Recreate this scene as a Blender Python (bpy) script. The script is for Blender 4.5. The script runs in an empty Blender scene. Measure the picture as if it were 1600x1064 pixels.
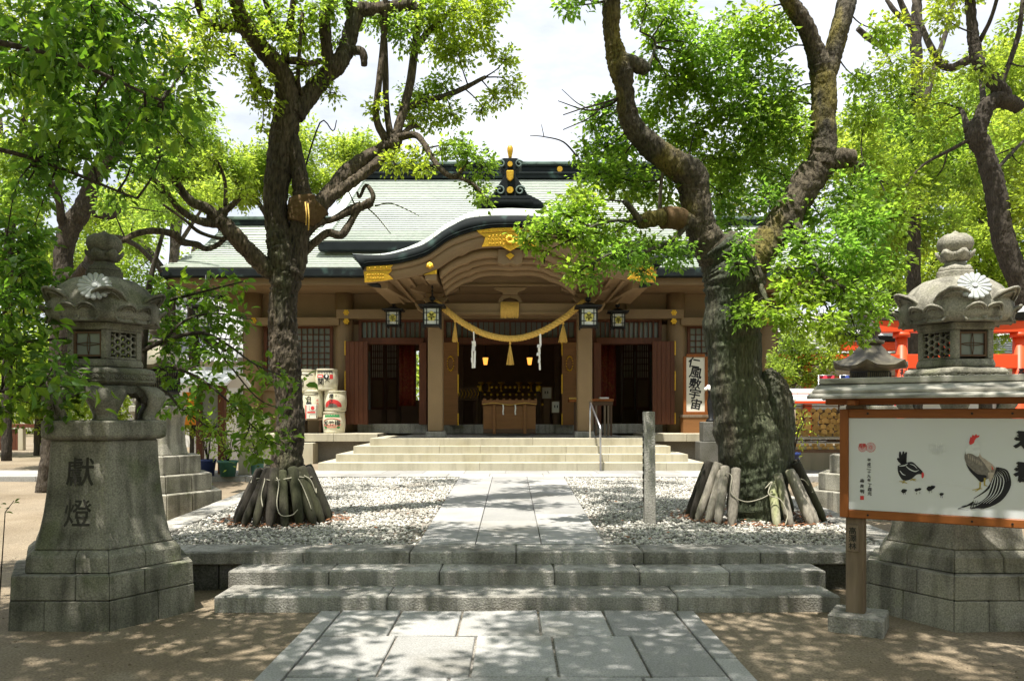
import bpy, bmesh, math, random
import numpy as np
from mathutils import Vector, Matrix, noise as mnoise
sc = bpy.context.scene
COL = sc.collection
R = math.radians
F, HOR, EYE = 1225.5, 648.0, 1.7        # focal length in pixels, horizon row, eye height

# ---------------------------------------------------------------- camera, sky, sun, exposure
cam = bpy.data.cameras.new("camera"); cam_o = bpy.data.objects.new("camera", cam); COL.objects.link(cam_o)
cam.sensor_fit = 'HORIZONTAL'; cam.sensor_width = 23.5; cam.lens = 23.5 * F / 1600.0
cam.shift_y = (HOR - 532) / 1600.0
cam.clip_start = 0.1; cam.clip_end = 1500
cam_o.location = (0, 0, EYE); cam_o.rotation_euler = (R(90), 0, 0)
sc.camera = cam_o
SUN = Vector((-0.13, -0.25, 0.96)).normalized()
sl = bpy.data.lights.new("sun", 'SUN'); sl.energy = 5.0; sl.angle = R(0.53); sl.color = (1.0, 0.95, 0.86)
so = bpy.data.objects.new("sun", sl); COL.objects.link(so)
so.rotation_euler = SUN.to_track_quat('Z', 'Y').to_euler()
w = bpy.data.worlds.new("World"); sc.world = w; w.use_nodes = True
nt = w.node_tree; nt.nodes.clear()
out = nt.nodes.new('ShaderNodeOutputWorld'); bg = nt.nodes.new('ShaderNodeBackground')
sky = nt.nodes.new('ShaderNodeTexSky'); sky.sky_type = 'NISHITA'; sky.sun_disc = False
sky.sun_elevation = math.asin(SUN.z); sky.sun_rotation = math.atan2(SUN.x, SUN.y)
sky.dust_density = 2.0; sky.air_density = 1.0
tc = nt.nodes.new('ShaderNodeTexCoord'); mp = nt.nodes.new('ShaderNodeMapping'); mp.inputs['Scale'].default_value = (1, 1, 2.6)
cn = nt.nodes.new('ShaderNodeTexNoise'); cn.inputs['Scale'].default_value = 2.4; cn.inputs['Detail'].default_value = 8; cn.inputs['Roughness'].default_value = 0.6
cr = nt.nodes.new('ShaderNodeMapRange'); cr.inputs[1].default_value = 0.38; cr.inputs[2].default_value = 0.64; cr.inputs[3].default_value = 0.42; cr.inputs[4].default_value = 1.0
mx = nt.nodes.new('ShaderNodeMix'); mx.data_type = 'RGBA'; mx.inputs[7].default_value = (11.8, 12.3, 13.2, 1)
nt.links.new(tc.outputs['Generated'], mp.inputs[0]); nt.links.new(mp.outputs[0], cn.inputs['Vector'])
nt.links.new(cn.outputs['Fac'], cr.inputs[0]); nt.links.new(cr.outputs[0], mx.inputs[0])
nt.links.new(sky.outputs[0], mx.inputs[6]); nt.links.new(mx.outputs[2], bg.inputs[0])
bg.inputs[1].default_value = 0.055; nt.links.new(bg.outputs[0], out.inputs[0])
vs = sc.view_settings
vs.view_transform = 'Standard'; vs.look = 'None'; vs.gamma = 1.0; vs.use_curve_mapping = False
vs.exposure = 1.04
sc.cycles.use_denoising = True
sc.cycles.max_bounces = 6; sc.cycles.diffuse_bounces = 4; sc.cycles.glossy_bounces = 2
sc.cycles.transmission_bounces = 4; sc.cycles.transparent_max_bounces = 6; sc.cycles.caustics_reflective = False; sc.cycles.caustics_refractive = False
sc.cycles.sample_clamp_indirect = 6.0

# ---------------------------------------------------------------- helpers
rng = np.random.default_rng(11)
rnd = random.Random(5)
def W(px, py, D): return Vector(((px - 800) * D / F, D, EYE + (HOR - py) * D / F))
def Zf(py, D): return EYE + (HOR - py) * D / F
def Xf(px, D): return (px - 800) * D / F
WM = {}
def newname(n): return n
class MB:
    def __init__(s): s.v = []; s.f = []; s.m = []; s.s = []
    def add(s, vs, fs, m=0, smooth=False, T=None):
        b = len(s.v)
        s.v += [tuple(T @ Vector(v)) for v in vs] if T is not None else [tuple(v) for v in vs]
        for f in fs:
            s.f.append([b + i for i in f]); s.m.append(m); s.s.append(smooth)
        return s
    def box(s, x0, x1, y0, y1, z0, z1, m=0, T=None):
        v = [(x, y, z) for z in (z0, z1) for y in (y0, y1) for x in (x0, x1)]
        return s.add(v, [(0, 2, 3, 1), (4, 5, 7, 6), (0, 1, 5, 4), (2, 6, 7, 3), (0, 4, 6, 2), (1, 3, 7, 5)], m, False, T)
    def bar(s, p, q, w, h, m=0, up=(0, 0, 1)):
        p, q = Vector(p), Vector(q); d = (q - p).normalized(); a = d.cross(Vector(up))
        if a.length < 1e-4: a = d.cross(Vector((0, 1, 0)))
        a.normalize(); b = a.cross(d).normalized()
        v = [c + a * (sx * w / 2) + b * (sz * h / 2) for c in (p, q) for sx, sz in ((-1, -1), (1, -1), (1, 1), (-1, 1))]
        return s.add(v, [(3, 2, 1, 0), (4, 5, 6, 7), (0, 1, 5, 4), (1, 2, 6, 5), (2, 3, 7, 6), (3, 0, 4, 7)], m)
    def loft(s, rings, m=0, smooth=False, caps=True, closed=True):
        n = len(rings[0]); v = [p for r in rings for p in r]; f = []
        for i in range(len(rings) - 1):
            for j in range(n if closed else n - 1):
                k = (j + 1) % n
                f.append((i * n + j, i * n + k, (i + 1) * n + k, (i + 1) * n + j))
        b = len(s.v); s.add(v, f, m, smooth)
        if caps:
            s.f.append([b + j for j in reversed(range(n))]); s.m.append(m); s.s.append(False)
            s.f.append([b + (len(rings) - 1) * n + j for j in range(n)]); s.m.append(m); s.s.append(False)
        return s
    def tube(s, pts, rad, n=8, m=0, smooth=True, caps=True, lump=0, seed=0, bark=0):
        pts = [Vector(p) for p in pts]
        if not hasattr(rad, '__len__'): rad = [rad] * len(pts)
        rings = []; a = None
        for i, p in enumerate(pts):
            t = (pts[min(i + 1, len(pts) - 1)] - pts[max(i - 1, 0)])
            t = t.normalized() if t.length > 1e-9 else Vector((0, 0, 1))
            if a is None:
                a = t.cross(Vector((0, 1, 0.01)));
                if a.length < 1e-3: a = t.cross(Vector((1, 0, 0)))
            else: a = a - t * a.dot(t)
            a.normalize(); b = t.cross(a)
            ring = []
            for j in range(n):
                th = 2 * math.pi * j / n; d = a * math.cos(th) + b * math.sin(th); r = rad[i]
                if lump:
                    q = p + d * r
                    r *= 1 + lump * (mnoise.noise(q * (0.55 / max(r, .03)) + Vector((seed, 0, 0))) + .6 * mnoise.noise(q * (1.5 / max(r, .03)) + Vector((0, seed, 0))))
                if bark:
                    q = p + d * r; u = Vector((q.x * 24 + seed, q.y * 24, q.z * 7)); u += .8 * Vector((mnoise.noise(q * 7), mnoise.noise(q * 7 + Vector((9, 0, 0))), mnoise.noise(q * 6)))
                    r += bark * (1 - 3.2 * min(abs(mnoise.noise(u)), .42) - .7 * abs(mnoise.noise(u * 2.3)))
                ring.append(p + d * r)
            rings.append(ring)
        return s.loft(rings, m, smooth, caps)
    def lathe(s, prof, n=24, c=(0, 0, 0), a0=0.0, m=0, smooth=True, caps=True):
        rings = [[(c[0] + r * math.cos(a0 + 2 * math.pi * j / n), c[1] + r * math.sin(a0 + 2 * math.pi * j / n), c[2] + z) for j in range(n)] for r, z in prof]
        return s.loft(rings, m, smooth, caps)
    def prism(s, poly, vec, m=0, smooth=False):
        n = len(poly); vec = Vector(vec); v = [Vector(p) for p in poly] + [Vector(p) + vec for p in poly]
        f = [list(reversed(range(n))), list(range(n, 2 * n))] + [(i, (i + 1) % n, n + (i + 1) % n, n + i) for i in range(n)]
        b = len(s.v); s.add(v, f[:2], m, False)
        for q in f[2:]: s.f.append([b + i for i in q]); s.m.append(m); s.s.append(smooth)
        return s
    def ball(s, c, r, n=12, sz=1.0, m=0):
        k = n // 2
        prof = [(max(r * math.sin(math.pi * i / k), 1e-4), -r * sz * math.cos(math.pi * i / k)) for i in range(k + 1)]
        return s.lathe(prof, n, c, 0, m)
    def mesh(s, name, mats, inv=None):
        me = bpy.data.meshes.new(name)
        v = s.v if inv is None else [tuple(inv @ Vector(p)) for p in s.v]
        me.from_pydata(v, [], s.f)
        for k in (mats if isinstance(mats, (list, tuple)) else [mats]): me.materials.append(k)
        me.polygons.foreach_set('material_index', s.m); me.polygons.foreach_set('use_smooth', s.s)
        me.update(); return me
def props(o, label=None, cat=None, group=None, kind=None):
    if label: o['label'] = label
    if cat: o['category'] = cat
    if group: o['group'] = group
    if kind: o['kind'] = kind
    return o
def link(o, parent=None, M=None):
    COL.objects.link(o)
    if parent is not None: o.parent = parent
    M = M or Matrix()
    o.matrix_local = M
    WM[o.name] = (WM[parent.name] @ M) if parent is not None else M
    return o
def thing(name, loc, label, cat, group=None, rz=0.0, kind=None):
    o = bpy.data.objects.new(name, None); o.empty_display_size = .2
    link(o, None, Matrix.Translation(Vector(loc)) @ Matrix.Rotation(rz, 4, 'Z'))
    return props(o, label, cat, group, kind)
def bev(o, w, seg=1):
    b = o.modifiers.new('edge', 'BEVEL'); b.width = w; b.segments = seg; b.limit_method = 'ANGLE'; b.angle_limit = R(35); return o
def build(mb, name, mats, parent=None, bevel=0, label=None, cat=None, group=None, kind=None, local=False, T=None):
    """one object; MB vertices are in world space unless local=True (then in the parent's space)"""
    if parent is None:
        xs = np.array(mb.v); c = Vector(((xs[:, 0].min() + xs[:, 0].max()) / 2, (xs[:, 1].min() + xs[:, 1].max()) / 2, xs[:, 2].min()))
        M = Matrix.Translation(c); o = bpy.data.objects.new(name, mb.mesh(name, mats, M.inverted())); link(o, None, M)
    else:
        inv = None if local else WM[parent.name].inverted()
        o = bpy.data.objects.new(name, mb.mesh(name, mats, inv)); link(o, parent, T)
    if bevel: bev(o, bevel)
    return props(o, label, cat, group, kind)
def inst(name, me, parent, M, label=None):
    o = bpy.data.objects.new(name, me); link(o, parent, M)
    return props(o, label)
def copy_tree(o, M, label=None):
    def rec(s, par):
        c = s.copy(); COL.objects.link(c)
        if par is not None: c.parent = par
        WM[c.name] = (WM[par.name] if par is not None else Matrix()) @ s.matrix_local
        for ch in KIDS.get(s.name, []): rec(ch, c)
        return c
    KIDS.clear()
    for x in COL.objects:
        if x.parent: KIDS.setdefault(x.parent.name, []).append(x)
    c = rec(o, None); c.matrix_local = M
    if label: c['label'] = label
    return c
KIDS = {}
TXT = {}
def text(body):
    """glyph outlines as (verts2d, faces), centred, glyph box about one unit high"""
    if body not in TXT:
        c = bpy.data.curves.new('lettering', 'FONT'); c.body = body; c.size = 1.0; c.resolution_u = 3
        o = bpy.data.objects.new('lettering', c); me = bpy.data.meshes.new_from_object(o)
        v = np.array([x.co[:2] for x in me.vertices]); f = [tuple(p.vertices) for p in me.polygons]
        bpy.data.objects.remove(o); bpy.data.meshes.remove(me); bpy.data.curves.remove(c)
        v -= (v.min(0) + v.max(0)) / 2; v /= max(v[:, 1].max() - v[:, 1].min(), .6)
        TXT[body] = (v, f)
    return TXT[body]
def put_text(mb, body, size, fn, m=0, sx=1.0, shear=0.0, bold=0.0):
    """fn maps (u,v) in metres to a point; bold repeats the glyph slightly shifted"""
    v, f = text(body)
    for k, (dx, dy) in enumerate([(0, 0)] + ([(bold, 0), (0, bold), (-bold, 0), (0, -bold)] if bold else [])):
        mb.add([fn((a + shear * b + dx) * size * sx, (b + dy) * size, k * .0003) for a, b in v], f, m)
def cr_spline(pts, k=4):
    P = [np.array(p, float) for p in pts]; P = [2 * P[0] - P[1]] + P + [2 * P[-1] - P[-2]]; o = []
    for i in range(1, len(P) - 2):
        for t in np.linspace(0, 1, k, endpoint=False):
            a, b, c, d = P[i - 1:i + 3]
            o.append(.5 * (2 * b + (c - a) * t + (2 * a - 5 * b + 4 * c - d) * t * t + (3 * b - a - 3 * c + d) * t ** 3))
    o.append(P[-2]); return o

# ---------------------------------------------------------------- materials
def mat(name, col, rough=.75, var=.2, sc_=3., speck=0., spsc=140., stain=None, stsc=1., lo=.5, hi=.66, amt=.6, bump=0., bsc=30., bd=.01,
        st=(1, 1, 1), metal=0., rand=.12, spec=.3, emit=None, est=0., isl=0., st2=None, streak=0., stk=(5, 5, .45)):
    m = bpy.data.materials.new(name); m.use_nodes = True; n = m.node_tree; L = n.links; N = n.nodes.new
    b = n.nodes['Principled BSDF']; b.inputs['Roughness'].default_value = rough; b.inputs['Metallic'].default_value = metal
    b.inputs['Specular IOR Level'].default_value = spec
    g = N('ShaderNodeNewGeometry'); vm = N('ShaderNodeVectorMath'); vm.operation = 'MULTIPLY'; vm.inputs[1].default_value = st
    L.new(g.outputs['Position'], vm.inputs[0])
    def noise(scale, det=4, src=vm):
        t = N('ShaderNodeTexNoise'); t.inputs['Scale'].default_value = scale; t.inputs['Detail'].default_value = det
        L.new(src.outputs[0], t.inputs['Vector']); return t.outputs['Fac']
    def math_(op, a, b_):
        t = N('ShaderNodeMath'); t.operation = op
        for i, q in ((0, a), (1, b_)):
            if hasattr(q, 'type'): L.new(q, t.inputs[i])
            else: t.inputs[i].default_value = q
        return t.outputs[0]
    f = math_('MULTIPLY_ADD', noise(sc_), 2.6 * var); f.node.inputs[2].default_value = 1 - 1.3 * var
    if speck:
        q = math_('MULTIPLY_ADD', noise(spsc, 1.2), 4.6 * speck); q.node.inputs[2].default_value = 1 - 2.3 * speck; f = math_('MULTIPLY', f, q)
    if streak:
        vk = N('ShaderNodeVectorMath'); vk.operation = 'MULTIPLY'; vk.inputs[1].default_value = stk; L.new(g.outputs['Position'], vk.inputs[0])
        mk = N('ShaderNodeMapRange'); mk.inputs[1].default_value = .47; mk.inputs[2].default_value = .66; mk.inputs[3].default_value = 1; mk.inputs[4].default_value = 1 - streak
        L.new(noise(1.6, 6, vk), mk.inputs[0]); f = math_('MULTIPLY', f, mk.outputs[0])
    if rand:
        oi = N('ShaderNodeObjectInfo'); q = math_('MULTIPLY_ADD', oi.outputs['Random'], 2 * rand); q.node.inputs[2].default_value = 1 - rand; f = math_('MULTIPLY', f, q)
    if isl:
        q = math_('MULTIPLY_ADD', g.outputs['Random Per Island'], 2 * isl); q.node.inputs[2].default_value = 1 - isl; f = math_('MULTIPLY', f, q)
    rgb = N('ShaderNodeRGB'); rgb.outputs[0].default_value = (*col, 1); cur = rgb.outputs[0]
    for s_ in ([(stain, stsc, lo, hi, amt)] if stain else []) + ([st2] if st2 else []):
        mr = N('ShaderNodeMapRange'); mr.inputs[1].default_value = s_[2]; mr.inputs[2].default_value = s_[3]; mr.inputs[4].default_value = s_[4]
        L.new(noise(s_[1], 5), mr.inputs[0]); x = N('ShaderNodeMix'); x.data_type = 'RGBA'; L.new(mr.outputs[0], x.inputs[0]); L.new(cur, x.inputs[6])
        x.inputs[7].default_value = (*s_[0], 1); cur = x.outputs[2]
    v = N('ShaderNodeVectorMath'); v.operation = 'SCALE'; L.new(cur, v.inputs[0]); L.new(f, v.inputs['Scale']); L.new(v.outputs[0], b.inputs['Base Color'])
    if bump:
        bp = N('ShaderNodeBump'); bp.inputs['Strength'].default_value = bump; bp.inputs['Distance'].default_value = bd
        L.new(noise(bsc, 5), bp.inputs['Height']); L.new(bp.outputs[0], b.inputs['Normal'])
    if emit: b.inputs['Emission Color'].default_value = (*emit, 1); b.inputs['Emission Strength'].default_value = est
    return m
def leafmat(name, dif, tra, k=.5, rough=.45, var=.35, cvar=.35, young=None, ysc=.5, spec=.35):
    m = bpy.data.materials.new(name); m.use_nodes = True; n = m.node_tree; L = n.links; N = n.nodes.new
    b = n.nodes['Principled BSDF']; b.inputs['Roughness'].default_value = rough; b.inputs['Specular IOR Level'].default_value = spec
    g = N('ShaderNodeNewGeometry')
    no = N('ShaderNodeTexNoise'); no.inputs['Scale'].default_value = ysc; no.inputs['Detail'].default_value = 3; L.new(g.outputs['Position'], no.inputs['Vector'])
    a = N('ShaderNodeMath'); a.operation = 'MULTIPLY_ADD'; L.new(g.outputs['Random Per Island'], a.inputs[0]); a.inputs[1].default_value = 2 * var; a.inputs[2].default_value = 1 - var
    c = N('ShaderNodeMapRange'); L.new(no.outputs['Fac'], c.inputs[0]); c.inputs[1].default_value = .38; c.inputs[2].default_value = .62; c.inputs[3].default_value = 0; c.inputs[4].default_value = cvar
    def colr(base):
        y = young if young else (1.55, 1.12, .8)
        x = N('ShaderNodeMix'); x.data_type = 'RGBA'; L.new(c.outputs[0], x.inputs[0]); x.inputs[6].default_value = (*base, 1)
        x.inputs[7].default_value = (base[0] * y[0], base[1] * y[1], base[2] * y[2], 1)
        s = N('ShaderNodeVectorMath'); s.operation = 'SCALE'; L.new(x.outputs[2], s.inputs[0]); L.new(a.outputs[0], s.inputs['Scale']); return s.outputs[0]
    L.new(colr(dif), b.inputs['Base Color'])
    t = N('ShaderNodeBsdfTranslucent'); L.new(colr(tra), t.inputs['Color'])
    mxs = N('ShaderNodeMixShader'); mxs.inputs[0].default_value = k; L.new(b.outputs[0], mxs.inputs[1]); L.new(t.outputs[0], mxs.inputs[2])
    L.new(mxs.outputs[0], n.nodes['Material Output'].inputs['Surface']); return m
MOSS = (.055, .07, .025)
GRAN = mat('granite_paving', (.30, .296, .285), .8, .18, 1.6, .24, 80, (.17, .155, .12), 1.3, .52, .7, .5, .35, 120, .004, rand=.16)
KERB = mat('granite_kerb', (.33, .318, .288), .85, .24, 1.8, .28, 70, (.10, .09, .068), 1.6, .48, .68, .7, .9, 55, .012, rand=.14, streak=.38)
WALLST = mat('dark_wall_stone', (.11, .107, .095), .9, .25, 2.2, .4, 60, (.07, .07, .05), 1.9, .45, .65, .7, .8, 45, .012, rand=.2)
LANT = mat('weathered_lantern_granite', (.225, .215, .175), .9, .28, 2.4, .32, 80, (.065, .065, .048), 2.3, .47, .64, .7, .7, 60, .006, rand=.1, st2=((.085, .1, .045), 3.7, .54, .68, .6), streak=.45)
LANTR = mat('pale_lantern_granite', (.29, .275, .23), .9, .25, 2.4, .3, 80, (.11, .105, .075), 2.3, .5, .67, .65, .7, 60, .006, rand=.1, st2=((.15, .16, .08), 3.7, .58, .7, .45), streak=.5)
CARVED = mat('carving_shade_and_dirt', (.038, .036, .03), .95, .3, 12, rand=0)  # dark tone stands in for the shade and dirt inside cut letters
STAIR = mat('yellow_stair_stone', (.44, .405, .31), .8, .12, 1.5, .14, 160, (.33, .29, .19), 1.4, .5, .7, .5, .3, 70, .004, rand=.08, streak=.16)
PLINTH = mat('grey_pebbledash', (.2, .19, .175), .9, .15, 4, .5, 60, rand=.05, bump=.6, bsc=60)
GRAV = mat('white_gravel', (.41, .395, .355), .85, .2, 1.5, .15, 60, (.26, .22, .17), .9, .56, .7, .6, rand=0, isl=.5)
GRAVB = mat('gravel_bed', (.27, .25, .22), .95, .35, 30, .4, 60, (.16, .12, .08), 1.1, .52, .68, .7, 1., 60, .02, rand=0)
DIRT = mat('sandy_soil', (.205, .165, .115), .95, .26, .8, .34, 60, (.14, .105, .064), .45, .47, .66, .65, .45, 26, .012, rand=0, st2=((.26, .22, .16), 1.7, .55, .72, .5))
BARK = mat('dark_camphor_bark', (.085, .067, .047), .95, .5, 7, .6, 38, (.046, .038, .028), 2.2, .45, .6, .7, 1., 24, .07, (1, 1, .24), rand=.05, st2=((.075, .08, .045), 3.0, .54, .7, .6))
BARKM = mat('mossy_camphor_bark', (.092, .078, .054), .95, .32, 9, .45, 34, (.044, .056, .038), 1.9, .42, .6, .8, 1., 22, .08, (1, 1, .26), rand=.05, st2=((.07, .085, .045), 1.6, .52, .66, .6))
BARKY = mat('yellow_mossed_bark', (.085, .07, .048), .95, .4, 8, .5, 34, (.045, .042, .03), 1.9, .42, .6, .8, 1., 22, .08, (1, 1, .4), rand=.05, st2=((.145, .12, .028), 2.2, .53, .63, .8))
BARKG = mat('grey_tree_bark', (.055, .045, .034), .95, .4, 6, .4, 40, bump=1., bsc=22, bd=.04, st=(1, 1, .35), rand=.15)
TWIG = mat('twig_bark', (.035, .028, .02), .9, .3, 9, rand=.1)
WOOD = mat('brown_painted_timber', (.225, .152, .082), .6, .12, 2.2, .1, 60, rand=.06, bump=.12, bsc=30, bd=.003, st=(1, 1, 1))
WOODD = mat('dark_brown_timber', (.105, .06, .036), .6, .15, 3, rand=.05)
REDW = mat('red_stained_timber', (.10, .032, .014), .5, .4, 9, rand=.08, st=(3, 3, .25), bump=.1, bsc=40, bd=.002)
ORW = mat('orange_varnished_timber', (.25, .078, .016), .5, .3, 9, rand=.06, st=(3, 3, .4), bump=.1, bsc=60, bd=.002)
ORH = mat('orange_varnished_rail', (.25, .078, .016), .5, .3, 9, rand=.06, st=(.4, .4, 4), bump=.1, bsc=60, bd=.002)
OFFW = mat('offertory_timber', (.22, .10, .035), .5, .2, 6, rand=.05, st=(.4, 1, 4))
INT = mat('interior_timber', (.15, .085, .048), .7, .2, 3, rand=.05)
ROOF = mat('patina_copper_roof', (.47, .51, .455), .5, .08, 1.2, .1, 9, (.38, .44, .39), .7, .5, .7, .5, rand=.04, spec=.4)
COPD = mat('dark_aged_copper', (.016, .02, .021), .65, .4, 2.5, rand=.1, stain=(.05, .085, .075), stsc=2.5, lo=.57, hi=.7, amt=.7, metal=0, spec=.06)
COPG = mat('green_copper_cap', (.12, .17, .15), .6, .3, 2, rand=.05, stain=(.04, .055, .05), stsc=3, lo=.45, hi=.62, amt=.8)
GOLD = mat('gilt_metal', (.66, .38, .04), .36, .4, 24, rand=.05, metal=.75, bump=.5, bsc=55, bd=.006, emit=None)
STRAW = mat('golden_straw', (.62, .40, .10), .8, .3, 40, rand=.05, bump=.5, bsc=120, bd=.004)
LEMON = mat('pale_yellow_emblem', (.55, .50, .12), .5, .1, 5, rand=.03)
ROPEW = mat('pale_rope', (.34, .32, .25), .85, .2, 60, rand=.05)
BURLAP = mat('burlap_wrap', (.12, .075, .034), .95, .35, 60, rand=.05, bump=1, bsc=140, bd=.008)
PAPER = mat('white_paper', (.82, .81, .78), .8, .05, 8, rand=.04)
SHOJI = mat('grey_glass_pane', (.20, .215, .20), .25, .12, 3, rand=.1, spec=.5)
LGLASS = mat('white_lamp_glass', (.72, .74, .70), .3, .05, 8, rand=.05)
INK = mat('black_ink', (.015, .015, .018), .6, .1, 9, rand=0)
REDI = mat('red_ink', (.62, .05, .05), .6, .1, 9, rand=0)
GREENI = mat('green_print', (.04, .25, .08), .6, .1, 9, rand=0)
GREYI = mat('grey_wash_ink', (.19, .17, .15), .7, .5, 60, rand=0)
TANI = mat('tan_wash_ink', (.42, .36, .30), .7, .4, 60, rand=0)
YELI = mat('ochre_ink', (.42, .33, .08), .7, .2, 40, rand=0)
PALEI = mat('pale_grey_ink', (.62, .64, .64), .7, .2, 40, rand=0)
BOARD = mat('white_sign_face', (.60, .63, .64), .12, .04, 2, rand=0, spec=.55)
CALL = mat('cream_calligraphy_paper', (.70, .68, .60), .8, .05, 3, rand=0)
BARREL = mat('cream_straw_wrap', (.66, .62, .48), .8, .1, 9, rand=.05, stain=(.5, .47, .25), stsc=5, lo=.5, hi=.7, amt=.4)
STEEL = mat('brushed_steel', (.45, .45, .46), .3, .05, 9, rand=0, metal=.9)
IRON = mat('black_iron', (.02, .021, .022), .45, .2, 6, rand=0, metal=.4)
BRONZE = mat('dark_bronze', (.07, .062, .048), .5, .35, 6, rand=.03, metal=.3, stain=(.19, .17, .11), stsc=3.5, lo=.45, hi=.66, amt=.7)
VERM = mat('vermilion_paint', (.72, .075, .02), .45, .08, 2, rand=.05)
WHITEP = mat('white_plaster', (.74, .73, .70), .85, .06, 2, rand=.05)
GREYR = mat('grey_roof_sheet', (.36, .36, .36), .5, .12, 3, rand=.08)
WEATH = mat('weathered_grey_board', (.36, .345, .30), .85, .3, 9, .15, 60, (.12, .11, .09), 2.5, .5, .66, .7, .5, 50, .004, (.5, 2, 6), rand=.12)
POSTW = mat('weathered_post', (.20, .15, .105), .8, .3, 9, rand=.08, st=(4, 4, .4), stain=(.11, .07, .04), stsc=1.2, lo=.5, hi=.65, amt=.6, bump=.3, bsc=50, bd=.003)
LOGD = mat('dark_guard_log', (.036, .031, .024), .9, .35, 8, .2, 40, (.045, .05, .022), 1.8, .47, .62, .7, .8, 30, .01, (1.6, 1.6, .3), rand=.22)
LOGP = mat('pale_guard_log', (.26, .235, .195), .9, .25, 9, .2, 40, (.22, .25, .09), 1.6, .54, .66, .7, .8, 34, .01, (1.6, 1.6, .3), rand=.25)
EMA = mat('votive_wood', (.55, .36, .13), .7, .2, 9, rand=.3)
BLUEP = mat('blue_glaze', (.02, .035, .13), .25, .2, 5, rand=0)
GREENP = mat('green_plastic', (.035, .11, .085), .4, .1, 5, rand=0)
CLR = {k: mat(k + '_cloth', v, .85, .1, 5, rand=.05) for k, v in dict(navy=(.02, .04, .20), red=(.55, .02, .04), orange=(.85, .30, .03), white=(.8, .8, .8), skyblue=(.25, .45, .65)).items()}
BROC = mat('red_brocade', (.20, .025, .012), .6, .4, 22, rand=.05, stain=(.24, .08, .02), stsc=14, lo=.5, hi=.6, amt=.7)
ORGL = mat('amber_lamp_shade', (.7, .3, .05), .5, rand=0, emit=(1, .38, .06), est=.9)
FALLEN = mat('red_fallen_leaves', (.19, .085, .04), .8, .4, 30, rand=0, isl=.5)
LF_CAM = leafmat('camphor_leaf', (.095, .165, .028), (.38, .60, .065), .55, var=.4, cvar=.9, ysc=.55, young=(1.55, 1.2, .8))
LF_CAMR = leafmat('camphor_leaf_fresh', (.095, .17, .028), (.30, .56, .06), .55, var=.4, cvar=.9, ysc=.6, young=(1.7, 1.22, .8))
LF_DARK = leafmat('broad_dark_leaf', (.055, .125, .022), (.21, .42, .03), .5, var=.5, cvar=.7, ysc=.7)
LF_DARKO = leafmat('broad_dark_leaf_single', (.05, .12, .022), (.17, .36, .022), .5, var=.0, cvar=.9, ysc=3.0)
SHADE_N = 210
LF_BG = leafmat('sunny_background_leaf', (.14, .21, .035), (.46, .64, .08), .55, var=.4, cvar=1, ysc=.25, young=(1.2, 1.05, .8))
LF_BG2 = leafmat('mid_green_background_leaf', (.10, .175, .03), (.34, .54, .055), .55, var=.4, cvar=1, ysc=.25)

# ================================================================ SETTING
def sst(a, b, x):
    t = min(max((x - a) / (b - a), 0), 1); return t * t * (3 - 2 * t)
def zg(x, d): return .2 * sst(7.5, 15.0, d) + .1 * sst(15.5, 17.5, d) + .014 * mnoise.noise(Vector((x * .8, d * .8, 0))) + .006 * mnoise.noise(Vector((x * 3, d * 3, 5)))
xs = [-420, -200, -90, -50] + list(np.arange(-32, 32.1, .45)) + [50, 90, 200, 420]
ys = [-300, -80, -30] + list(np.arange(-12, 40.1, .45)) + [50, 80, 150, 300, 700]
v = [(x, y, zg(x, y)) for y in ys for x in xs]; nx = len(xs)
mb = MB(); mb.add(v, [(j * nx + i, j * nx + i + 1, (j + 1) * nx + i + 1, (j + 1) * nx + i) for j in range(len(ys) - 1) for i in range(nx - 1)], 0, True)
g_o = bpy.data.objects.new('ground', mb.mesh('ground', DIRT)); link(g_o); props(g_o, 'pale sandy soil of the shrine court, dappled with shade', kind='structure')

def slab_mb(x0, x1, y0, y1, z0, z1, g=.006, tilt=.003):
    m = MB(); dz = [rnd.uniform(-tilt, tilt) for _ in range(4)]
    x0 += g; x1 -= g; y0 += g; y1 -= g
    vv = [(x0, y0, z0), (x1, y0, z0), (x1, y1, z0), (x0, y1, z0), (x0, y0, z1 + dz[0]), (x1, y0, z1 + dz[1]), (x1, y1, z1 + dz[2]), (x0, y1, z1 + dz[3])]
    return m.add(vv, [(3, 2, 1, 0), (4, 5, 6, 7), (0, 1, 5, 4), (1, 2, 6, 5), (2, 3, 7, 6), (3, 0, 4, 7)])
def structure(name, label, loc=(0, 0, 0)):
    o = bpy.data.objects.new(name, None); link(o, None, Matrix.Translation(Vector(loc))); return props(o, label, kind='structure')

# lower path of granite flags, running to the steps
lp = structure('lower_stone_path', 'wide path of grey granite flags with kerb strips leading to the steps', (0, 3, 0))
m = MB(); m.box(-1.6, 1.53, -1, 6.68, -.05, .012); build(m, 'joint_bed', GRAVB, lp)
rows = [6.69, 5.92, 5.0, 4.15, 3.2, 2.3, 1.4, .4]
cols = [[-1.45, -.94, -.42, .22, .77, 1.38], [-1.45, -.87, -.27, .30, .89, 1.38], [-1.45, -.97, -.4, .22, .83, 1.38]]
for i in range(len(rows) - 1):
    c = cols[i % 3]
    for a, b in zip(c[:-1], c[1:]):
        build(slab_mb(a, b, rows[i + 1], rows[i], -.04, .035, .009, .005), 'paving_slab', GRAN, lp, .007)
for x0, x1 in ((-1.63, -1.45), (1.38, 1.55)):
    for a, b in ((5.55, 6.69), (4.2, 5.55), (2.6, 4.2), (1.0, 2.6)):
        o_ = .18 if x0 > 0 else 0
        build(slab_mb(x0, x1, a - o_, (b - o_) if b < 6.6 else 6.66, -.04, .038, .007), 'kerb_strip', GRAN, lp, .007)

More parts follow.
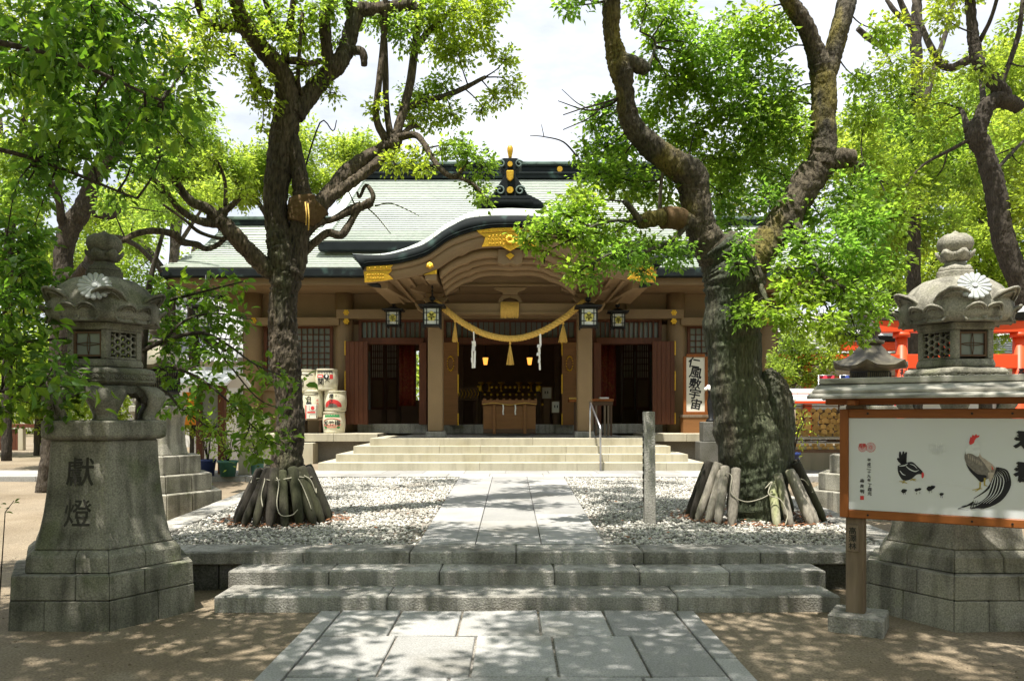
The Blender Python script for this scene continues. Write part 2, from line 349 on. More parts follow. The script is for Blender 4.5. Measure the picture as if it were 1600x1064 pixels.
# the steps up to the terrace
st = thing('stone_steps', (0, 6.75, 0), 'broad low granite steps between the two big lanterns', 'steps')
for z0, z1, d0, d1, px, Dp in ((-.05, .1375, 6.74, 7.22, [333, 604, 1060, 1315], 6.74), (-.05, .267, 7.196, 7.6, [355, 513, 686, 867, 1000, 1141, 1292], 7.196)):
    X = [Xf(p, Dp) for p in px]
    for a, b in zip(X[:-1], X[1:]):
        build(slab_mb(a, b, d0, d1, z0, z1 + rnd.uniform(-.003, .003), .004, .003), 'step_block', KERB, st, .012)

# terrace: soil core, kerb stones, retaining wall
te = structure('terrace', 'low gravel terrace edged with granite kerb stones', (0, 7.6, 0))
def LX(d): return -4.12 - .8 * (d - 7.6) / 9.1
def RX(d): return 4.15 + .75 * (d - 7.6) / 9.1
m = MB(); m.prism([(-4.1, 7.7, -.1), (4.1, 7.7, -.1), (4.85, 16.72, -.1), (-4.85, 16.72, -.1)], (0, 0, .43)); build(m, 'soil_core', GRAVB, te)
X = [-4.3, -3.2, -2.02, -.99, .04, 1.27, 2.4, 3.35, 4.35]
for a, b in zip(X[:-1], X[1:]): build(slab_mb(a, b, 7.567 - rnd.uniform(0, .012), 8.0, .255, .381 + rnd.uniform(-.004, .004), .004, .003), 'kerb_stone', KERB, te, .012)
for fn, sg in ((LX, 1), (RX, -1)):
    d = 8.0
    while d < 16.6:
        e = min(d + rnd.uniform(1.0, 1.5), 16.7); m = MB(); g = .004
        p = [(fn(d), d + g), (fn(e), e - g), (fn(e) + sg * .36, e - g), (fn(d) + sg * .36, d + g)]
        if sg < 0: p = p[::-1]
        p = p[::-1]
        m.prism([(a, b, -.05) for a, b in p], (0, 0, .43 + rnd.uniform(-.004, .004))); build(m, 'kerb_stone', KERB, te, .01); d = e
for x0, x1 in ((-4.25, -2.45), (2.5, 4.3)):
    x = x0
    while x < x1 - .05:
        e = min(x + rnd.uniform(.38, .55), x1); build(slab_mb(x, e, 7.62 + rnd.uniform(0, .015), 8.0, -.05, .252, .005), 'wall_stone', WALLST, te, .012); x = e

# upper path over the terrace
up = structure('upper_stone_path', 'granite slab path across the gravel to the hall stairs', (0, 12, .33))
def PXL(d): return -.966 - .175 * (d - 8) / 9.95
def PXR(d): return .947 + .18 * (d - 8) / 9.95
cl = [PXL, lambda d: -.374 - .045 * (d - 8) / 9.95, lambda d: .30 + .02 * (d - 8) / 9.95, PXR]
st_rows = [[8.0, 9.1, 11.2, 13.1, 15.0, 16.74], [8.0, 8.55, 9.7, 11.5, 13.6, 15.4, 16.74], [8.0, 9.2, 10.45, 11.2, 12.9, 14.7, 16.0, 16.74]]
m = MB(); m.box(-1, 1, 8.01, 16.72, .3, .352); build(m, 'joint_bed', GRAVB, up)
for k in range(3):
    for a, b in zip(st_rows[k][:-1], st_rows[k][1:]):
        g = .004; m = MB(); h = rnd.uniform(-.003, .003)
        m.prism([(cl[k](a) + g, a + g, .3), (cl[k + 1](a) - g, a + g, .3), (cl[k + 1](b) - g, b - g, .3), (cl[k](b) + g, b - g, .3)], (0, 0, .087 + h)); build(m, 'paving_slab', GRAN, up, .006)
# cross pavement in front of the hall
cp = structure('cross_pavement', 'pale granite pavement crossing in front of the hall stairs', (0, 17.5, .3))
m = MB(); m.box(-17, 15, 16.85, 18.6, -.1, .368); build(m, 'joint_bed', GRAVB, cp)
for d0, d1, off in ((16.75, 17.6, 0), (17.6, 18.62, .4)):
    x = -17 + off
    while x < 14.5:
        e = x + rnd.uniform(.9, 1.25); build(slab_mb(x, e, d0, d1, .1 if d0 < 17 else .3, .385, .004, .002), 'paving_slab', GRAN, cp, .006); x = e

# gravel: thousands of pebbles on the bed
def fastmesh(name, V, Fc, mats, smooth=True, npoly=3):
    me = bpy.data.meshes.new(name); me.vertices.add(len(V)); me.vertices.foreach_set('co', V.astype(np.float32).ravel())
    me.loops.add(Fc.size); me.loops.foreach_set('vertex_index', Fc.astype(np.int32).ravel())
    me.polygons.add(len(Fc)); me.polygons.foreach_set('loop_start', np.arange(0, Fc.size, npoly, dtype=np.int32))
    me.polygons.foreach_set('use_smooth', np.full(len(Fc), smooth))
    for k in (mats if isinstance(mats, (list, tuple)) else [mats]): me.materials.append(k)
    me.update(calc_edges=True); return me
bm = bmesh.new(); bmesh.ops.create_icosphere(bm, subdivisions=1, radius=1); ICO = (np.array([x.co for x in bm.verts]), np.array([[q.index for q in f.verts] for f in bm.faces])); bm.free()
OCT = (np.array([(1, 0, 0), (0, 1, 0), (-1, 0, 0), (0, -1, 0), (0, 0, 1), (0, 0, -1)], float), np.array([(0, 1, 4), (1, 2, 4), (2, 3, 4), (3, 0, 4), (1, 0, 5), (2, 1, 5), (3, 2, 5), (0, 3, 5)]))
def scatter(P, S, tmpl, flat=.68, jit=.25):
    T, Fc = tmpl; n = len(P); k = len(T)
    a = rng.uniform(0, 2 * np.pi, n); c, s = np.cos(a)[:, None], np.sin(a)[:, None]
    V = T[None] * (1 + rng.uniform(-jit, jit, (n, k, 1))); V = V * S[:, None, None] * np.stack([np.ones(n), rng.uniform(.6, .95, n), rng.uniform(flat * .7, flat * 1.3, n)], 1)[:, None, :]
    tl = rng.uniform(-.3, .3, n)[:, None]; x, y, z = V[..., 0], V[..., 1], V[..., 2]
    x, z = x * np.cos(tl) - z * np.sin(tl), x * np.sin(tl) + z * np.cos(tl)
    V = np.stack([x * c - y * s, x * s + y * c, z], -1) + P[:, None, :]
    return V.reshape(-1, 3), (Fc[None] + (np.arange(n) * k)[:, None, None]).reshape(-1, 3)
def pebbles(n, d0, d1, tmpl, smin, smax, name, label):
    d = rng.uniform(d0, d1, n * 2); x = rng.uniform(-5, 5, n * 2)
    inl = (x > -4.12 - .8 * (d - 7.6) / 9.1 + .37) & (x < 4.15 + .75 * (d - 7.6) / 9.1 - .37) & ((x < -.97 - .175 * (d - 8) / 9.95 - .02) | (x > .95 + .18 * (d - 8) / 9.95 + .02))
    edge = np.minimum(np.abs(x + 1.05), np.abs(x - 1.05)); bare = (edge < .32) & (d < 10.5) & (rng.uniform(0, 1, n * 2) < .8 - edge * 1.5)
    keep = inl & ~bare; d, x = d[keep], x[keep]; s = rng.uniform(smin, smax, len(d))
    P = np.stack([x, d, .335 + rng.uniform(0, .028, len(d))], 1)
    Vv, Ff = scatter(P, s, tmpl); return Vv, Ff
V1, F1 = pebbles(13000, 8.02, 11.2, ICO, .014, .028, '', ''); V2, F2 = pebbles(24000, 11.2, 16.72, OCT, .016, .032, '', '')
o = bpy.data.objects.new('gravel', fastmesh('gravel', np.vstack([V1, V2]), np.vstack([F1, F2 + len(V1)]), GRAV)); link(o)
props(o, 'loose whitish gravel spread over the terrace beside the path', 'gravel', kind='stuff')

# grit and crumbs on the bare soil
n = 2600; xg = rng.uniform(-6, 6, n); dg = rng.uniform(4.6, 9.5, n); k = ((np.abs(xg) > 1.65) & (dg < 6.6)) | ((np.abs(xg) > 4.6) & (dg < 9.5)); xg, dg = xg[k], dg[k]
Vg, Fg = scatter(np.stack([xg, dg, np.array([zg(a_, b_) for a_, b_ in zip(xg, dg)]) + .001], 1), rng.uniform(.003, .009, len(xg)) * (1 + 1.2 * (rng.uniform(0, 1, len(xg)) > .96)), OCT, .6)
o = bpy.data.objects.new('grit', fastmesh('grit', Vg, Fg, DIRT)); link(o); props(o, 'fine grit and small stones strewn on the sandy soil', 'grit', kind='stuff')
# stairs of the hall
ZF = 1.11
sr = thing('stone_stairs', (0, 18.5, .38), 'pale yellow stone stairs of four steps with side returns before the hall porch', 'stairs')
zt = [.57, .75, .93, ZF]; df = [18.47, 18.87, 19.27, 19.67]; hw = [4.57, 4.24, 3.9, 3.57]
for i in range(4):
    x = -hw[i]; zb = .30 if i == 0 else zt[i - 1] - .04
    js = sorted(rnd.uniform(-hw[i] + .8, hw[i] - .8) for _ in range(4)); js = [-hw[i]] + [j for k, j in enumerate(js) if k == 0 or j - js[k - 1] > .7] + [hw[i]]
    for a, b in zip(js[:-1], js[1:]): build(slab_mb(a, b, df[i], df[i] + .55, zb, zt[i], .0025, .001), 'step_block', STAIR, sr, .006)
    for sgn in (-1, 1):
        a, b = sorted((sgn * hw[i], sgn * (hw[i] - .5))); build(slab_mb(a, b, df[i] + .55, 22.3, zb, zt[i], .0025, .001), 'step_block', STAIR, sr, .006)
m = MB(); m.box(-4.1, 4.1, 18.95, 22.35, .3, .72); build(m, 'rubble_core', PLINTH, sr)

# ================================================================ THE HALL
CX, YW = -.05, 24.5
hall = thing('shrine_hall', (CX, YW, .3), 'brown timber shrine hall with pale green copper roofs and a curved gable porch', 'shrine hall')
def hx(px, D=YW): return Xf(px, D)
def mir(px): return 1594 - px
def hb(name, px0, px1, py0, py1, D0, D1, mt, bevel=0, par=None, D=None, label=None):
    D = D or D0; m = MB(); m.box(hx(px0, D), hx(px1, D), D0, D1, Zf(py1, D), Zf(py0, D)); return build(m, name, mt, par or hall, bevel, label)
def both(fn):
    for s in (0, 1): fn((lambda a, b: (a, b)) if s == 0 else (lambda a, b: (mir(b), mir(a))), s)
# floors and plinths
for a, b in ((-3.05, -1.6), (-1.6, -.1), (-.1, 1.5), (1.5, 3.05)):
    for d0, d1 in ((20.22, 21.6), (21.6, 22.8), (22.8, 24.3)): build(slab_mb(a, b, d0, d1, .95, ZF - .002, .003, .001), 'floor_slab', KERB, hall, .005)
m = MB(); m.box(-9.3, 9.2, 22.95, 38, .2, 1.06); build(m, 'plinth', PLINTH, hall)
def side_platform(f, s):
    x0, x1 = f(380, 478); x = hx(x0, 22.6)
    a, b = f(383, 590); A, B = hx(a, 22.6), hx(b, 22.6); n = 3
    for i in range(n): build(slab_mb(A + (B - A) * i / n, A + (B - A) * (i + 1) / n, 22.6, 24.3, .93, 1.155, .003, .001), 'platform_slab', STAIR, hall, .008)
    a, b = f(466, 489); hb('pier', a, b, 692, 730, 22.3, 22.9, STAIR, .01, D=22.3)
both(side_platform)
# threshold sills
both(lambda f, s: hb('threshold', *f(560, 668), 662, 677, 24.25, 24.7, KERB, .01, D=24.4))
hb('threshold', 692, 902, 663, 677, 24.25, 24.7, KERB, .01, D=24.4)
# round columns of the front wall and their gilt studs
def columns(f, s):
    for px in (396, 538):
        p = f(px, px)[0]; m = MB(); m.lathe([(.27, 1.15), (.27, 5.9)], 20, (hx(p, 24.3), 24.3, 0)); build(m, 'column', WOOD, hall)
    for px, py in ((396, 500.5), (541, 488.5), (541, 502)):
        p = f(px, px)[0]; x, z = hx(p, 23.95), Zf(py, 23.95); m = MB()
        for k in range(6):
            a = k * math.pi / 3; m.tube([(x + .062 * math.cos(a), 24.0, z + .062 * math.sin(a)), (x + .062 * math.cos(a), 23.93, z + .062 * math.sin(a))], [.045, .03], 8)
        m.tube([(x, 24.0, z), (x, 23.9, z)], [.05, .03], 10); build(m, 'gilt_stud', GOLD, hall)
both(columns)
# rails (nageshi) and lintels
both(lambda f, s: hb('wall_rail', *f(383, 530), 496, 508, 23.98, 24.6, WOOD, .01, D=24.0))
both(lambda f, s: hb('wall_rail', *f(526, 690), 483.5, 498, 23.94, 24.7, WOOD, .01, D=24.0))
hb('wall_rail', 690, 904, 483.5, 498, 23.94, 24.7, WOOD, .01, D=24.0)
both(lambda f, s: hb('upper_wall', *f(383, 690), 430, 498, 24.4, 24.7, WOOD, 0))
hb('upper_wall', 690, 904, 430, 484, 24.4, 24.7, WOOD, 0)
both(lambda f, s: [hb('wall_batten', *f(p, p + 5), 446, 484, 24.3, 24.41, WOOD, .004) for p in (452, 610)])
# outer bay: lattice window with wall round it
def bay(f, s):
    hb('wall_panel', *f(383, 413), 507, 680, 24.42, 24.7, WOOD); hb('wall_panel', *f(519, 562), 507, 680, 24.42, 24.7, WOOD); hb('wall_panel', *f(413, 519), 605, 680, 24.42, 24.7, WOOD)
    hb('sill_rail', *f(405, 526), 603, 610, 24.3, 24.6, WOOD, .006)
    a, b = f(412, 520); D = 24.36; fr = MB()
    for q in ((a, a + 5, 508, 604), (b - 5, b, 508, 604), (a + 5, b - 5, 508, 513), (a + 5, b - 5, 599, 604)): fr.box(hx(q[0], D), hx(q[1], D), D, D + .2, Zf(q[3], D), Zf(q[2], D))
    w_ = build(fr, 'window', REDW, hall, .006)
    hb('pane', a + 5, b - 5, 513, 599, 24.46, 24.48, SHOJI, par=w_, D=24.36)
    ba = MB()
    n = 11
    for i in range(1, n): x = hx(a + 5 + (b - a - 10) * i / n, D); ba.box(x - .012, x + .012, D + .03, D + .07, Zf(599, D), Zf(513, D))
    for i in range(1, 9): z = Zf(513 + 86 * i / 9, D); ba.box(hx(a + 5, D), hx(b - 5, D), D + .035, D + .085, z - .012, z + .012)
    p = build(ba, 'lattice', REDW, w_); p['kind'] = 'stuff'
both(bay)
# doorway bays: red frame, transom with slats and panes, lintel
def transom(a, b, nb):
    D = 24.3; fr = MB()
    for q in ((a, a + 5, 498, 538), (b - 5, b, 498, 538), (a + 5, b - 5, 498, 503), (a + 5, b - 5, 528, 538)): fr.box(hx(q[0], D), hx(q[1], D), D - (.1 if q[3] == 538 and q[2] == 528 else 0), D + .25, Zf(q[3], D), Zf(q[2], D))
    t = build(fr, 'transom', REDW, hall, .006); hb('pane', a + 5, b - 5, 503, 528, 24.45, 24.47, SHOJI, par=t, D=24.3)
    for i in range(1, nb):
        c = a + 5 + (b - a - 10) * i / nb; k = .7 if i % 3 else 1.3; hb('slat', c - k, c + k, 503, 528, 24.33, 24.4, REDW, par=t, D=24.3)
both(lambda f, s: transom(*f(560, 668), 13)); transom(692, 902, 24)
both(lambda f, s: hb('door_jamb', *f(562, 571), 536, 664, 24.3, 24.55, REDW, .006))
both(lambda f, s: hb('door_jamb', *f(667, 692), 498, 664, 24.35, 24.6, WOOD, .006))
# open door leaves with gilt edges and crests
def leaves(f, s):
    a, b = f(540, 575); d = hb('door', a, b, 533, 663, 23.72, 23.8, REDW, .008, D=23.75)
    for k in range(5):
        c0_, c1_ = a + (b - a) * k / 5, a + (b - a) * (k + 1) / 5; hb('plank', c0_ + .22, c1_ - .22, 534, 662, 23.70 + rnd.uniform(0, .004), 23.719, REDW, .004, par=d, D=23.75)
    e = b if s else a
    for y0, y1 in ((533, 555), (580, 610), (645, 662)): hb('gilt_edge', e - 1 if not s else e - .4, e + .4 if not s else e + 1, y0, y1, 23.69, 23.82, GOLD, par=d, D=23.75)
    a, b = f(657, 668); hb('door', a, b, 537, 663, 23.6, 24.3, REDW, .008, D=24.0)
    a, b = f(692, 716); d = hb('door', a, b, 535, 664, 23.9, 23.98, OFFW, .008, D=23.95)
    e = a if s else b
    for y0, y1 in ((535, 556), (585, 615), (646, 664)): hb('gilt_edge', e - .9, e + .9, y0, y1, 23.885, 24.0, GOLD, par=d, D=23.95)
    if s:
        for y0, y1 in ((545, 554), (592, 600)): hb('gilt_hinge', b - 1, b + 4, y0, y1, 23.8, 23.9, GOLD, par=d, D=23.95)
    cx, cz = hx(f(704, 704)[0], 23.87), Zf(568, 23.87); m = MB()
    for k in range(16):
        t = k * math.pi / 8; m.tube([(cx + .085 * math.cos(t), 23.87, cz + .19 * math.sin(t)), (cx + .11 * math.cos(t), 23.87, cz + .24 * math.sin(t))], [.022, .03], 6)
    build(m, 'gilt_crest', GOLD, d)
both(leaves)
# eave beam and rafters' soffit of the wide lower roof
both(lambda f, s: hb('eave_beam', *f(262, 668), 433, 445, 22.75, 23.1, WOOD, .01, D=22.75))
m = MB(); m.box(-9.6, 9.5, 23.0, 24.6, 5.45, 5.5); build(m, 'eave_soffit', WOOD, hall)
def brackets(f, s):
    x = hx(f(372, 372)[0], 24.2); m = MB(); q = -1 if s == 0 else 1; xc = hx(f(396, 396)[0], 24.3)
    m.prism([(xc, 24.2, 5.45), (xc + q * .9, 24.2, 5.45), (xc, 24.2, 4.3)], (0, .25, 0)); build(m, 'eave_bracket', WOOD, hall, .01)
both(brackets)
# body behind: side walls, back wall with gaps, ceiling, floor
for sx in (-8.35, 8.25):
    for y0, y1, z0, z1 in ((24.7, 25.6, 1.06, 6.2), (32.2, 36, 1.06, 6.2), (25.6, 32.2, 1.06, 1.9), (25.6, 32.2, 4.4, 6.2), (28.7, 29.1, 1.9, 4.4)): m = MB(); m.box(sx - .12, sx + .12, y0, y1, z0, z1); build(m, 'side_wall', WOOD, hall)
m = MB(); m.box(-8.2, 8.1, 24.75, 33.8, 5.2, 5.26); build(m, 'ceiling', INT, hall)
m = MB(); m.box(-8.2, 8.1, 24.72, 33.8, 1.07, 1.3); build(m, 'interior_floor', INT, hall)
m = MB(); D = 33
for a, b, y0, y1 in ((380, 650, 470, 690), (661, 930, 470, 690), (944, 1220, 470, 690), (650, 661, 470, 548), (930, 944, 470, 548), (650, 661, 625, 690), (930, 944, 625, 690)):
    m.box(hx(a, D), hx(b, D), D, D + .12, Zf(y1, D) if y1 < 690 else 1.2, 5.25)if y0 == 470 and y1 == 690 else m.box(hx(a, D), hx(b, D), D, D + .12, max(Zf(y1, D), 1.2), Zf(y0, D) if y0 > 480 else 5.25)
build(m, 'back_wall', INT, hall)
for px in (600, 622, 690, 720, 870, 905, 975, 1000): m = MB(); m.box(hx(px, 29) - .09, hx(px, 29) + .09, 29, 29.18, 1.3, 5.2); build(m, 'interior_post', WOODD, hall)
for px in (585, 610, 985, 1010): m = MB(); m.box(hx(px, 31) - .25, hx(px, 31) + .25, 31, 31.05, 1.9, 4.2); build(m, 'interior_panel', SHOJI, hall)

def inner_doors(f, s):
    for p0, p1, DD in ((579, 600, 28.2), (603, 621, 28.6)):
        a, b = f(p0, p1); dm = MB()
        for q in ((a, a + 2, 500, 640), (b - 2, b, 500, 640), (a + 2, b - 2, 590, 594), (a + 2, b - 2, 636, 640), (a + 2, b - 2, 536, 539)): dm.box(hx(q[0], DD), hx(q[1], DD), DD, DD + .06, Zf(q[3], DD), Zf(q[2], DD))
        d = build(dm, 'inner_door', REDW, hall); bm_ = MB()
        for k in range(1, 6): x = hx(a + 2 + (b - a - 4) * k / 6, DD); bm_.box(x - .012, x + .012, DD + .01, DD + .05, Zf(590, DD), Zf(539, DD))
        for y in (549, 559, 569, 579): bm_.box(hx(a + 2, DD), hx(b - 2, DD), DD + .012, DD + .048, Zf(y, DD) - .012, Zf(y, DD) + .012)
        o = build(bm_, 'lattice', REDW, d); o['kind'] = 'stuff'; hb('pane', a + 2, b - 2, 539, 590, DD + .052, DD + .06, CALL, par=d, D=DD); hb('lower_panel', a + 2, b - 2, 594, 636, DD + .02, DD + .05, INT, par=d, D=DD)
both(inner_doors)

# --------------------------------------------------------------- roofs
def courses(prof, xl, xr, n, lip=.032, nx=1):
    """stepped sheet: prof (Y,z) eave to ridge; xl(t), xr(t) edges by 0..1"""
    P = cr_spline(prof, 12); L = [0]
    for a, b in zip(P[:-1], P[1:]): L.append(L[-1] + float(np.linalg.norm(b - a)))
    L = np.array(L) / L[-1]; P = np.array(P); m = MB()
    at = lambda t: (np.interp(t, L, P[:, 0]), np.interp(t, L, P[:, 1]))
    for i in range(n):
        t0, t1 = i / n, (i + 1) / n; (y0, z0), (y1, z1) = at(t0), at(t1)
        A = (xl(t0), y0 - .012, z0 + lip + .008); B = (xr(t0), y0 - .012, z0 + lip + .008); C_ = (xr(t1), y1 + .02, z1 + .012); D_ = (xl(t1), y1 + .02, z1 + .012)
        m.add([A, B, C_, D_, (xl(t0), y0 - .010, z0 + lip - .006), (xr(t0), y0 - .010, z0 + lip - .006), (xl(t0), y0 + .035, z0 - .004), (xr(t0), y0 + .035, z0 - .004)], [(0, 1, 2, 3), (4, 5, 1, 0), (6, 7, 5, 4)])
    return m
E_L, E_R = hx(250, 22.5), hx(mir(250), 22.5)
T_L, T_R = hx(352, 25.4), hx(mir(352), 25.4)
zl = Zf(419, 22.5); zr = Zf(352, 25.4)
prof = [(22.5, zl), (23.4, zl + .48), (24.4, zl + 1.1), (25.4, zr)]
m = courses(prof, lambda t: E_L + (T_L - E_L) * (1 - (1 - t) ** 1.35), lambda t: E_R + (T_R - E_R) * (1 - (1 - t) ** 1.35), 20); lower = build(m, 'lower_roof', ROOF, hall)
m = MB()
for s, (e, t) in enumerate(((E_L, T_L), (E_R, T_R))):
    r1 = [(e, 22.5, zl), (e, 30, zl)]; r2 = [(t, 25.4, zr), (t, 30, zr)]; md = e + (t - e) * .62
    m.add([r1[0], r1[1], (md, 30, zl + .62), (md, 23.55, zl + .56), r2[1], r2[0]], [(0, 1, 2, 3), (3, 2, 4, 5)])
m.add([(T_L, 25.4, zr), (T_R, 25.4, zr), (T_R, 33, zr - 2.5), (T_L, 33, zr - 2.5)], [(0, 1, 2, 3)])
build(m, 'roof_end', ROOF, hall)
m = MB(); m.box(E_L, E_R, 22.47, 22.75, Zf(432, 22.47), zl - .004); m.box(E_L, E_L + .25, 22.75, 30, zl - .28, zl - .004); m.box(E_R - .25, E_R, 22.75, 30, zl - .28, zl - .004); build(m, 'eave_fascia', COPD, hall, .02)
m = MB(); m.box(E_L + .26, E_R - .26, 22.76, 24.7, Zf(433, 22.75) + .02, Zf(433, 22.75) + .06); build(m, 'eave_soffit', WOOD, hall)
for ra, rb in ((T_L, hx(497, 23.25) + .35), (hx(mir(497), 23.25) - .35, T_R)):
    m = MB(); m.box(ra, rb, 25.25, 25.75, zr - .02, zr + .14); build(m, 'roof_ridge', COPD, hall, .02); m = MB(); m.box(ra - .03, rb + .03, 25.18, 25.82, zr + .14, zr + .24); build(m, 'ridge_cap', COPG, hall, .02)
# central upper roof
U0 = 23.25; ue = Zf(391, U0); uL, uR = hx(497, U0), hx(mir(497), U0); RD = 28.4; uz = Zf(281, RD); rL, rR = hx(566, RD), hx(mir(566), RD)
prof = [(U0, ue + .26), (24.6, ue + 1.02), (26.5, ue + 2.35), (RD, uz)]
m = courses(prof, lambda t: uL + (rL - uL) * t, lambda t: uR + (rR - uR) * t, 34); build(m, 'upper_roof', ROOF, hall)
m = MB(); m.box(uL, uR, U0 - .02, U0 + .3, ue, ue + .255); build(m, 'eave_fascia', COPD, hall, .02)
for a, b in ((uL, rL), (uR, rR)):
    m = MB(); pr = [(y, z) for y, z in cr_spline(prof, 5)]
    for (y0, z0), (y1, z1) in zip(pr[:-1], pr[1:]): m.bar((a + (b - a) * (y0 - U0) / (RD - U0), y0, z0 - .03), (a + (b - a) * (y1 - U0) / (RD - U0), y1, z1 - .03), .3, .26)
    build(m, 'gable_verge', ROOF, hall)
m = MB(); m.add([(uL + .1, U0, ue), (uR - .1, U0, ue), (uR - .1, 34, ue), (uL + .1, 34, ue), (rL, RD, uz - .1), (rR, RD, uz - .1)], [(0, 4, 3), (1, 2, 5), (2, 3, 4, 5)]); build(m, 'rear_roof', ROOF, hall)
m = MB(); z = uz
for h, wd, in ((.13, .5), (.06, .64), (.22, .42), (.05, .6)): m.box(rL - .1, rR + .1, RD - wd / 2, RD + wd / 2, z, z + h - .003); z += h
rg = build(m, 'main_ridge', COPD, hall, .015)
m = MB(); m.box(rL - .15, rR + .15, RD - .36, RD + .36, z, z + .1); build(m, 'ridge_cap', COPG, rg, .03)
for px in (874, 720): m = MB(); m.tube([(hx(px, RD), RD - .2, uz + .3), (hx(px, RD), RD - .28, uz + .3)], .1, 14); build(m, 'gilt_disc', GOLD, rg)

# --------------------------------------------------------------- curved gable porch (karahafu)
YK = 18.8
def curve(pts): 
    p = cr_spline(pts, 4); L = [(Xf(a, YK), Zf(b, YK)) for a, b in p]; c = Xf(797, YK)
    return L + [(2 * c - x, z) for x, z in reversed(L[:-1])]
TOPW = curve([(550, 394), (571, 395), (596, 393), (618, 388), (638, 381), (662, 369), (680, 356), (697, 344), (719, 332.6), (731, 327), (752, 322), (797, 319.8)])
BTOP = curve([(550, 396.5), (571, 398), (600, 398), (620, 394.5), (640, 389), (660, 382.5), (678, 371), (693, 360), (709, 351), (727, 342), (746, 338.7), (770, 337), (797, 336.8)])
BBOT = curve([(567, 422), (571, 415), (595, 413.5), (620, 411), (650, 404), (670, 396), (684, 386), (700, 375), (721, 366), (746, 359), (770, 355.5), (797, 354.6)])
HBOT = curve([(569, 441), (590, 439), (614, 435.5), (640, 431), (661, 426.5), (682, 418.7), (697, 409), (715, 398), (724, 396.8), (733, 390.6), (752, 385.7), (770, 384.5), (797, 385)])
def resamp(C, n):
    C = np.array(C); L = np.concatenate([[0], np.cumsum(np.linalg.norm(np.diff(C, axis=0), axis=1))]); L /= L[-1]; t = np.linspace(0, 1, n)
    return np.stack([np.interp(t, L, C[:, 0]), np.interp(t, L, C[:, 1])], 1)
NK = 72
TW, TB, BB, HB = (resamp(c, NK) for c in (TOPW, BTOP, BBOT, HBOT))
def strip(A, B, y0, y1, m=None, smooth=True):
    """curved board between curves A (upper) and B (lower), from y0 (front) to y1"""
    m = m or MB(); rings = [[(a[0], y0, a[1]), (a[0], y1, a[1]), (b[0], y1, b[1]), (b[0], y0, b[1])] for a, b in zip(A, B)]
    return m.loft(rings, 0, smooth)
pg = hall
build(strip(TB, BB, YK, YK + .5), 'gable_fascia', COPD, hall)
LO = BB + np.array([0, -.0]); MD = BB * .92 + HB * .08
for k, (off, pr) in enumerate(((.03, .015), (.075, .03))):
    A = BB + np.array([0, off]); build(strip(A, A - np.array([0, .018]), YK - pr, YK + .02), 'gable_bead', COPD, hall)
build(strip(BB - np.array([0, .004]), HB, YK + .09, YK + .24), 'barge_board', WOOD, hall)
A = BB * .62 + HB * .38; A[:, 0] = BB[:, 0]; build(strip(BB - np.array([0, .006]), A, YK + .05, YK + .1), 'barge_moulding', WOOD, hall)
# cusped inner mouldings stepping back
cusp = [(684, 424), (700, 411), (717, 402), (724, 401), (735, 395), (752, 391), (772, 390), (797, 392)]
for k in range(4):
    A = curve([(a - 0 + k * 1.2, b + k * 6.2 + (2 if k else 0)) for a, b in cusp]); B = curve([(a + 2 + k * 1.2, b + 7.5 + k * 6.2) for a, b in cusp])
    A = resamp(A, 40); B = resamp(B, 40); A[:, 1] += .08; build(strip(A, B, YK + .24 + .28 * k, YK + .56 + .28 * k), 'gable_moulding', WOOD, hall)
# roof surface: rolled verge of separate tiles, then the sheet running back
def rollpt(i, u):
    a, t = TB[i], TW[i]; w = u
    # quarter roll from the fascia top (front) up and back
    ang = w * math.pi / 2; return (a[0] + (t[0] - a[0]) * math.sin(ang), YK + .02 + .55 * (1 - math.cos(ang)), a[1] + (t[1] * 1.0 + .03 * 0 - a[1]) * math.sin(ang) * 1.12)
cap0, cap1 = 29, NK - 1 - 29
def tile(i0, i1, wd):
    m = MB(); rings = []
    for q in range(7):
        u = q / 6; rings.append([rollpt(i, u) for i in range(i0, i1 + 1)])
    vv = [Vector(p) for r in rings for p in r]; n = i1 - i0 + 1
    # shrink for the joint
    for r in range(7):
        for e, nb in ((0, 1), (n - 1, n - 2)): vv[r * n + e] = vv[r * n + e].lerp(vv[r * n + nb], .05)
    m.add(vv, [(r * n + k, r * n + k + 1, (r + 1) * n + k + 1, (r + 1) * n + k) for r in range(6) for k in range(n - 1)], 0, True)
    return m
i = 0
while i < NK - 1:
    j = min(i + 2, NK - 1)
    if i < cap0 and j > cap0: j = cap0
    if cap0 <= i < cap1: j = cap1
    o = build(tile(i, j, 0), 'verge_tile', ROOF, hall); i = j
m = MB()
for k in range(NK - 1):
    pass
ring = []
back = [(YK + .56, 0), (20.2, .05), (22.2, .1), (24.6, .12)]
vv = [(TW[i][0], y, TW[i][1] * 1.0 + (TW[i][1] - TB[i][1]) * .12 + dz) for y, dz in back for i in range(NK)]
m.add(vv, [(r * NK + k, r * NK + k + 1, (r + 1) * NK + k + 1, (r + 1) * NK + k) for r in range(3) for k in range(NK - 1)], 0, True)
vv = [(TB[i][0], y, TB[i][1] - .08) for y in (YK + .03, 24.6) for i in range(NK)]
m.add(vv, [(k + 1, k, NK + k, NK + k + 1) for k in range(NK - 1)], 0, True)
build(m, 'porch_roof', COPG, hall)
# underside ceiling of the porch
S = HB.copy(); S[:, 1] += .04
m = MB(); vv = [(S[i][0], y, min(S[i][1] + .02, 9)) for y in (YK + .25, 22.9) for i in range(NK)]
m.add(vv, [(k, k + 1, NK + k + 1, NK + k) for k in range(NK - 1)], 0, True); build(m, 'porch_ceiling', WOOD, hall)
m = MB()
for k in range(4, NK - 4, 3):
    p = S[k]; m.box(p[0] - .035, p[0] + .035, YK + .3, 22.8, p[1] - .05, p[1] + .012)
rf = build(m, 'rafters', WOOD, hall); rf['kind'] = 'stuff'
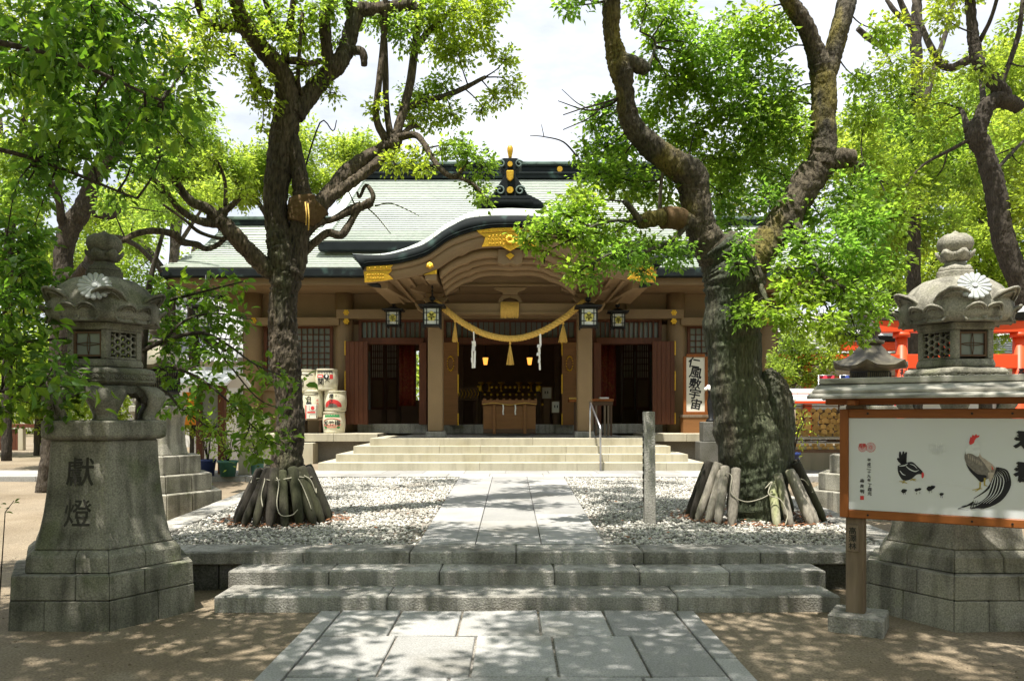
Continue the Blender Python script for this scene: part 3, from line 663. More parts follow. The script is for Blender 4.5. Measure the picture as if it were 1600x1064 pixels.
# gilt fittings of the barge board
def plate(poly, y0, y1, name='gilt_fitting', par=None):
    m = MB(); m.prism([(Xf(a, YK), y0, Zf(b, YK)) for a, b in poly], (0, y1 - y0, 0)); return build(m, name, GOLD, par or hall, .008)
def filigree(par, px0, px1, py0, py1, nx, ny, y):
    m = MB()
    for i in range(nx):
        for j in range(ny):
            x = Xf(px0 + (px1 - px0) * (i + .5) / nx, YK); z = Zf(py0 + (py1 - py0) * (j + .5) / ny, YK); r = (Xf(px1, YK) - Xf(px0, YK)) / nx * .34
            a0 = rnd.uniform(0, 6.3); m.tube([(x + r * (1 - k / 11) * math.cos(a0 + k * .75), y, z + r * (1 - k / 11) * math.sin(a0 + k * .75)) for k in range(9)], .011, 5)
    return build(m, 'filigree', GOLD, par)
def ends(f, s):
    q = (lambda x: x) if s == 0 else (lambda x: 1594 - x)
    o_ = plate([(q(x), y) for x, y in ((572, 416), (614, 413.5), (610, 418), (612, 421), (572, 423))], YK + .02, YK + .08)
    m = MB()
    for k in range(4): m.ball((Xf(q(577 + k * 9), YK), YK + .015, Zf(419.2 - k * .5, YK)), .022, 8)
    build(m, 'rivet', GOLD, o_)
    o_ = plate([(q(x), y) for x, y in ((568, 423.5), (612, 421.5), (606, 428), (614, 435.5), (600, 438), (569, 441))], YK + .045, YK + .1)
    filigree(o_, min(q(572), q(600)), max(q(572), q(600)), 426, 437, 7, 2, YK + .04)
    m = MB(); c = (Xf(q(671.5), YK), Zf(415.5, YK))
    for k in range(7):
        t = math.pi * (k / 6) ; m.tube([(c[0], YK + .04, c[1] - .01), (c[0] + .085 * math.cos(t), YK + .04, c[1] + .085 * math.sin(t))], [.02, .034], 8)
    m.tube([(c[0], YK + .02, c[1] - .06), (c[0], YK + .04, c[1])], [.03, .06], 8); build(m, 'gilt_flower', GOLD, hall)
    # bracket end with gilt face below the flower
    m = MB(); xa, xb = sorted((Xf(q(662), YK + .3), Xf(q(682), YK + .3))); m.prism([(Xf(q(661), YK), YK + .1, Zf(428.5, YK)), (Xf(q(682), YK), YK + .1, Zf(419.5, YK)), (Xf(q(681.5), YK), YK + .1, Zf(427, YK))], (0, .04, 0)); build(m, 'gilt_fitting', GOLD, hall)
    m = MB(); A = (Xf(q(672), YK), YK + .12, Zf(428, YK) - .02); B = (Xf(q(685), 20.5), 20.6, Zf(450, 20.5) + .1); m.bar(A, B, .27, .22); build(m, 'bracket_arm', WOOD, hall, .01)
    # diagonal hip rafter and black strip at the porch corner
    m = MB(); m.bar((Xf(q(600), YK + .3), YK + .35, Zf(441, YK) + .0), (Xf(q(640), 23), 23.2, Zf(466, 23)), .16, .2); build(m, 'hip_rafter', WOOD, hall, .008)
    m = MB(); m.bar((Xf(q(580), YK + .3), YK + .4, Zf(440, YK) + .05), (Xf(q(620), 23), 23.1, Zf(462, 23)), .24, .1); build(m, 'corner_gutter', COPD, hall)
    m = MB(); xs_ = [Xf(q(575), YK), Xf(q(648), 22.9)]
    m.add([(Xf(q(573), YK), YK + .25, Zf(438, YK)), (Xf(q(672), YK), YK + .25, Zf(424, YK)), (Xf(q(690), 22.9), 22.9, Zf(452, 22.9)), (Xf(q(612), 22.9), 22.9, Zf(458, 22.9))], [(0, 1, 2, 3)]); build(m, 'porch_soffit', WOOD, hall)
both(ends)
o_ = plate([(744.5, 359.5), (770, 356), (797, 355), (824, 356), (849.5, 359.5), (846, 364), (797, 360.5), (748, 364)], YK + .02, YK + .08)
m = MB()
for k in range(9): m.ball((Xf(754 + k * 10.75, YK), YK + .015, Zf(360.2 - 2.4 * math.sin(math.pi * k / 8), YK)), .022, 8)
build(m, 'rivet', GOLD, o_)
o_ = plate([(748, 364.4), (797, 361), (846, 364.4), (838, 368), (840, 378), (841.5, 385), (812, 383.5), (797, 392), (782, 383.5), (752.5, 385), (756, 378), (758, 370)], YK + .04, YK + .1)
filigree(o_, 762, 790, 366, 383, 5, 3, YK + .035); filigree(o_, 804, 832, 366, 383, 5, 3, YK + .035)
m = MB(); c = (Xf(797, YK), Zf(375, YK))
for k in range(16): t = k * math.pi / 8; m.tube([(c[0] + .02 * math.cos(t), YK + .03, c[1] + .02 * math.sin(t)), (c[0] + .12 * math.cos(t), YK + .03, c[1] + .12 * math.sin(t))], [.008, .022], 6)
build(m, 'crest', GOLD, o_)
plate([(797, 392.5), (804, 397.5), (797, 403.5), (790, 397.5)], YK + .14, YK + .2, 'gilt_diamond')
# pendant block under the peak
m = MB(); m.prism([(Xf(x, YK), YK + .2, Zf(y, YK)) for x, y in ((778, 386), (816, 386), (817, 408), (808, 412), (797, 409), (786, 412), (777, 408))], (0, .3, 0)); build(m, 'gable_pendant', WOOD, hall, .015)
# porch columns, stone bases, bracket complexes, beams
YC = 20.5
def pcol(f, s):
    a, b = f(668.5, 691.5); hb('porch_column', a, b, 452, 674, YC, YC + .39, WOOD, .025, D=YC)
    a, b = f(664, 696); x0, x1 = hx(a, YC - .06), hx(b, YC - .06); m = MB(); m.loft([[(x0, YC - .06, ZF), (x1, YC - .06, ZF), (x1, YC + .46, ZF), (x0, YC + .46, ZF)], [(x0 + .03, YC - .03, Zf(674, YC)), (x1 - .03, YC - .03, Zf(674, YC)), (x1 - .03, YC + .43, Zf(674, YC)), (x0 + .03, YC + .43, Zf(674, YC))]]); build(m, 'column_base', KERB, hall, .01)
    q = (lambda x: x) if s == 0 else (lambda x: 1594 - x)
    def pr(poly, y0, y1, name, bv=.012): m = MB(); m.prism([(Xf(q(x), YC), y0, Zf(y, YC)) for x, y in poly], (0, y1 - y0, 0)); build(m, name, WOOD, hall, bv)
    pr([(641, 436), (717, 436), (717, 453), (708, 457), (694, 459), (666, 459), (652, 456), (641, 452)], YC - .08, YC + .48, 'bracket_boat')
    pr([(665, 459), (695, 459), (692, 466), (668, 466)], YC - .12, YC + .5, 'bearing_block'); pr([(660, 466), (700, 466), (694, 474), (666, 474)], YC - .14, YC + .52, 'bearing_block')
    pr([(668, 475), (668, 489), (660, 488), (652, 483), (648, 475.5), (648, 471), (655, 475)], YC + .05, YC + .35, 'beam_nosing')
both(pcol)
hb('rainbow_beam', 681, 913, 426, 446, YC - .02, YC + .36, WOOD, .02, D=YC)
hb('beam_fillet', 700, 894, 444, 447.5, YC - .05, YC, WOOD, .004, D=YC)
hb('tie_beam', 691, 903, 473, 490.5, YC + .02, YC + .36, WOOD, .02, D=YC)
hb('beam_fillet', 691, 903, 487.5, 491, YC - .03, YC + .03, WOOD, .004, D=YC)
def fr(poly, y0, y1, name): m = MB(); m.prism([(Xf(x, YC), y0, Zf(y, YC)) for x, y in poly], (0, y1 - y0, 0)); build(m, name, WOOD, hall, .012)
fr([(770, 448), (824, 448), (820, 453), (810, 456), (808, 460), (786, 460), (784, 456), (774, 453)], YC, YC + .3, 'frog_leg_block')
for sg in (-1, 1): fr([(797 + sg * x, y) for x, y in ((0, 460), (12, 460), (17, 466), (20, 473), (15, 473), (9, 467), (0, 465.5))], YC + .05, YC + .28, 'frog_leg_strut')
fr([(782, 406), (812, 406), (806, 416), (788, 416)], YC, YC + .3, 'gable_block'); fr([(776, 416), (818, 416), (814, 425.5), (780, 425.5)], YC, YC + .3, 'gable_block')
# dark timber gable wall above the rainbow beam
m = MB(); m.prism([(Xf(x, YC + .2), YC + .2, Zf(y, YC + .2)) for x, y in ((700, 428), (894, 428), (880, 415), (845, 402), (797, 398), (749, 402), (714, 415))], (0, .1, 0)); build(m, 'gable_wall', WOOD, hall)
# ridge ornament of the porch
YO = 19.2
orn = MB()
def op(poly, y0, y1, mt=COPD, par=None, name='ridge_ornament', bv=.02):
    m = MB(); m.prism([(Xf(x, YO), y0, Zf(y, YO)) for x, y in poly], (0, y1 - y0, 0)); return build(m, name, mt, par or hall, bv)
L = [(743, 319), (752, 312), (762, 307), (770, 303), (774, 296), (781, 286), (787, 277), (790, 268), (789, 264), (783, 262), (779, 258), (779, 253), (782, 249), (786, 247.5), (786.5, 247)]
sym = L + [(1594 - x, y) for x, y in reversed(L)]
ro = op(sym, YO, YO + .45)
for pyo in ((768, 308.5, 826, 313), (764, 313.5, 830, 318)): op([(pyo[0], pyo[1]), (pyo[2], pyo[1]), (pyo[2] + 4, pyo[3]), (pyo[0] - 4, pyo[3])], YO - .12, YO, COPD, ro, 'base_moulding', .01)
for px, py, r in ((797, 298.5, .085), (797, 258, .065)): m = MB(); m.tube([(Xf(px, YO), YO, Zf(py, YO)), (Xf(px, YO), YO - .1, Zf(py, YO))], [r, r * .93], 20); build(m, 'gilt_disc', GOLD, ro)
op([(791, 268), (803, 268), (802, 280), (799, 284), (795, 284), (792, 280)], YO - .1, YO, GOLD, ro, 'gilt_plaque')
m = MB(); m.lathe([(.03, -.02), (.045, .1), (.07, .22), (.075, .3), (.05, .36), (.01, .37)], 14, (Xf(797, YO), YO + .2, Zf(247, YO))); build(m, 'gilt_finial', GOLD, ro)
for sg in (-1, 1):
    for cx_, cy_, r in ((797 + sg * 14, 257, .1), (797 + sg * 15.5, 298.5, .125)):
        m = MB(); c = (Xf(cx_, YO), Zf(cy_, YO)); m.tube([(c[0] + sg * r * (1 - k / 22) * math.cos(.3 + k * .5), YO - .03, c[1] + r * (1 - k / 22) * math.sin(.3 + k * .5)) for k in range(17)], .022, 7)
        build(m, 'scroll', COPG, ro)
m = MB(); m.prism([(Xf(x, YO), YO + .45, Zf(y, YO)) for x, y in ((788, 262), (806, 262), (812, 285), (822, 306), (772, 306), (782, 285))], (0, 5.5, 0)); build(m, 'porch_ridge', COPD, hall)

# ================================================================ THINGS AT THE HALL
# straw rope with tassels and paper streamers
D0 = 20.25
rp = thing('sacred_rope', W(797, 475, D0), 'thick twisted straw rope sagging between the two porch columns, with tassels and white paper zigzags', 'sacred rope')
pth = cr_spline([W(*p, D0) for p in ((681, 473), (700, 487), (720, 502.5), (750, 519), (775, 526.5), (797, 529), (820, 526.5), (850, 516), (880, 498), (900, 482), (912, 472))], 14)
for k in range(3):
    m = MB(); pts = []
    for i, p in enumerate(pth):
        a = i * .85 + k * 2.094; t = pth[min(i + 1, len(pth) - 1)] - pth[max(i - 1, 0)]; t = Vector(t).normalized(); n = Vector((0, 1, 0)); b = t.cross(n)
        pts.append(Vector(p) + (n * math.cos(a) + b * math.sin(a)) * .042)
    m.tube(pts, .046, 7); build(m, 'rope_strand', STRAW, rp)
for pts in (((684, 470), (677, 478), (673, 492), (670, 503)), ((909, 470), (918, 480), (923, 490), (926, 497))):
    m = MB(); m.tube(cr_spline([W(a, b, D0 + (.12 if a < 800 else 0)) for a, b in pts], 5), .06, 8)
    for k in range(14): e = W(pts[-1][0] + rnd.uniform(-4, 4), pts[-1][1] + rnd.uniform(3, 10), D0 + rnd.uniform(-.03, .1)); m.tube([W(*pts[-1], D0 + .05), e], [.012, .004], 4)
    build(m, 'rope_end', STRAW, rp)
for px, y0, y1, wd in ((711, 497, 534, 4.5), (797, 531, 570, 6), (880, 500, 535, 8)):
    m = MB(); m.tube([W(px, y0, D0), W(px, y0 + 7, D0)], [.018, .03], 8)
    for k in range(46):
        a = rnd.uniform(0, 6.28); r = math.sqrt(rnd.random()) * wd * D0 / F; e = W(px, y1 + rnd.uniform(-2, 1), D0) + Vector((r * math.cos(a), r * math.sin(a) * .8, 0)); s_ = W(px, y0 + 6, D0)
        m.tube([s_, s_.lerp(e, .5) + Vector((e.x - s_.x, e.y - s_.y, 0)) * .05, e], [.011, .009, .007], 4)
    build(m, 'straw_tassel', STRAW, rp)
def shide(px, seq, D, k=1.0):
    m = MB(); y = .0
    for (x0, x1, y0, y1), dy in seq:
        a, b, c, d = W(px + x0, y0, D), W(px + x1, y0, D), W(px + x1 + (1 if dy > 0 else -1) * .6, y1, D), W(px + x0 + (1 if dy > 0 else -1) * .6, y1, D)
        o = Vector((0, dy, 0)); m.add([a, b, c + o, d + o, a + Vector((0, .006, 0)), b + Vector((0, .006, 0)), c + o + Vector((0, .006, 0)), d + o + Vector((0, .006, 0))], [(3, 2, 1, 0), (4, 5, 6, 7), (0, 1, 5, 4), (2, 3, 7, 6), (1, 2, 6, 5), (3, 0, 4, 7)])
    return m
build(shide(740, [((-1, 1, 518, 534), .02), ((-3, 3, 533, 541), .05), ((-2.5, 2.8, 540, 549), -.05), ((-3.5, -.6, 548, 575), .04), ((.6, 3.6, 548, 575), -.04), ((-4.4, -1, 559, 566), .03)], D0 - .05), 'paper_streamer', PAPER, rp)
build(shide(843, [((-.5, 2.6, 521, 540), .03), ((-3.4, 2.6, 538, 543), -.05), ((-2.6, 1.2, 542, 553), .05), ((-4.2, 1.5, 551, 556), -.03), ((-1.6, 1.2, 555, 562), .04), ((-2, 1.6, 561, 567), -.03), ((-1.2, 1.4, 566, 578), .02)], D0 - .05), 'paper_streamer', PAPER, rp)
# fringe on the tie beam
m = MB()
for k in range(26):
    x = 783 + 27 * k / 25; m.tube([W(x, 472, YC - .06), W(x + rnd.uniform(-.3, .3), 484, YC - .1), W(x + rnd.uniform(-.6, .6), 496.5 + rnd.uniform(-1, 1), YC - .06)], [.016, .017, .014], 5)
props(build(m, 'straw_fringe', STRAW), 'short golden straw fringe hanging over the middle of the porch tie beam', 'fringe')

def hang_lamp(px, py, sc_, D, top, label, gname='iron lamps hanging at the porch'):
    c = W(px, py, D); r = thing('hanging_lamp', c, label, 'lamp', gname)
    h, w_ = .225 * sc_, .20 * sc_
    def p(name, mt, fn, par=r, bv=0): m = MB(); fn(m); return build(m, name, mt, par, bv, local=True)
    p('lamp_body', IRON, lambda m: [m.box(-w_ - .02, w_ + .02, -w_ - .02, w_ + .02, -h - .02, -h + .02), m.box(-w_ - .02, w_ + .02, -w_ - .02, w_ + .02, h - .02, h + .02)] + [m.box(x - .018, x + .018, y - .018, y + .018, -h - .07, h) for x in (-w_, w_) for y in (-w_, w_)])
    p('lamp_glass', LGLASS, lambda m: m.box(-w_ + .02, w_ - .02, -w_ + .02, w_ - .02, -h + .03, h - .03))
    p('glazing_bar', IRON, lambda m: [m.box(-w_, w_, -w_ + .0, -w_ + .018, z - .008, z + .008) for z in (-h * .45, h * .4)] + [m.box(x - .008, x + .008, -w_ + .001, -w_ + .017, -h, h) for x in (-w_ * .62, w_ * .62)])
    if gname: p('gilt_flower', LEMON, lambda m: [m.tube([(.3 * w_ * math.cos(k * 1.2566 + .3), -w_ - .004, .3 * h * math.sin(k * 1.2566 + .3)), (.3 * w_ * math.cos(k * 1.2566 + .3), -w_ + .02, .3 * h * math.sin(k * 1.2566 + .3))], .3 * w_, 9) for k in range(5)])
    p('lamp_roof', IRON, lambda m: [m.loft([[(s * a, s2 * a, z) for s, s2 in ((-1, -1), (1, -1), (1, 1), (-1, 1))] for a, z in ((w_ * 1.62, h + .02), (w_ * 1.66, h + .06), (w_ * .9, h + .09), (w_ * .4, h + .15))]), m.ball((0, 0, h + .24), .055 * sc_ + .02, 10)])
    p('lamp_chain', IRON, lambda m: [m.tube([(0, 0, h + .15), (0, 0, Zf(top, D) - c.z)], .014, 6)] + [m.lathe([(.03, 0), (.03, .03)], 8, (0, 0, h + .33 + .09 * k)) for k in range(max(1, int((Zf(top, D) - c.z - h - .4) / .09)))])
    return r
hang_lamp(675.5, 495.5, 1.0, 19.85, 437, 'larger iron lamp hanging in front of the left porch column')
hang_lamp(919, 496.5, 1.0, 19.85, 437, 'larger iron lamp hanging in front of the right porch column')
hang_lamp(615, 498, .92, 23.3, 455, 'smaller iron lamp hanging before the left doorway transom')
hang_lamp(965, 501, .92, 23.3, 456, 'smaller iron lamp hanging before the right doorway transom')

# offertory box
D = 22.2
ob = thing('offertory_box', W(796, 677, D), 'orange-brown wooden offertory box standing in the middle of the porch', 'offertory box')
def ow(name, a, b, c_, d, y0, y1, mt, bv=.008): m = MB(); m.box(hx(a, D), hx(b, D), y0, y1, Zf(d, D), Zf(c_, D)); return build(m, name, mt, ob, bv)
ow('side_panel', 755, 837, 633, 671, D + .04, D + .8, OFFW); ow('plinth_rail', 755, 837, 670, 677, D + .02, D + .82, WOODD)
for a, b in ((770, 774.5), (818, 822.5)): ow('corner_post', a, b, 632, 678, D - .02, D + .86, OFFW)
ow('top_rail', 753, 839, 625, 632.5, D - .04, D + .88, OFFW)
m = MB()
for k in range(9): x = hx(757 + k * 10, D); m.bar((x, D, Zf(625, D) + .02), (x, D + .84, Zf(625, D) + .02), .06, .05)
build(m, 'grating', OFFW, ob)
m = MB(); m.tube(cr_spline([W(a, b, D - .06) for a, b in ((754, 632), (772, 629.5), (797, 632.5), (820, 629.5), (838, 632))], 5), .012, 6); build(m, 'rope', STRAW, ob)
for px in (786, 805): build(shide(px, [((-1, 1, 632, 638), .02), ((-.4, 1.6, 637, 643), -.02), ((-1.2, .8, 642, 648), .02)], D - .06), 'paper_streamer', PAPER, ob)
# writing desk right of the porch, small stand, papers
D = 21.9
dk = thing('writing_desk', W(940, 682, D), 'narrow wooden desk with grey legs right of the right porch column', 'desk')
m = MB(); m.box(hx(922, D), hx(959, D), D, D + .5, Zf(627, D), Zf(623, D)); build(m, 'desk_top', ORW, dk, .008)
m = MB(); m.box(hx(923, D), hx(958, D), D + .04, D + .46, Zf(633, D), Zf(627, D)); build(m, 'apron', WOODD, dk)
for a in (925, 930.5, 944, 949.5, 954): m = MB(); m.box(hx(a, D), hx(a + 3, D), D + .06, D + .12, ZF, Zf(633, D)); build(m, 'leg', WOODD if a > 953 else POSTW, dk)
m = MB(); m.box(hx(938, D), hx(952, D), D + .1, D + .36, Zf(623, D) + .002, Zf(620.5, D)); props(build(m, 'paper_sheaf', PAPER), 'sheaf of white papers lying on the narrow wooden desk', 'papers')
D = 22.4
sd = thing('tray_stand', W(896, 680, D), 'slim dark stand with a small tray left of the right porch column', 'stand')
m = MB(); m.box(hx(889, D), hx(903, D), D, D + .4, Zf(628, D), Zf(624, D)); build(m, 'tray', ORW, sd, .005)
m = MB(); m.box(hx(898, D), hx(903, D), D + .1, D + .3, ZF, Zf(628, D)); build(m, 'leg', WOODD, sd)
m = MB()
for k in range(5): m.ball((hx(891 + k * 2.4, D), D + .2, Zf(622.5, D)), .035, 8)
build(m, 'offering', STRAW, sd)
# inside: brocade banners, altar, lamps, framed papers
for px0, px1, s in ((624, 649, 'left'), (939, 963, 'right')):
    D = 26.2; m = MB(); n = 13; rings = []
    for k in range(n): u = k / (n - 1); rings.append([(hx(px0 + (px1 - px0) * u, D), D + .05 * math.sin(u * 14), Zf(y, D)) for y in (534, 570, 610, 634)])
    m.loft(rings, 0, True, False, False); o = build(m, 'brocade_banner', BROC); o.modifiers.new('cloth', 'SOLIDIFY').thickness = .012
    props(o, f'red brocade banner hanging inside the {s} doorway', 'banner', 'red brocade banners inside the hall')
D = 29.5
al = thing('altar', W(797, 640, D), 'dark lacquered altar with gilt fittings deep inside the hall', 'altar')
for k, (a, b, y0, y1) in enumerate(((740, 854, 628, 668), (752, 842, 612, 628), (764, 830, 600, 612))):
    m = MB(); m.box(hx(a, D), hx(b, D), D + .4 * k, D + 1.4, Zf(y1, D), Zf(y0, D)); build(m, 'altar_tier', INT, al, .02)
    m = MB()
    for q in range(9): x = hx(a + (b - a) * (q + .5) / 9, D); m.tube([(x, D + .4 * k, Zf(y0 + 4, D)), (x, D + .4 * k - .02, Zf(y0 + 4, D))], .045, 8)
    build(m, 'gilt_fitting', GOLD, al)
for px in (752, 764, 783, 811, 830, 842):
    m = MB(); m.lathe([(.09, 0), (.03, .08), (.03, .25), (.12, .33), (.13, .36)], 12, (hx(px, D), D + .2, Zf(612, D))); build(m, 'offering_stand', GOLD, al)
for px in (749, 841): m = MB(); m.box(hx(px - 3, D - 1), hx(px + 3, D - 1), D - 1, D - .8, 1.3, Zf(603, D - 1)); build(m, 'gilt_post', WOODD, al); m = MB(); m.box(hx(px - 3.4, D - 1), hx(px + 3.4, D - 1), D - 1.05, D - .75, Zf(611, D - 1), Zf(603, D - 1)); build(m, 'gilt_cap', GOLD, al)
D = 28
for px, s in ((758.5, 'left'), (827.5, 'right')):
    r = thing('amber_lamp', W(px, 564, D), f'small glowing amber lamp hanging {s} of the centre inside the dark hall', 'lamp', 'glowing amber lamps inside the hall')
    m = MB(); m.lathe([(.06, Zf(570, D)), (.10, Zf(559, D))], 8, (hx(px, D), D, 0)); build(m, 'lamp_shade', ORGL, r)
    m = MB(); m.lathe([(.13, Zf(559, D)), (.02, Zf(554, D))], 8, (hx(px, D), D, 0)); m.tube([(hx(px, D), D, Zf(554, D)), (hx(px, D), D, 5.2)], .01, 5); build(m, 'lamp_cap', IRON, r)
for a, b, y0, y1, DD, mt, lb in ((846, 863, 604, 624, 25.6, CALL, 'cream framed picture propped right of the altar inside the hall'), (861, 875, 626, 646, 25.2, CALL, 'pale paper notice standing low behind the right gilt-edged door')):
    r = thing('picture_frame', W((a + b) / 2, y1, DD), lb, 'picture'); m = MB(); m.box(hx(a, DD), hx(b, DD), DD, DD + .05, Zf(y1, DD), Zf(y0, DD)); build(m, 'frame', INT, r, .004)
    m = MB(); m.box(hx(a + 1.5, DD), hx(b - 1.5, DD), DD - .006, DD + .002, Zf(y1 - 1.5, DD), Zf(y0 + 1.5, DD)); build(m, 'sheet', TANI if y0 == 604 else CALL, r)
    m = MB()
    for k in range(2): m.box(hx(a + 5 + 4 * k, DD), hx(a + 6.6 + 4 * k, DD), DD - .009, DD - .005, Zf(y0 + 11, DD), Zf(y0 + 7, DD))
    build(m, 'lettering', INK, r)
    m = MB(); m.box(hx(a + 4, DD), hx(b - 4, DD), DD + .06, DD + .12, 1.3, Zf(y1 - 4, DD)); build(m, 'easel', INT, r)
for a, b, y0, y1 in ((713, 747, 605, 625),):
    DD = 27; r = thing('offering_table', W(730, 640, DD), 'low dark table with gilt lattice panel left of the altar', 'table'); m = MB(); m.box(hx(a, DD), hx(b, DD), DD, DD + .5, Zf(y1, DD), Zf(y0, DD)); build(m, 'cabinet', INT, r)
    m = MB()
    for k in range(7):
        x = hx(a + 2 + k * 5, DD); m.tube([(x, DD - .01, Zf(608, DD)), (x + .07, DD - .02, Zf(615, DD)), (x, DD - .01, Zf(622, DD))], .012, 5)
    build(m, 'gilt_lattice', GOLD, r)
    for q in (a + 1, b - 3): m = MB(); m.box(hx(q, DD), hx(q + 2, DD), DD + .1, DD + .2, 1.3, Zf(y1, DD)); build(m, 'leg', INT, r)
# handrail
hr = thing('handrail', (2.05, 19, .38), 'bent steel handrail standing on the stone stairs right of the path', 'handrail')
A0, A1, B1, B0 = W(922, 684, 19.85), W(922, 628, 19.85), W(938, 668, 18.3), W(938.5, 736, 18.36)
m = MB(); m.tube([A0, A1 - Vector((0, 0, .02))], .022, 10); build(m, 'post', STEEL, hr)
m = MB(); m.tube([A1, A1 + (B1 - A1) * .5, B1, B1 - Vector((0, .0, .06)), B1 * 0 + Vector((B0.x, B0.y, B0.z))], .025, 10); build(m, 'rail', STEEL, hr)
# calligraphy panel
D = 23.4
cp_ = thing('calligraphy_panel', W(1087, 675, D), 'tall framed panel of black brush calligraphy on a wooden stand beside the right doorway', 'calligraphy panel')
m = MB()
for q in ((1068, 1072.5, 557, 648), (1101.5, 1106, 557, 648), (1072.5, 1101.5, 553, 558), (1072.5, 1101.5, 643, 648)): m.box(hx(q[0], D), hx(q[1], D), D, D + .08, Zf(q[3], D), Zf(q[2], D))
build(m, 'frame', ORW, cp_, .006)
m = MB(); m.box(hx(1072.5, D), hx(1101.5, D), D + .03, D + .05, Zf(643, D), Zf(558, D)); build(m, 'sheet', CALL, cp_)
m = MB()
for k, ch in enumerate('仁風敷宇宙'):
    c = W(1086.5 + (-1.5, 1, 0, -.5, 1.5)[k], 566.5 + k * 16.2, D); s_ = 15.8 * D / F
    put_text(m, ch, s_, lambda a, b, z, c=c: (c.x + a + .12 * b, D + .027 - z, c.z + b - .16 * a), 0, 1.1, .08, .028)
build(m, 'lettering', INK, cp_)
m = MB(); m.box(hx(1067, D), hx(1108, D), D - .05, D + .4, Zf(677, D), Zf(652, D)); build(m, 'stand', OFFW, cp_, .01); m = MB(); m.box(hx(1066, D), hx(1109, D), D - .07, D + .42, Zf(652, D), Zf(648, D)); build(m, 'stand_top', POSTW, cp_, .006)
# vase of white flowers on a dark stone plinth
D = 19.6
pl = thing('stone_pedestal', W(1108, 736, D), 'dark polished stone pedestal right of the hall stairs', 'pedestal')
m = MB(); m.box(hx(1094, D), hx(1130, D), D, D + .55, .385, Zf(690, D)); build(m, 'pedestal_base', WALLST, pl, .015); m = MB(); m.box(hx(1100, D), hx(1126, D), D + .06, D + .5, Zf(690, D) + .002, Zf(659, D)); build(m, 'pedestal_block', WALLST, pl, .015)
va = thing('flower_vase', W(1111, 659, D + .25), 'dark bronze vase with white flowers on the stone pedestal', 'vase')
c = W(1111, 659, D + .25); m = MB(); m.lathe([(.13, 0), (.12, .05), (.06, .1), (.09, .3), (.1, .5), (.06, .7), (.09, .78), (.08, .79)], 18, c); build(m, 'vase_body', IRON, va)
m = MB()
for k in range(14): m.ball((c.x + rnd.uniform(-.14, .14), c.y + rnd.uniform(-.1, .1), c.z + .84 + rnd.uniform(-.03, .06)), .045, 8)
build(m, 'flowers', PAPER, va)
# straw-wrapped sake barrels
def barrel(px, py0, py1, D, label, deco):
    z0, z1 = Zf(py1, D), Zf(py0, D); h = z1 - z0; r = .335; c = Vector((hx(px, D), D, z0)); t = thing('sake_barrel', c, label, 'barrel', 'stacked straw-wrapped barrels')
    RR = lambda z: r * (.90 + .10 * math.sin(math.pi * min(max(z / h, 0), 1)))
    m = MB(); m.lathe([(r * .8, 0)] + [(RR(h * k / 10), h * (.02 + .96 * k / 10)) for k in range(11)] + [(r * .82, h)], 32, c); build(m, 'barrel_body', BARREL, t)
    for k in (0.06, .93):
        m = MB()
        for q in range(2): m.lathe([(RR(h * k) + .0, h * k - .016 + q * .03), (RR(h * k) + .015, h * k + q * .03), (RR(h * k), h * k + .016 + q * .03)], 32, c, caps=False)
        build(m, 'straw_band', BARREL, t)
    fn = lambda a, b, z, e=.0052: (c.x + (RR(h / 2 + b) + e + z) * math.sin(a / r), c.y - (RR(h / 2 + b) + e + z) * math.cos(a / r), c.z + h / 2 + b)
    for nm, mt, items in deco:
        m = MB()
        for it in items:
            if it[0] == 'T': put_text(m, it[1], it[4], lambda a, b, z: fn(a + it[2], b + it[3], z), 0, 1.0, 0, it[5] if len(it) > 5 else .02)
            elif it[0] == 'R':   # band patch a0,a1,b0,b1
                n = 10; vv = [fn(it[1] + (it[2] - it[1]) * i / n, q, 0, .002) for q in (it[3], it[4]) for i in range(n + 1)]
                m.add(vv, [(i, i + 1, n + 2 + i, n + 1 + i) for i in range(n)])
            elif it[0] == 'C':   # disc / half disc: a,b,ra,rb,start,end
                n = 22; vv = [fn(it[1] + q * it[3] * math.cos(it[5] + (it[6] - it[5]) * i / n), it[2] + q * it[4] * math.sin(it[5] + (it[6] - it[5]) * i / n), 0, .0035 if mt is REDI else .0042) for q in (.01, .2, .4, .6, .8, 1) for i in range(n + 1)]
                m.add(vv, [(r_ * (n + 1) + i, r_ * (n + 1) + i + 1, (r_ + 1) * (n + 1) + i + 1, (r_ + 1) * (n + 1) + i) for r_ in range(5) for i in range(n)])
            elif it[0] == 'L':   # arc line
                n = 24; m.tube([fn(it[1] + it[3] * math.cos(it[5] + (it[6] - it[5]) * i / n), it[2] + it[4] * math.sin(it[5] + (it[6] - it[5]) * i / n), 0) for i in range(n + 1)], .006, 4)
        build(m, nm, mt, t)
    return t
P2 = math.pi
DB = 23.35
barrel(522, 643.5, 677, DB, 'bottom straw-wrapped barrel with green fringe print, at the foot of the stack', [('lettering', INK, [('T', '松', -.17, -.01, .16), ('T', '竹', 0, -.01, .15), ('T', '梅', .17, -.01, .16)]), ('green_print', GREENI, [('C', -.2 + .08 * k, .19, .045, .05, 0, P2) for k in range(6)] + [('R', -.24, .25, .165, .195), ('C', -.2, -.13, .05, .04, 0, 6.3), ('C', .2, -.13, .05, .04, 0, 6.3)]), ('red_print', REDI, [('L', 0, .02, .27, .11, .15, P2 - .15), ('L', 0, -.03, .27, .10, P2 + .15, 2 * P2 - .15), ('L', 0, -.09, .12, .03, 0, P2)])])
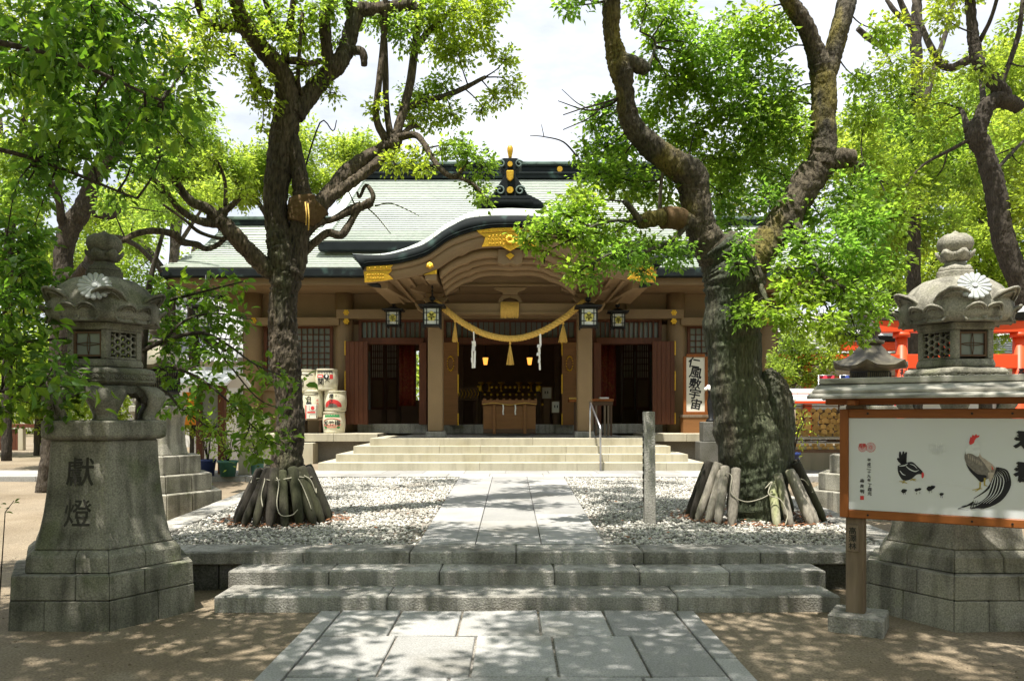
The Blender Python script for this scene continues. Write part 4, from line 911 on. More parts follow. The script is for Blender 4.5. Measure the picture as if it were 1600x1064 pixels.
barrel(524, 611, 643, DB, 'straw-wrapped barrel printed with a red hill, second from the bottom at the door side', [('red_print', REDI, [('C', .0, -.17, .27, .22, 0, P2)]), ('grey_print', GREYI, [('C', -.01, -.18, .15, .11, 0, P2)]), ('lettering', INK, [('T', '櫻', -.05, .15, .13), ('T', '正', -.05, .0, .11), ('T', '宗', -.05, -.12, .12), ('T', 'ホシ', .13, .16, .06, .0)])])
barrel(488.5, 610, 652, DB, 'straw-wrapped barrel with two bold black characters, partly behind the carton', [('lettering', INK, [('T', '白', -.03, .15, .15, .03), ('T', '雪', -.03, -.03, .16, .03), ('L', 0, .30, .26, .03, P2 + .2, 2 * P2 - .2), ('T', '小西', .2, .31, .06, 0)]), ('red_print', REDI, [('T', '清', .22, .1, .07, 0), ('T', '酒', .22, .0, .07, 0), ('T', '造', .22, -.09, .07, 0)])])
barrel(510.5, 577, 610.5, DB, 'top barrel beside the door with a dark fringe and red and black print', [('fringe_print', INK, [('R', -.26, .26, .22, .27)] + [('R', -.25 + .05 * k, -.23 + .05 * k, .17, .22) for k in range(11)] + [('C', .06, .09, .085, .07, 0, 6.3)]), ('red_print', REDI, [('R', -.24, -.03, .06, .15), ('R', .16, .27, .02, .15)]), ('white_print', PAPER, [('R', -.2, -.06, .085, .115), ('C', .07, .1, .03, .05, 0, 6.3)]), ('lettering', INK, [('T', '関', -.11, -.06, .20), ('T', '大', .09, .0, .15)])])
barrel(480.5, 578, 613, DB + .05, 'top barrel half hidden by the trunk of the left camphor tree', [('lettering', INK, [('T', '菊', -.12, -.08, .2), ('R', -.2, .24, .19, .2)]), ('green_print', GREYI, [('R', -.2, .25, .16, .18)])])
sh = thing('barrel_shelf', W(490, 690, DB), 'low wooden shelf board carrying the left barrels', 'shelf')
m = MB(); m.box(hx(473, DB), hx(505, DB), DB - .4, DB + .4, Zf(656.5, DB), Zf(654, DB) + .0); build(m, 'shelf_board', POSTW, sh, .004)
for a in (474, 501): m = MB(); m.box(hx(a, DB), hx(a + 2.5, DB), DB - .2, DB + .3, 1.157, Zf(656.5, DB)); build(m, 'leg', POSTW if a < 480 else WOODD, sh)
bx = thing('sake_carton', W(488, 654, DB - .33), 'small pale carton with red rosette print standing on the shelf before the barrels', 'carton')
D = DB - .36; m = MB(); m.box(hx(480, D), hx(496.5, D), D - .2, D, Zf(654, DB) + .0, Zf(632, D)); build(m, 'carton', CALL, bx, .006)
m = MB(); c = W(488.5, 637.5, D - .2)
m.tube([(c.x, D - .203, c.z), (c.x, D - .2, c.z)], .055, 14); m.box(hx(483, D), hx(495.5, D), D - .204, D - .2, Zf(645.2, D), Zf(643, D)); m.box(hx(480, D), hx(481.5, D), D - .204, D - .2, Zf(654, D), Zf(633, D)); build(m, 'red_print', REDI, bx)
m = MB(); m.tube([W(a, b, D - .2) for a, b in ((483, 633), (483.5, 640), (486, 641.5), (492, 641.5), (494.5, 640), (495, 633))], .006, 4); m.tube([W(a, b, D - .2) for a, b in ((483, 653), (484, 647), (494, 647), (495, 653))], .006, 4); build(m, 'grey_print', GREYI, bx)

# ================================================================ STONE LANTERNS
def big_lantern(cx, cy, label, crest_a, mt, txt=True):
    t = thing('stone_lantern', (cx, cy, 0), label, 'stone lantern', 'great stone lanterns flanking the steps')
    C3 = [math.cos(k * math.pi / 3) for k in range(6)]; S3 = [math.sin(k * math.pi / 3) for k in range(6)]
    def hexr(r, z): return [(r * C3[k], r * S3[k], z) for k in range(6)]
    def P(name, fn, mts=None, par=t, bv=.01): m = MB(); fn(m); return build(m, name, mts or mt, par, bv, local=True)
    def course(r0, r1, z0, z1, split, name, r2=None, z2=None):
        for k in range(6):
            a, b = Vector((C3[k], S3[k], 0)), Vector((C3[(k + 1) % 6], S3[(k + 1) % 6], 0)); sp = split[k % len(split)]
            for u0, u1 in ((0, sp), (sp, 1)):
                g = .004; u0_, u1_ = u0 + g * .6, u1 - g * .6; j = rnd.uniform(-.006, .004)
                pt = lambda u, r: a.lerp(b, u) * (r + j)
                fl = [(r0, z0), (r1, z1)] + ([(r2, z2)] if r2 else [])
                rings = [[pt(u0_, r) + Vector((0, 0, z)), pt(u1_, r) + Vector((0, 0, z)), pt(u1_, r * .55) + Vector((0, 0, z)), pt(u0_, r * .55) + Vector((0, 0, z))] for r, z in fl]
                P(name, lambda m: m.loft(rings), bv=.007)
    course(.80, .785, -.08, .232, (.35, .55, .72, .45), 'base_stone'); course(.785, .775, .238, .43, (.66, .4, .3, .6), 'base_stone')
    P('base_core', lambda m: m.loft([hexr(.7, 0), hexr(.68, .42)]), bv=0)
    course(.675, .665, .434, .555, (.4, .6, .5), 'plinth_stone', .61, .605)
    P('plinth_core', lambda m: m.loft([hexr(.6, .43), hexr(.58, .6)]), bv=0)
    P('pedestal', lambda m: m.loft([hexr(.602, .606), hexr(.565, .70), hexr(.53, .85), hexr(.50, 1.05), hexr(.475, 1.3), hexr(.465, 1.49)]), bv=.012)
    P('cap_slab', lambda m: m.loft([hexr(.50, 1.492), hexr(.545, 1.52), hexr(.545, 1.652)]), bv=.012)
    # inscription on the face towards the viewer, engraving shade put into its dark colour
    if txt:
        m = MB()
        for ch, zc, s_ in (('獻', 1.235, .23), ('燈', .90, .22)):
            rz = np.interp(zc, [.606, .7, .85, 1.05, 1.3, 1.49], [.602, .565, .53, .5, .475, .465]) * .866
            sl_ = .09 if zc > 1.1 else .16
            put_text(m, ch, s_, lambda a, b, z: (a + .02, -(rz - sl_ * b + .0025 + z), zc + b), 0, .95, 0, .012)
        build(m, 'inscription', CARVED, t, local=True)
    for k in range(6):
        T = Matrix.Rotation(k * math.pi / 3, 4, 'Z')
        # curled leg: local x outwards, y along the edge
        rings = []
        for r, z, wt, th in ((.37, 1.945, .17, .10), (.435, 1.90, .17, .11), (.46, 1.84, .15, .11), (.44, 1.77, .115, .10), (.395, 1.71, .09, .09), (.385, 1.675, .085, .085), (.40, 1.652, .10, .10)):
            rings.append([T @ Vector((r + th / 2 * math.cos(a), wt * .9 * math.sin(a), z)) for a in [2 * math.pi * q / 12 for q in range(12)]])
        P('leg', lambda m: m.loft(rings[::-1], 0, True), bv=0)
        e0, e1 = Vector((C3[k], S3[k], 0)), Vector((C3[(k + 1) % 6], S3[(k + 1) % 6], 0))
        pl_ = [(0.12, 1.945), (.88, 1.945), (.86, 1.80), (.78, 1.855), (.7, 1.85), (.62, 1.885), (.5, 1.875), (.38, 1.885), (.3, 1.85), (.22, 1.855), (.14, 1.80)]
        n = (e0 + e1).normalized()
        P('apron', lambda m: m.prism([e0.lerp(e1, u) * .43 + Vector((0, 0, z)) for u, z in pl_], n * -.07), bv=.006)
    P('middle_slab', lambda m: m.loft([hexr(.40, 1.948), hexr(.445, 1.975), hexr(.445, 2.06), hexr(.43, 2.085), hexr(.36, 2.10)]), bv=.008)
    # carved waves on the slab
    for k in range(6):
        e0, e1 = Vector((C3[k], S3[k], 0)) * .447, Vector((C3[(k + 1) % 6], S3[(k + 1) % 6], 0)) * .447; n = (e0 + e1).normalized(); m = MB()
        for u, r in ((.14, .03), (.3, .034), (.46, .028), (.62, .036), (.78, .03), (.9, .022)):
            c = e0.lerp(e1, u) + Vector((0, 0, 2.005)); d = (e1 - e0).normalized()
            for rr in (r, r * .55): m.tube([c + d * rr * math.cos(a) + Vector((0, 0, rr * math.sin(a))) for a in np.linspace(-.2, 3.5, 9)], .008, 5)
        for u0, u1, z in ((.04, .96, 2.052), (.04, .96, 1.985)): m.bar(e0.lerp(e1, u0) + Vector((0, 0, z)), e0.lerp(e1, u1) + Vector((0, 0, z)), .016, .012)
        build(m, 'carved_wave', mt, t, local=True)
    # fire box: base, six panels, head
    RB = .325
    P('firebox_sill', lambda m: m.loft([hexr(.335, 2.102), hexr(.345, 2.12), hexr(RB, 2.17)]), bv=.006)
    P('firebox_head', lambda m: m.loft([hexr(RB, 2.415), hexr(RB + .01, 2.43), hexr(RB + .01, 2.478)]), bv=.006)
    for k in range(6):
        a, b = Vector((C3[k], S3[k], 0)) * RB, Vector((C3[(k + 1) % 6], S3[(k + 1) % 6], 0)) * RB; n = (a + b).normalized(); d = (b - a).normalized(); mid = (a + b) / 2
        pt = lambda u, z, o=0: mid + d * u + Vector((0, 0, z)) + n * o
        P('firebox_post', lambda m: m.prism([a * 1.0, a + d * .05, a + d * .05 - n * .05, a * .84], (0, 0, .244)) if False else m.prism([Vector((*(q[:2]), 2.172)) for q in (a, a + d * .045, a + d * .045 - n * .045, a * .86)], (0, 0, .241)), bv=.004)
        P('firebox_post', lambda m: m.prism([Vector((*(q[:2]), 2.172)) for q in (b * .86, b - d * .045 - n * .045, b - d * .045, b)], (0, 0, .241)), bv=.004)
        hw_ = RB / 2 - .045; z0, z1 = 2.19, 2.40
        if k % 2 == 0:      # small glazed window with wooden frame and cross bars
            def frame(m):
                for q in ((-hw_, -hw_ + .018, z0, z1), (hw_ - .018, hw_, z0, z1), (-hw_ + .018, hw_ - .018, z0, z0 + .016), (-hw_ + .018, hw_ - .018, z1 - .016, z1)):
                    m.add([pt(u, z, o) for o in (-.012, -.04) for u, z in ((q[0], q[2]), (q[1], q[2]), (q[1], q[3]), (q[0], q[3]))], [(0, 1, 2, 3), (7, 6, 5, 4), (0, 4, 5, 1), (1, 5, 6, 2), (2, 6, 7, 3), (3, 7, 4, 0)])
            wn = P('window', frame, WOODD, bv=0)
            P('pane', lambda m: m.add([pt(u, z, -.034) for u, z in ((-hw_ + .01, z0 + .01), (hw_ - .01, z0 + .01), (hw_ - .01, z1 - .01), (-hw_ + .01, z1 - .01))], [(0, 1, 2, 3)]), SHOJI, wn, 0)
            zc = (z0 + z1) / 2
            def bars(m):
                for s_ in (-1, 1): m.tube([pt(0 + s_ * .012 * math.sin(math.pi * q / 6), z0 + .016 + (z1 - z0 - .032) * q / 6, -.024) for q in range(7)], .0035, 4); m.tube([pt(-hw_ + .018 + (2 * hw_ - .036) * q / 6, zc + s_ * .012 * math.sin(math.pi * q / 6), -.024) for q in range(7)], .0035, 4)
            P('glazing_bar', bars, WOODD, wn, 0)
        else:               # pierced hexagon lattice
            def lat(m):
                rr = .033; dx, dz = rr * 1.5, rr * math.sqrt(3); nxl = int(hw_ / dx)
                for i in range(-nxl, nxl + 1):
                    for j in range(-3, 4):
                        c = (i * dx, 2.295 + j * dz + (dz / 2 if i % 2 else 0))
                        if abs(c[0]) > hw_ - .006 or c[1] > z1 + .004 or c[1] < z0 - .004: continue
                        R0 = [(c[0] + rr * math.cos(q * math.pi / 3), c[1] + rr * math.sin(q * math.pi / 3)) for q in range(6)]; R1 = [(c[0] + rr * .72 * math.cos(q * math.pi / 3), c[1] + rr * .72 * math.sin(q * math.pi / 3)) for q in range(6)]
                        cl_ = lambda p: (max(min(p[0], hw_), -hw_), max(min(p[1], z1), z0))
                        R0 = [cl_(p) for p in R0]; R1 = [cl_(p) for p in R1]
                        vv = [pt(*p, -.012) for p in R0] + [pt(*p, -.016) for p in R1] + [pt(*p, -.045) for p in R1] + [pt(*p, -.045) for p in R0]
                        m.add(vv, [(q, (q + 1) % 6, 6 + (q + 1) % 6, 6 + q) for q in range(6)] + [(6 + q, 6 + (q + 1) % 6, 12 + (q + 1) % 6, 12 + q) for q in range(6)] + [(12 + q, 12 + (q + 1) % 6, 18 + (q + 1) % 6, 18 + q) for q in range(6)])
            P('pierced_panel', lat, mt, bv=0)
            for q0, q1 in ((2.172, z0), (z1, 2.414)): P('panel_rail', lambda m: m.add([pt(u, z, o) for o in (-.006, -.045) for u, z in ((-hw_, q0), (hw_, q0), (hw_, q1), (-hw_, q1))], [(0, 1, 2, 3), (7, 6, 5, 4), (0, 4, 5, 1), (1, 5, 6, 2), (2, 6, 7, 3), (3, 7, 4, 0)]), bv=0)
    # roof: dome, corner petals, eave lobes
    prof = [(.30, 2.48), (.40, 2.485), (.44, 2.52), (.448, 2.57), (.435, 2.65), (.40, 2.73), (.345, 2.80), (.26, 2.86), (.15, 2.89)]
    rf_ = P('roof', lambda m: m.lathe(prof, 48), bv=0)
    def shield(w_, h_, n=14, sq=.30): return [(-w_ / 2 * .72, 0), (-w_ / 2 * .95, h_ * sq)] + [(-w_ / 2 * math.cos(math.pi * q / n), h_ * sq + h_ * (1 - sq) * math.sin(math.pi * q / n)) for q in range(n + 1)][0:] + [(w_ / 2 * .95, h_ * sq), (w_ / 2 * .72, 0)]
    def petal(k, ang, r_out, w_, h_, lean, z, rin, name):
        er = Vector((math.cos(ang), math.sin(ang), 0)); et = Vector((-math.sin(ang), math.cos(ang), 0))
        sh_ = shield(w_, h_)
        ro = [er * (r_out + lean * (v_ / h_) ** 1.5 - 1.3 * u * u / max(w_, .1)) + et * u + Vector((0, 0, z + v_)) for u, v_ in sh_]
        r2 = [er * (r_out - .075 + lean * .85 * (v_ / h_) ** 1.5 - 1.3 * u * u / max(w_, .1)) + et * u * 1.0 + Vector((0, 0, z + v_ * 1.0)) for u, v_ in sh_]
        ri = [er * rin + et * u * .8 + Vector((0, 0, z + .01 + v_ * .78)) for u, v_ in sh_]
        o = P(name, lambda m: m.loft([ri, r2, ro], 0, True), bv=.006, par=rf_)
        cen = sum(ro, Vector()) / len(ro)
        P('petal_rim', lambda m: [m.tube([p * 1.0 + er * .004 for p in ro], .012, 5), m.tube([cen + (p - cen) * .68 + er * .006 for p in ro[2:-2]], .008, 5)], bv=0, par=rf_)
    for k in range(6):
        petal(k, k * math.pi / 3, .452, .34, .255, .06, 2.488, .25, 'roof_petal')
        for q in (-1, 1): petal(k, k * math.pi / 3 + math.pi / 6 + q * .165, .462, .185, .135, .025, 2.476, .30, 'eave_lobe')
    # chrysanthemum crest
    ca = crest_a; er = Vector((math.cos(ca), math.sin(ca), 0)); et = Vector((-math.sin(ca), math.cos(ca), 0)); up_ = (Vector((0, 0, 1)) * .90 - er * .44).normalized(); nn = et.cross(up_).normalized(); nn = nn if nn.dot(er) > 0 else -nn
    c0 = er * .43 + Vector((0, 0, 2.755))
    cr_ = bpy.data.objects.new('crest', None); link(cr_, t)
    for q in range(16):
        a = q * math.pi / 8; dr = et * math.cos(a) + up_ * math.sin(a); tn = -et * math.sin(a) + up_ * math.cos(a)
        def pet(m):
            pr_ = [(.02, .0055), (.06, .0135), (.096, .0205), (.116, .0222), (.128, .013)]
            rings = [[c0 + dr * r + tn * w_ * math.cos(b) + nn * (max(.014 * math.sin(b), -.01)) for b in np.linspace(0, 2 * math.pi, 8, endpoint=False)] for r, w_ in pr_]
            m.loft(rings, 0, True)
        P('crest_petal', pet, PALESTONE, cr_, 0)
    P('crest_centre', lambda m: m.tube([c0 - nn * .02, c0 + nn * .024], [.028, .021], 12), PALESTONE, cr_, 0)
    # neck and jewel
    P('neck', lambda m: [m.loft([hexr(.165, 2.875), hexr(.165, 2.945)]), m.loft([hexr(.15, 2.946), hexr(.145, 2.975), hexr(.105, 3.0), hexr(.085, 3.03)])], bv=.008)
    fn_ = P('finial_bowl', lambda m: m.lathe([(.07, 3.028), (.10, 3.045), (.125, 3.085), (.13, 3.10), (.10, 3.115)], 24), bv=0)
    for q in range(6):
        a = q * math.pi / 3 + .5; er2 = Vector((math.cos(a), math.sin(a), 0)); et2 = Vector((-math.sin(a), math.cos(a), 0))
        P('lotus_petal', lambda m: m.loft([[er2 * (.075 + o) + et2 * u * .8 + Vector((0, 0, 3.035)) for u, o in ((-.05, 0), (0, .03), (.05, 0), (0, -.02))], [er2 * (.135 + o) + et2 * u + Vector((0, 0, 3.09)) for u, o in ((-.068, -.02), (0, .015), (.068, -.02), (0, -.04))], [er2 * (.158 + o) + et2 * u * .35 + Vector((0, 0, 3.128)) for u, o in ((-.05, -.012), (0, 0), (.05, -.012), (0, -.02))]], 0, True), bv=0, par=fn_)
    P('jewel', lambda m: m.lathe([(.09, 3.10), (.132, 3.14), (.146, 3.185), (.134, 3.232), (.09, 3.268), (.035, 3.28), (.022, 3.292), (.004, 3.305)], 24), bv=0)
    return t
PALESTONE = mat('pale_crest_stone', (.42, .44, .44), .8, .15, 8, rand=.05)
CRESTW = PALESTONE
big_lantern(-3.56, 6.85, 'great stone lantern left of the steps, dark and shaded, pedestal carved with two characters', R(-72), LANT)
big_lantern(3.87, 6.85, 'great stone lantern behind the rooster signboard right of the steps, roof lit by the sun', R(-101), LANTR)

def second_lantern(cx, cy, zb, label, txt):
    t = thing('tiered_lantern', (cx, cy, zb), label, 'stone lantern', 'tiered lanterns before the hall')
    def hexr(r, z): return [(r * math.cos(k * math.pi / 3), r * math.sin(k * math.pi / 3), z) for k in range(6)]
    def P(name, fn, mts=LANTR, par=t, bv=.012): m = MB(); fn(m); return build(m, name, mts, par, bv, local=True)
    def course(r, z0, z1, sp):
        for k in range(6):
            a, b = Vector(hexr(1, 0)[k]), Vector(hexr(1, 0)[(k + 1) % 6])
            for u0, u1 in ((.003, sp - .003), (sp + .003, .997)):
                P('tier_stone', lambda m: m.prism([a.lerp(b, u) * rr + Vector((0, 0, z0)) for u, rr in ((u0, r * .5), (u0, r), (u1, r), (u1, r * .5))][::-1], (0, 0, z1 - z0)) , bv=.012)
    course(1.0, -.1, .36, .45); course(.84, .364, .63, .55); course(.66, .634, .92, .4)
    P('tier_core', lambda m: [m.loft([hexr(.9, -.05), hexr(.9, .355)]), m.loft([hexr(.75, .356), hexr(.75, .625)]), m.loft([hexr(.58, .626), hexr(.58, .915)])], bv=0)
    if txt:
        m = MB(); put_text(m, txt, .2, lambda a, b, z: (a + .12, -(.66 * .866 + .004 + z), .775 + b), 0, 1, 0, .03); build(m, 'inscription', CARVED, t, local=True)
    P('pedestal', lambda m: m.loft([hexr(.46, .922), hexr(.42, 1.1), hexr(.40, 1.4), hexr(.42, 1.52), hexr(.47, 1.58), hexr(.5, 1.6), hexr(.5, 1.7)]))
    P('middle_slab', lambda m: m.loft([hexr(.36, 1.702), hexr(.44, 1.76), hexr(.44, 1.84), hexr(.33, 1.87)]))
    fb = P('firebox', lambda m: m.loft([hexr(.34, 1.872), hexr(.32, 1.9), hexr(.33, 2.28)]), BRONZE)
    m = MB()
    for k in range(6):
        a, b = Vector(hexr(.326, 0)[k]), Vector(hexr(.326, 0)[(k + 1) % 6])
        for q in range(1, 10): p = a.lerp(b, q / 10); m.bar(p + Vector((0, 0, 1.93)), p + Vector((0, 0, 2.24)), .014, .02)
        for z in (1.93, 2.08, 2.24): m.bar(a + Vector((0, 0, z)), b + Vector((0, 0, z)), .02, .02)
    build(m, 'grille', IRON, fb, local=True)
    n = 24; rings = []
    for r, z, lift in ((.34, 2.27, 0), (.58, 2.29, .09), (.60, 2.33, .09), (.47, 2.40, .04), (.36, 2.48, .015), (.26, 2.58, 0), (.19, 2.66, 0), (.17, 2.69, 0)):
        ring = []
        for j in range(n):
            a = 2 * math.pi * j / n; c6 = abs(((a / (math.pi / 3)) % 1) - .5) * 2; rr = r * (math.cos(math.pi / 6) / math.cos(((a + math.pi / 6) % (math.pi / 3)) - math.pi / 6) if False else (.9 + .1 * c6 ** 2)); ring.append((rr * math.cos(a), rr * math.sin(a), z + lift * c6 ** 3))
        rings.append(ring)
    P('roof', lambda m: m.loft(rings, 0, False), BRONZE, bv=0)
    P('finial', lambda m: m.lathe([(.2, 2.69), (.21, 2.74), (.13, 2.76), (.10, 2.82), (.15, 2.87), (.16, 2.9), (.13, 2.98), (.05, 3.04), (.01, 3.1)], 18), BRONZE, bv=0)
    return t
second_lantern(-5.66, 12.6, .14, 'tiered stone lantern with a carved character, standing behind the left great lantern', '常')
second_lantern(5.76, 12.6, .14, 'tiered lantern with dark bronze roof and grille, standing behind the signboard', None)

# ================================================================ FOREGROUND AND GARDEN THINGS
# square stone post
c0 = W(1015, 813, 9.77); m = MB(); s_ = .068
m.loft([[(c0.x - s_, c0.y - s_, .3), (c0.x + s_, c0.y - s_, .3), (c0.x + s_, c0.y + s_, .3), (c0.x - s_, c0.y + s_, .3)], [(c0.x - s_ - .012, c0.y - s_, 1.74), (c0.x + s_ - .012, c0.y - s_, 1.74), (c0.x + s_ - .012, c0.y + s_, 1.74), (c0.x - s_ - .012, c0.y + s_, 1.74)]])
sp_ = thing('stone_post', (c0.x, c0.y, .35), 'slim square granite post standing in the gravel right of the path', 'post'); build(m, 'shaft', KERB, sp_, .008)
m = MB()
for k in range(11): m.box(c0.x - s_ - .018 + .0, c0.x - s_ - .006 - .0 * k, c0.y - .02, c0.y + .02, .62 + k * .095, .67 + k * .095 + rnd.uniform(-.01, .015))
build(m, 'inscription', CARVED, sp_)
# log guards round the two camphor trunks
def guard(cx, cy, r0, r1, h, specs, mt, label, zb=.36):
    t = thing('log_guard', (cx, cy, zb), label, 'log guard', 'rings of leaning logs round the camphor trunks')
    for a, dr, rad, hh, mtk in specs:
        a = R(a); er = Vector((math.cos(a), math.sin(a), 0)); et = Vector((-er.y, er.x, 0)); p0 = Vector((cx, cy, zb)) + er * (r0 + dr); p1 = Vector((cx, cy, zb + hh)) + er * (r1 + dr * .3) + et * rnd.uniform(-.06, .06)
        d = (p1 - p0).normalized(); p0 = p0 - d * .04
        m = MB(); m.tube([p0, p0 + d * .03, p0.lerp(p1, .12), p0.lerp(p1, .24), p0.lerp(p1, .6), p1 - d * .03, p1, p1 + d * .012], [rad * .25, rad * .4, rad * .8, rad * .98, rad * 1.02, rad, rad * .97, rad * .8], 14, lump=.08, seed=a * 7, bark=.004)
        build(m, 'log', mtk, t)
    return t
lc = W(444, 800, 9.95); LTX, LTY = lc.x, 9.95
specs = [(a, rnd.uniform(-.03, .03), rnd.uniform(.052, .068), rnd.uniform(.60, .68), LOGD) for a in np.arange(-178, 180, 17.5)]
lg = guard(LTX, LTY, .57, .28, .64, specs, LOGD, 'skirt of dark leaning logs tied round the left camphor trunk')
def gr(t, cx, cy, r0, r1, h, pts, zb=.36, mt=ROPEW):
    m = MB(); P_ = []
    for a, u, o in pts: a = R(a); r = r0 + (r1 - r0) * u + o; P_.append(Vector((cx + r * math.cos(a), cy + r * math.sin(a), zb + h * u)))
    m.tube(cr_spline(P_, 6), .0065, 6); build(m, 'rope', mt, t)
gr(lg, LTX, LTY, .57, .28, .62, [(-140, .78, .06), (-120, .9, .05), (-108, .88, .09), (-106, .6, .1), (-100, .38, .1)]); gr(lg, LTX, LTY, .57, .28, .62, [(-88, .93, .06), (-82, .8, .1), (-83, .45, .09), (-78, .24, .1), (-66, .22, .1), (-58, .32, .1)])
gr(lg, LTX, LTY, .57, .28, .62, [(-52, .95, .07), (-46, .8, .09), (-42, .5, .1), (-40, .3, .09)]); gr(lg, LTX, LTY, .57, .28, .62, [(-170, .86, .07), (-160, .9, .07), (-150, .8, .07), (-141, .86, .07), (-130, .9, .07), (-112, .9, .07), (-95, .87, .07), (-70, .9, .07), (-50, .93, .07), (-30, .9, .07), (-5, .9, .07)])
gr(lg, LTX, LTY, .57, .28, .62, [(-36, .95, .09), (-28, .85, .12), (-24, .6, .1), (-20, .68, .1)])
rc = W(1172, 800, 10.2); RTX, RTY = rc.x, 10.2
specs = [(a, d, rd * .9, h, mt_) for a, d, rd, h, mt_ in ((-170, 0, .062, .72, LOGD), (-158, .02, .064, .72, LOGP), (-146, .0, .062, .62, LOGP), (-134, .03, .064, .68, LOGP), (-122, .02, .066, .66, LOGP), (-84, .0, .058, .50, LOGP), (-72, .02, .062, .60, LOGP), (-50, .05, .066, .64, LOGP), (-39, .05, .06, .58, LOGP), (-22, .1, .064, .72, LOGD), (-10, .1, .06, .75, LOGD), (10, .05, .06, .7, LOGD), (30, 0, .06, .7, LOGD), (150, 0, .06, .7, LOGD), (170, 0, .06, .7, LOGD))]
rg_ = guard(RTX, RTY, .80, .53, .66, specs, LOGP, 'ring of pale mossy logs leaning against the right camphor trunk')
gr(rg_, RTX, RTY, .80, .53, .64, [(-140, .75, .08), (-134, .95, .08), (-126, .9, .1), (-124, .6, .11), (-112, .45, .05), (-98, .5, .05), (-86, .62, .09)]); gr(rg_, RTX, RTY, .80, .53, .64, [(-92, .7, .07), (-84, .82, .08), (-90, .6, .09), (-80, .5, .1), (-76, .25, .1), (-80, .05, .1)]); gr(rg_, RTX, RTY, .80, .53, .64, [(-40, .85, .08), (-32, .8, .1), (-26, .62, .12), (-22, .6, .13), (-30, .58, .12)])
m = MB(); n = 520; a = rng.uniform(0, 6.28, n); r = np.abs(rng.normal(.78, .14, n)); P_ = np.stack([RTX + r * np.cos(a), RTY + r * np.sin(a), .375 + rng.uniform(0, .02, n)], 1); n2 = 260
a = rng.uniform(0, 6.28, n2); r = np.abs(rng.normal(.66, .12, n2)); P_ = np.vstack([P_, np.stack([LTX + r * np.cos(a), LTY + r * np.sin(a), .375 + rng.uniform(0, .02, n2)], 1)])
n3 = 60; xx = rng.uniform(.97, 2.0, n3); P_ = np.vstack([P_, np.stack([xx * rng.choice([-1, 1], n3), rng.uniform(8.05, 14, n3), np.full(n3, .372)], 1)])
Vv, Ff = scatter(P_, rng.uniform(.018, .036, len(P_)), OCT, .2, .1); o = bpy.data.objects.new('leaf_litter', fastmesh('leaf_litter', Vv, Ff, FALLEN, False)); link(o); props(o, 'reddish fallen leaves scattered round the trunks on the gravel', 'leaf litter', kind='stuff')

# signboard with little roof
SX, SY, SA = 2.71, 6.2, R(-31.5)
sg = thing('signboard', (SX, SY, 0), 'roofed wooden signboard with a white panel painted with a rooster, hen and chicks', 'signboard', rz=SA)
def SU(px): k = (px - 800) / F; return (SY * k - SX) / (.8526 + .5225 * k)
def SZ(px, py): D = SY - .5225 * SU(px); return EYE + (HOR - py) * D / F
def S(px, py, o=0): return Vector((SU(px), -.034 - o, SZ(px, py)))
def sp(name, mts, fn, par=sg, bv=.006): m = MB(); fn(m); return build(m, name, mts, par, bv, local=True)
E1 = 1.70
for u in (0.0, 1.6): sp('post', POSTW, lambda m: m.box(u - .068, u + .068, .0, .135, .11, 1.778), bv=.008)
for u in (0.02, 1.62): sp('foot_block', KERB, lambda m: m.box(u - .20, u + .20, -.14, .26, -.1, .135), bv=.012)
for q in ((-.105, -.04, .89, 1.745), (E1 - .065, E1, .89, 1.745)): sp('frame_stile', ORW, lambda m: m.box(q[0], q[1], -.05, -.003, q[2], q[3]))
for q in ((.89, .955), (1.675, 1.745)): sp('frame_rail', ORH, lambda m: m.box(-.0395, E1 - .0655, -.049, -.003, q[0], q[1]))
sp('sign_face', BOARD, lambda m: m.box(-.039, E1 - .066, -.032, -.004, .956, 1.674), bv=0)
sp('frame_bolt', IRON, lambda m: [m.tube([(u, -.054, z), (u, -.045, z)], .008, 8) for u in (.1, .8, 1.05) for z in (.92, 1.71)], bv=0)
sp('name_plate', POSTW, lambda m: m.box(-.06, .03, -.012, -.001, .62, .83), bv=.003)
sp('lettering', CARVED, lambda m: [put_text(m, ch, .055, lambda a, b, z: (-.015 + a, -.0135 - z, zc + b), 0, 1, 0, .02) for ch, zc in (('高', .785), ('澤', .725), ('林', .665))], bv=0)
for u0, u1, y0, z0, y1, z1, nm in ((-.31, 1.95, -.27, 1.822, -.12, 1.862, 'roof_plank'), (-.285, 1.93, -.19, 1.868, .03, 1.925, 'roof_plank'), (-.31, 1.95, .40, 1.822, .25, 1.862, 'roof_plank'), (-.285, 1.93, .32, 1.868, .11, 1.925, 'roof_plank')):
    sp(nm, WEATH, lambda m: m.add([(u, y, z + t) for t in (0, .022) for u, y, z in ((u0, y0, z0), (u1, y0, z0), (u1, y1, z1), (u0, y1, z1))], [(3, 2, 1, 0), (4, 5, 6, 7), (0, 1, 5, 4), (1, 2, 6, 5), (2, 3, 7, 6), (3, 0, 4, 7)]), bv=.003)
sp('ridge_board', WEATH, lambda m: m.box(-.27, 1.92, -.01, .145, 1.945, 1.992), bv=.005)
sp('roof_beam', ORH, lambda m: m.box(-.22, 1.85, -.0, .13, 1.78, 1.85), bv=.004)
for u in (0, 1.6): sp('bracket', ORW, lambda m: m.box(u - .03, u + .03, -.22, .36, 1.775, 1.815), bv=.004)
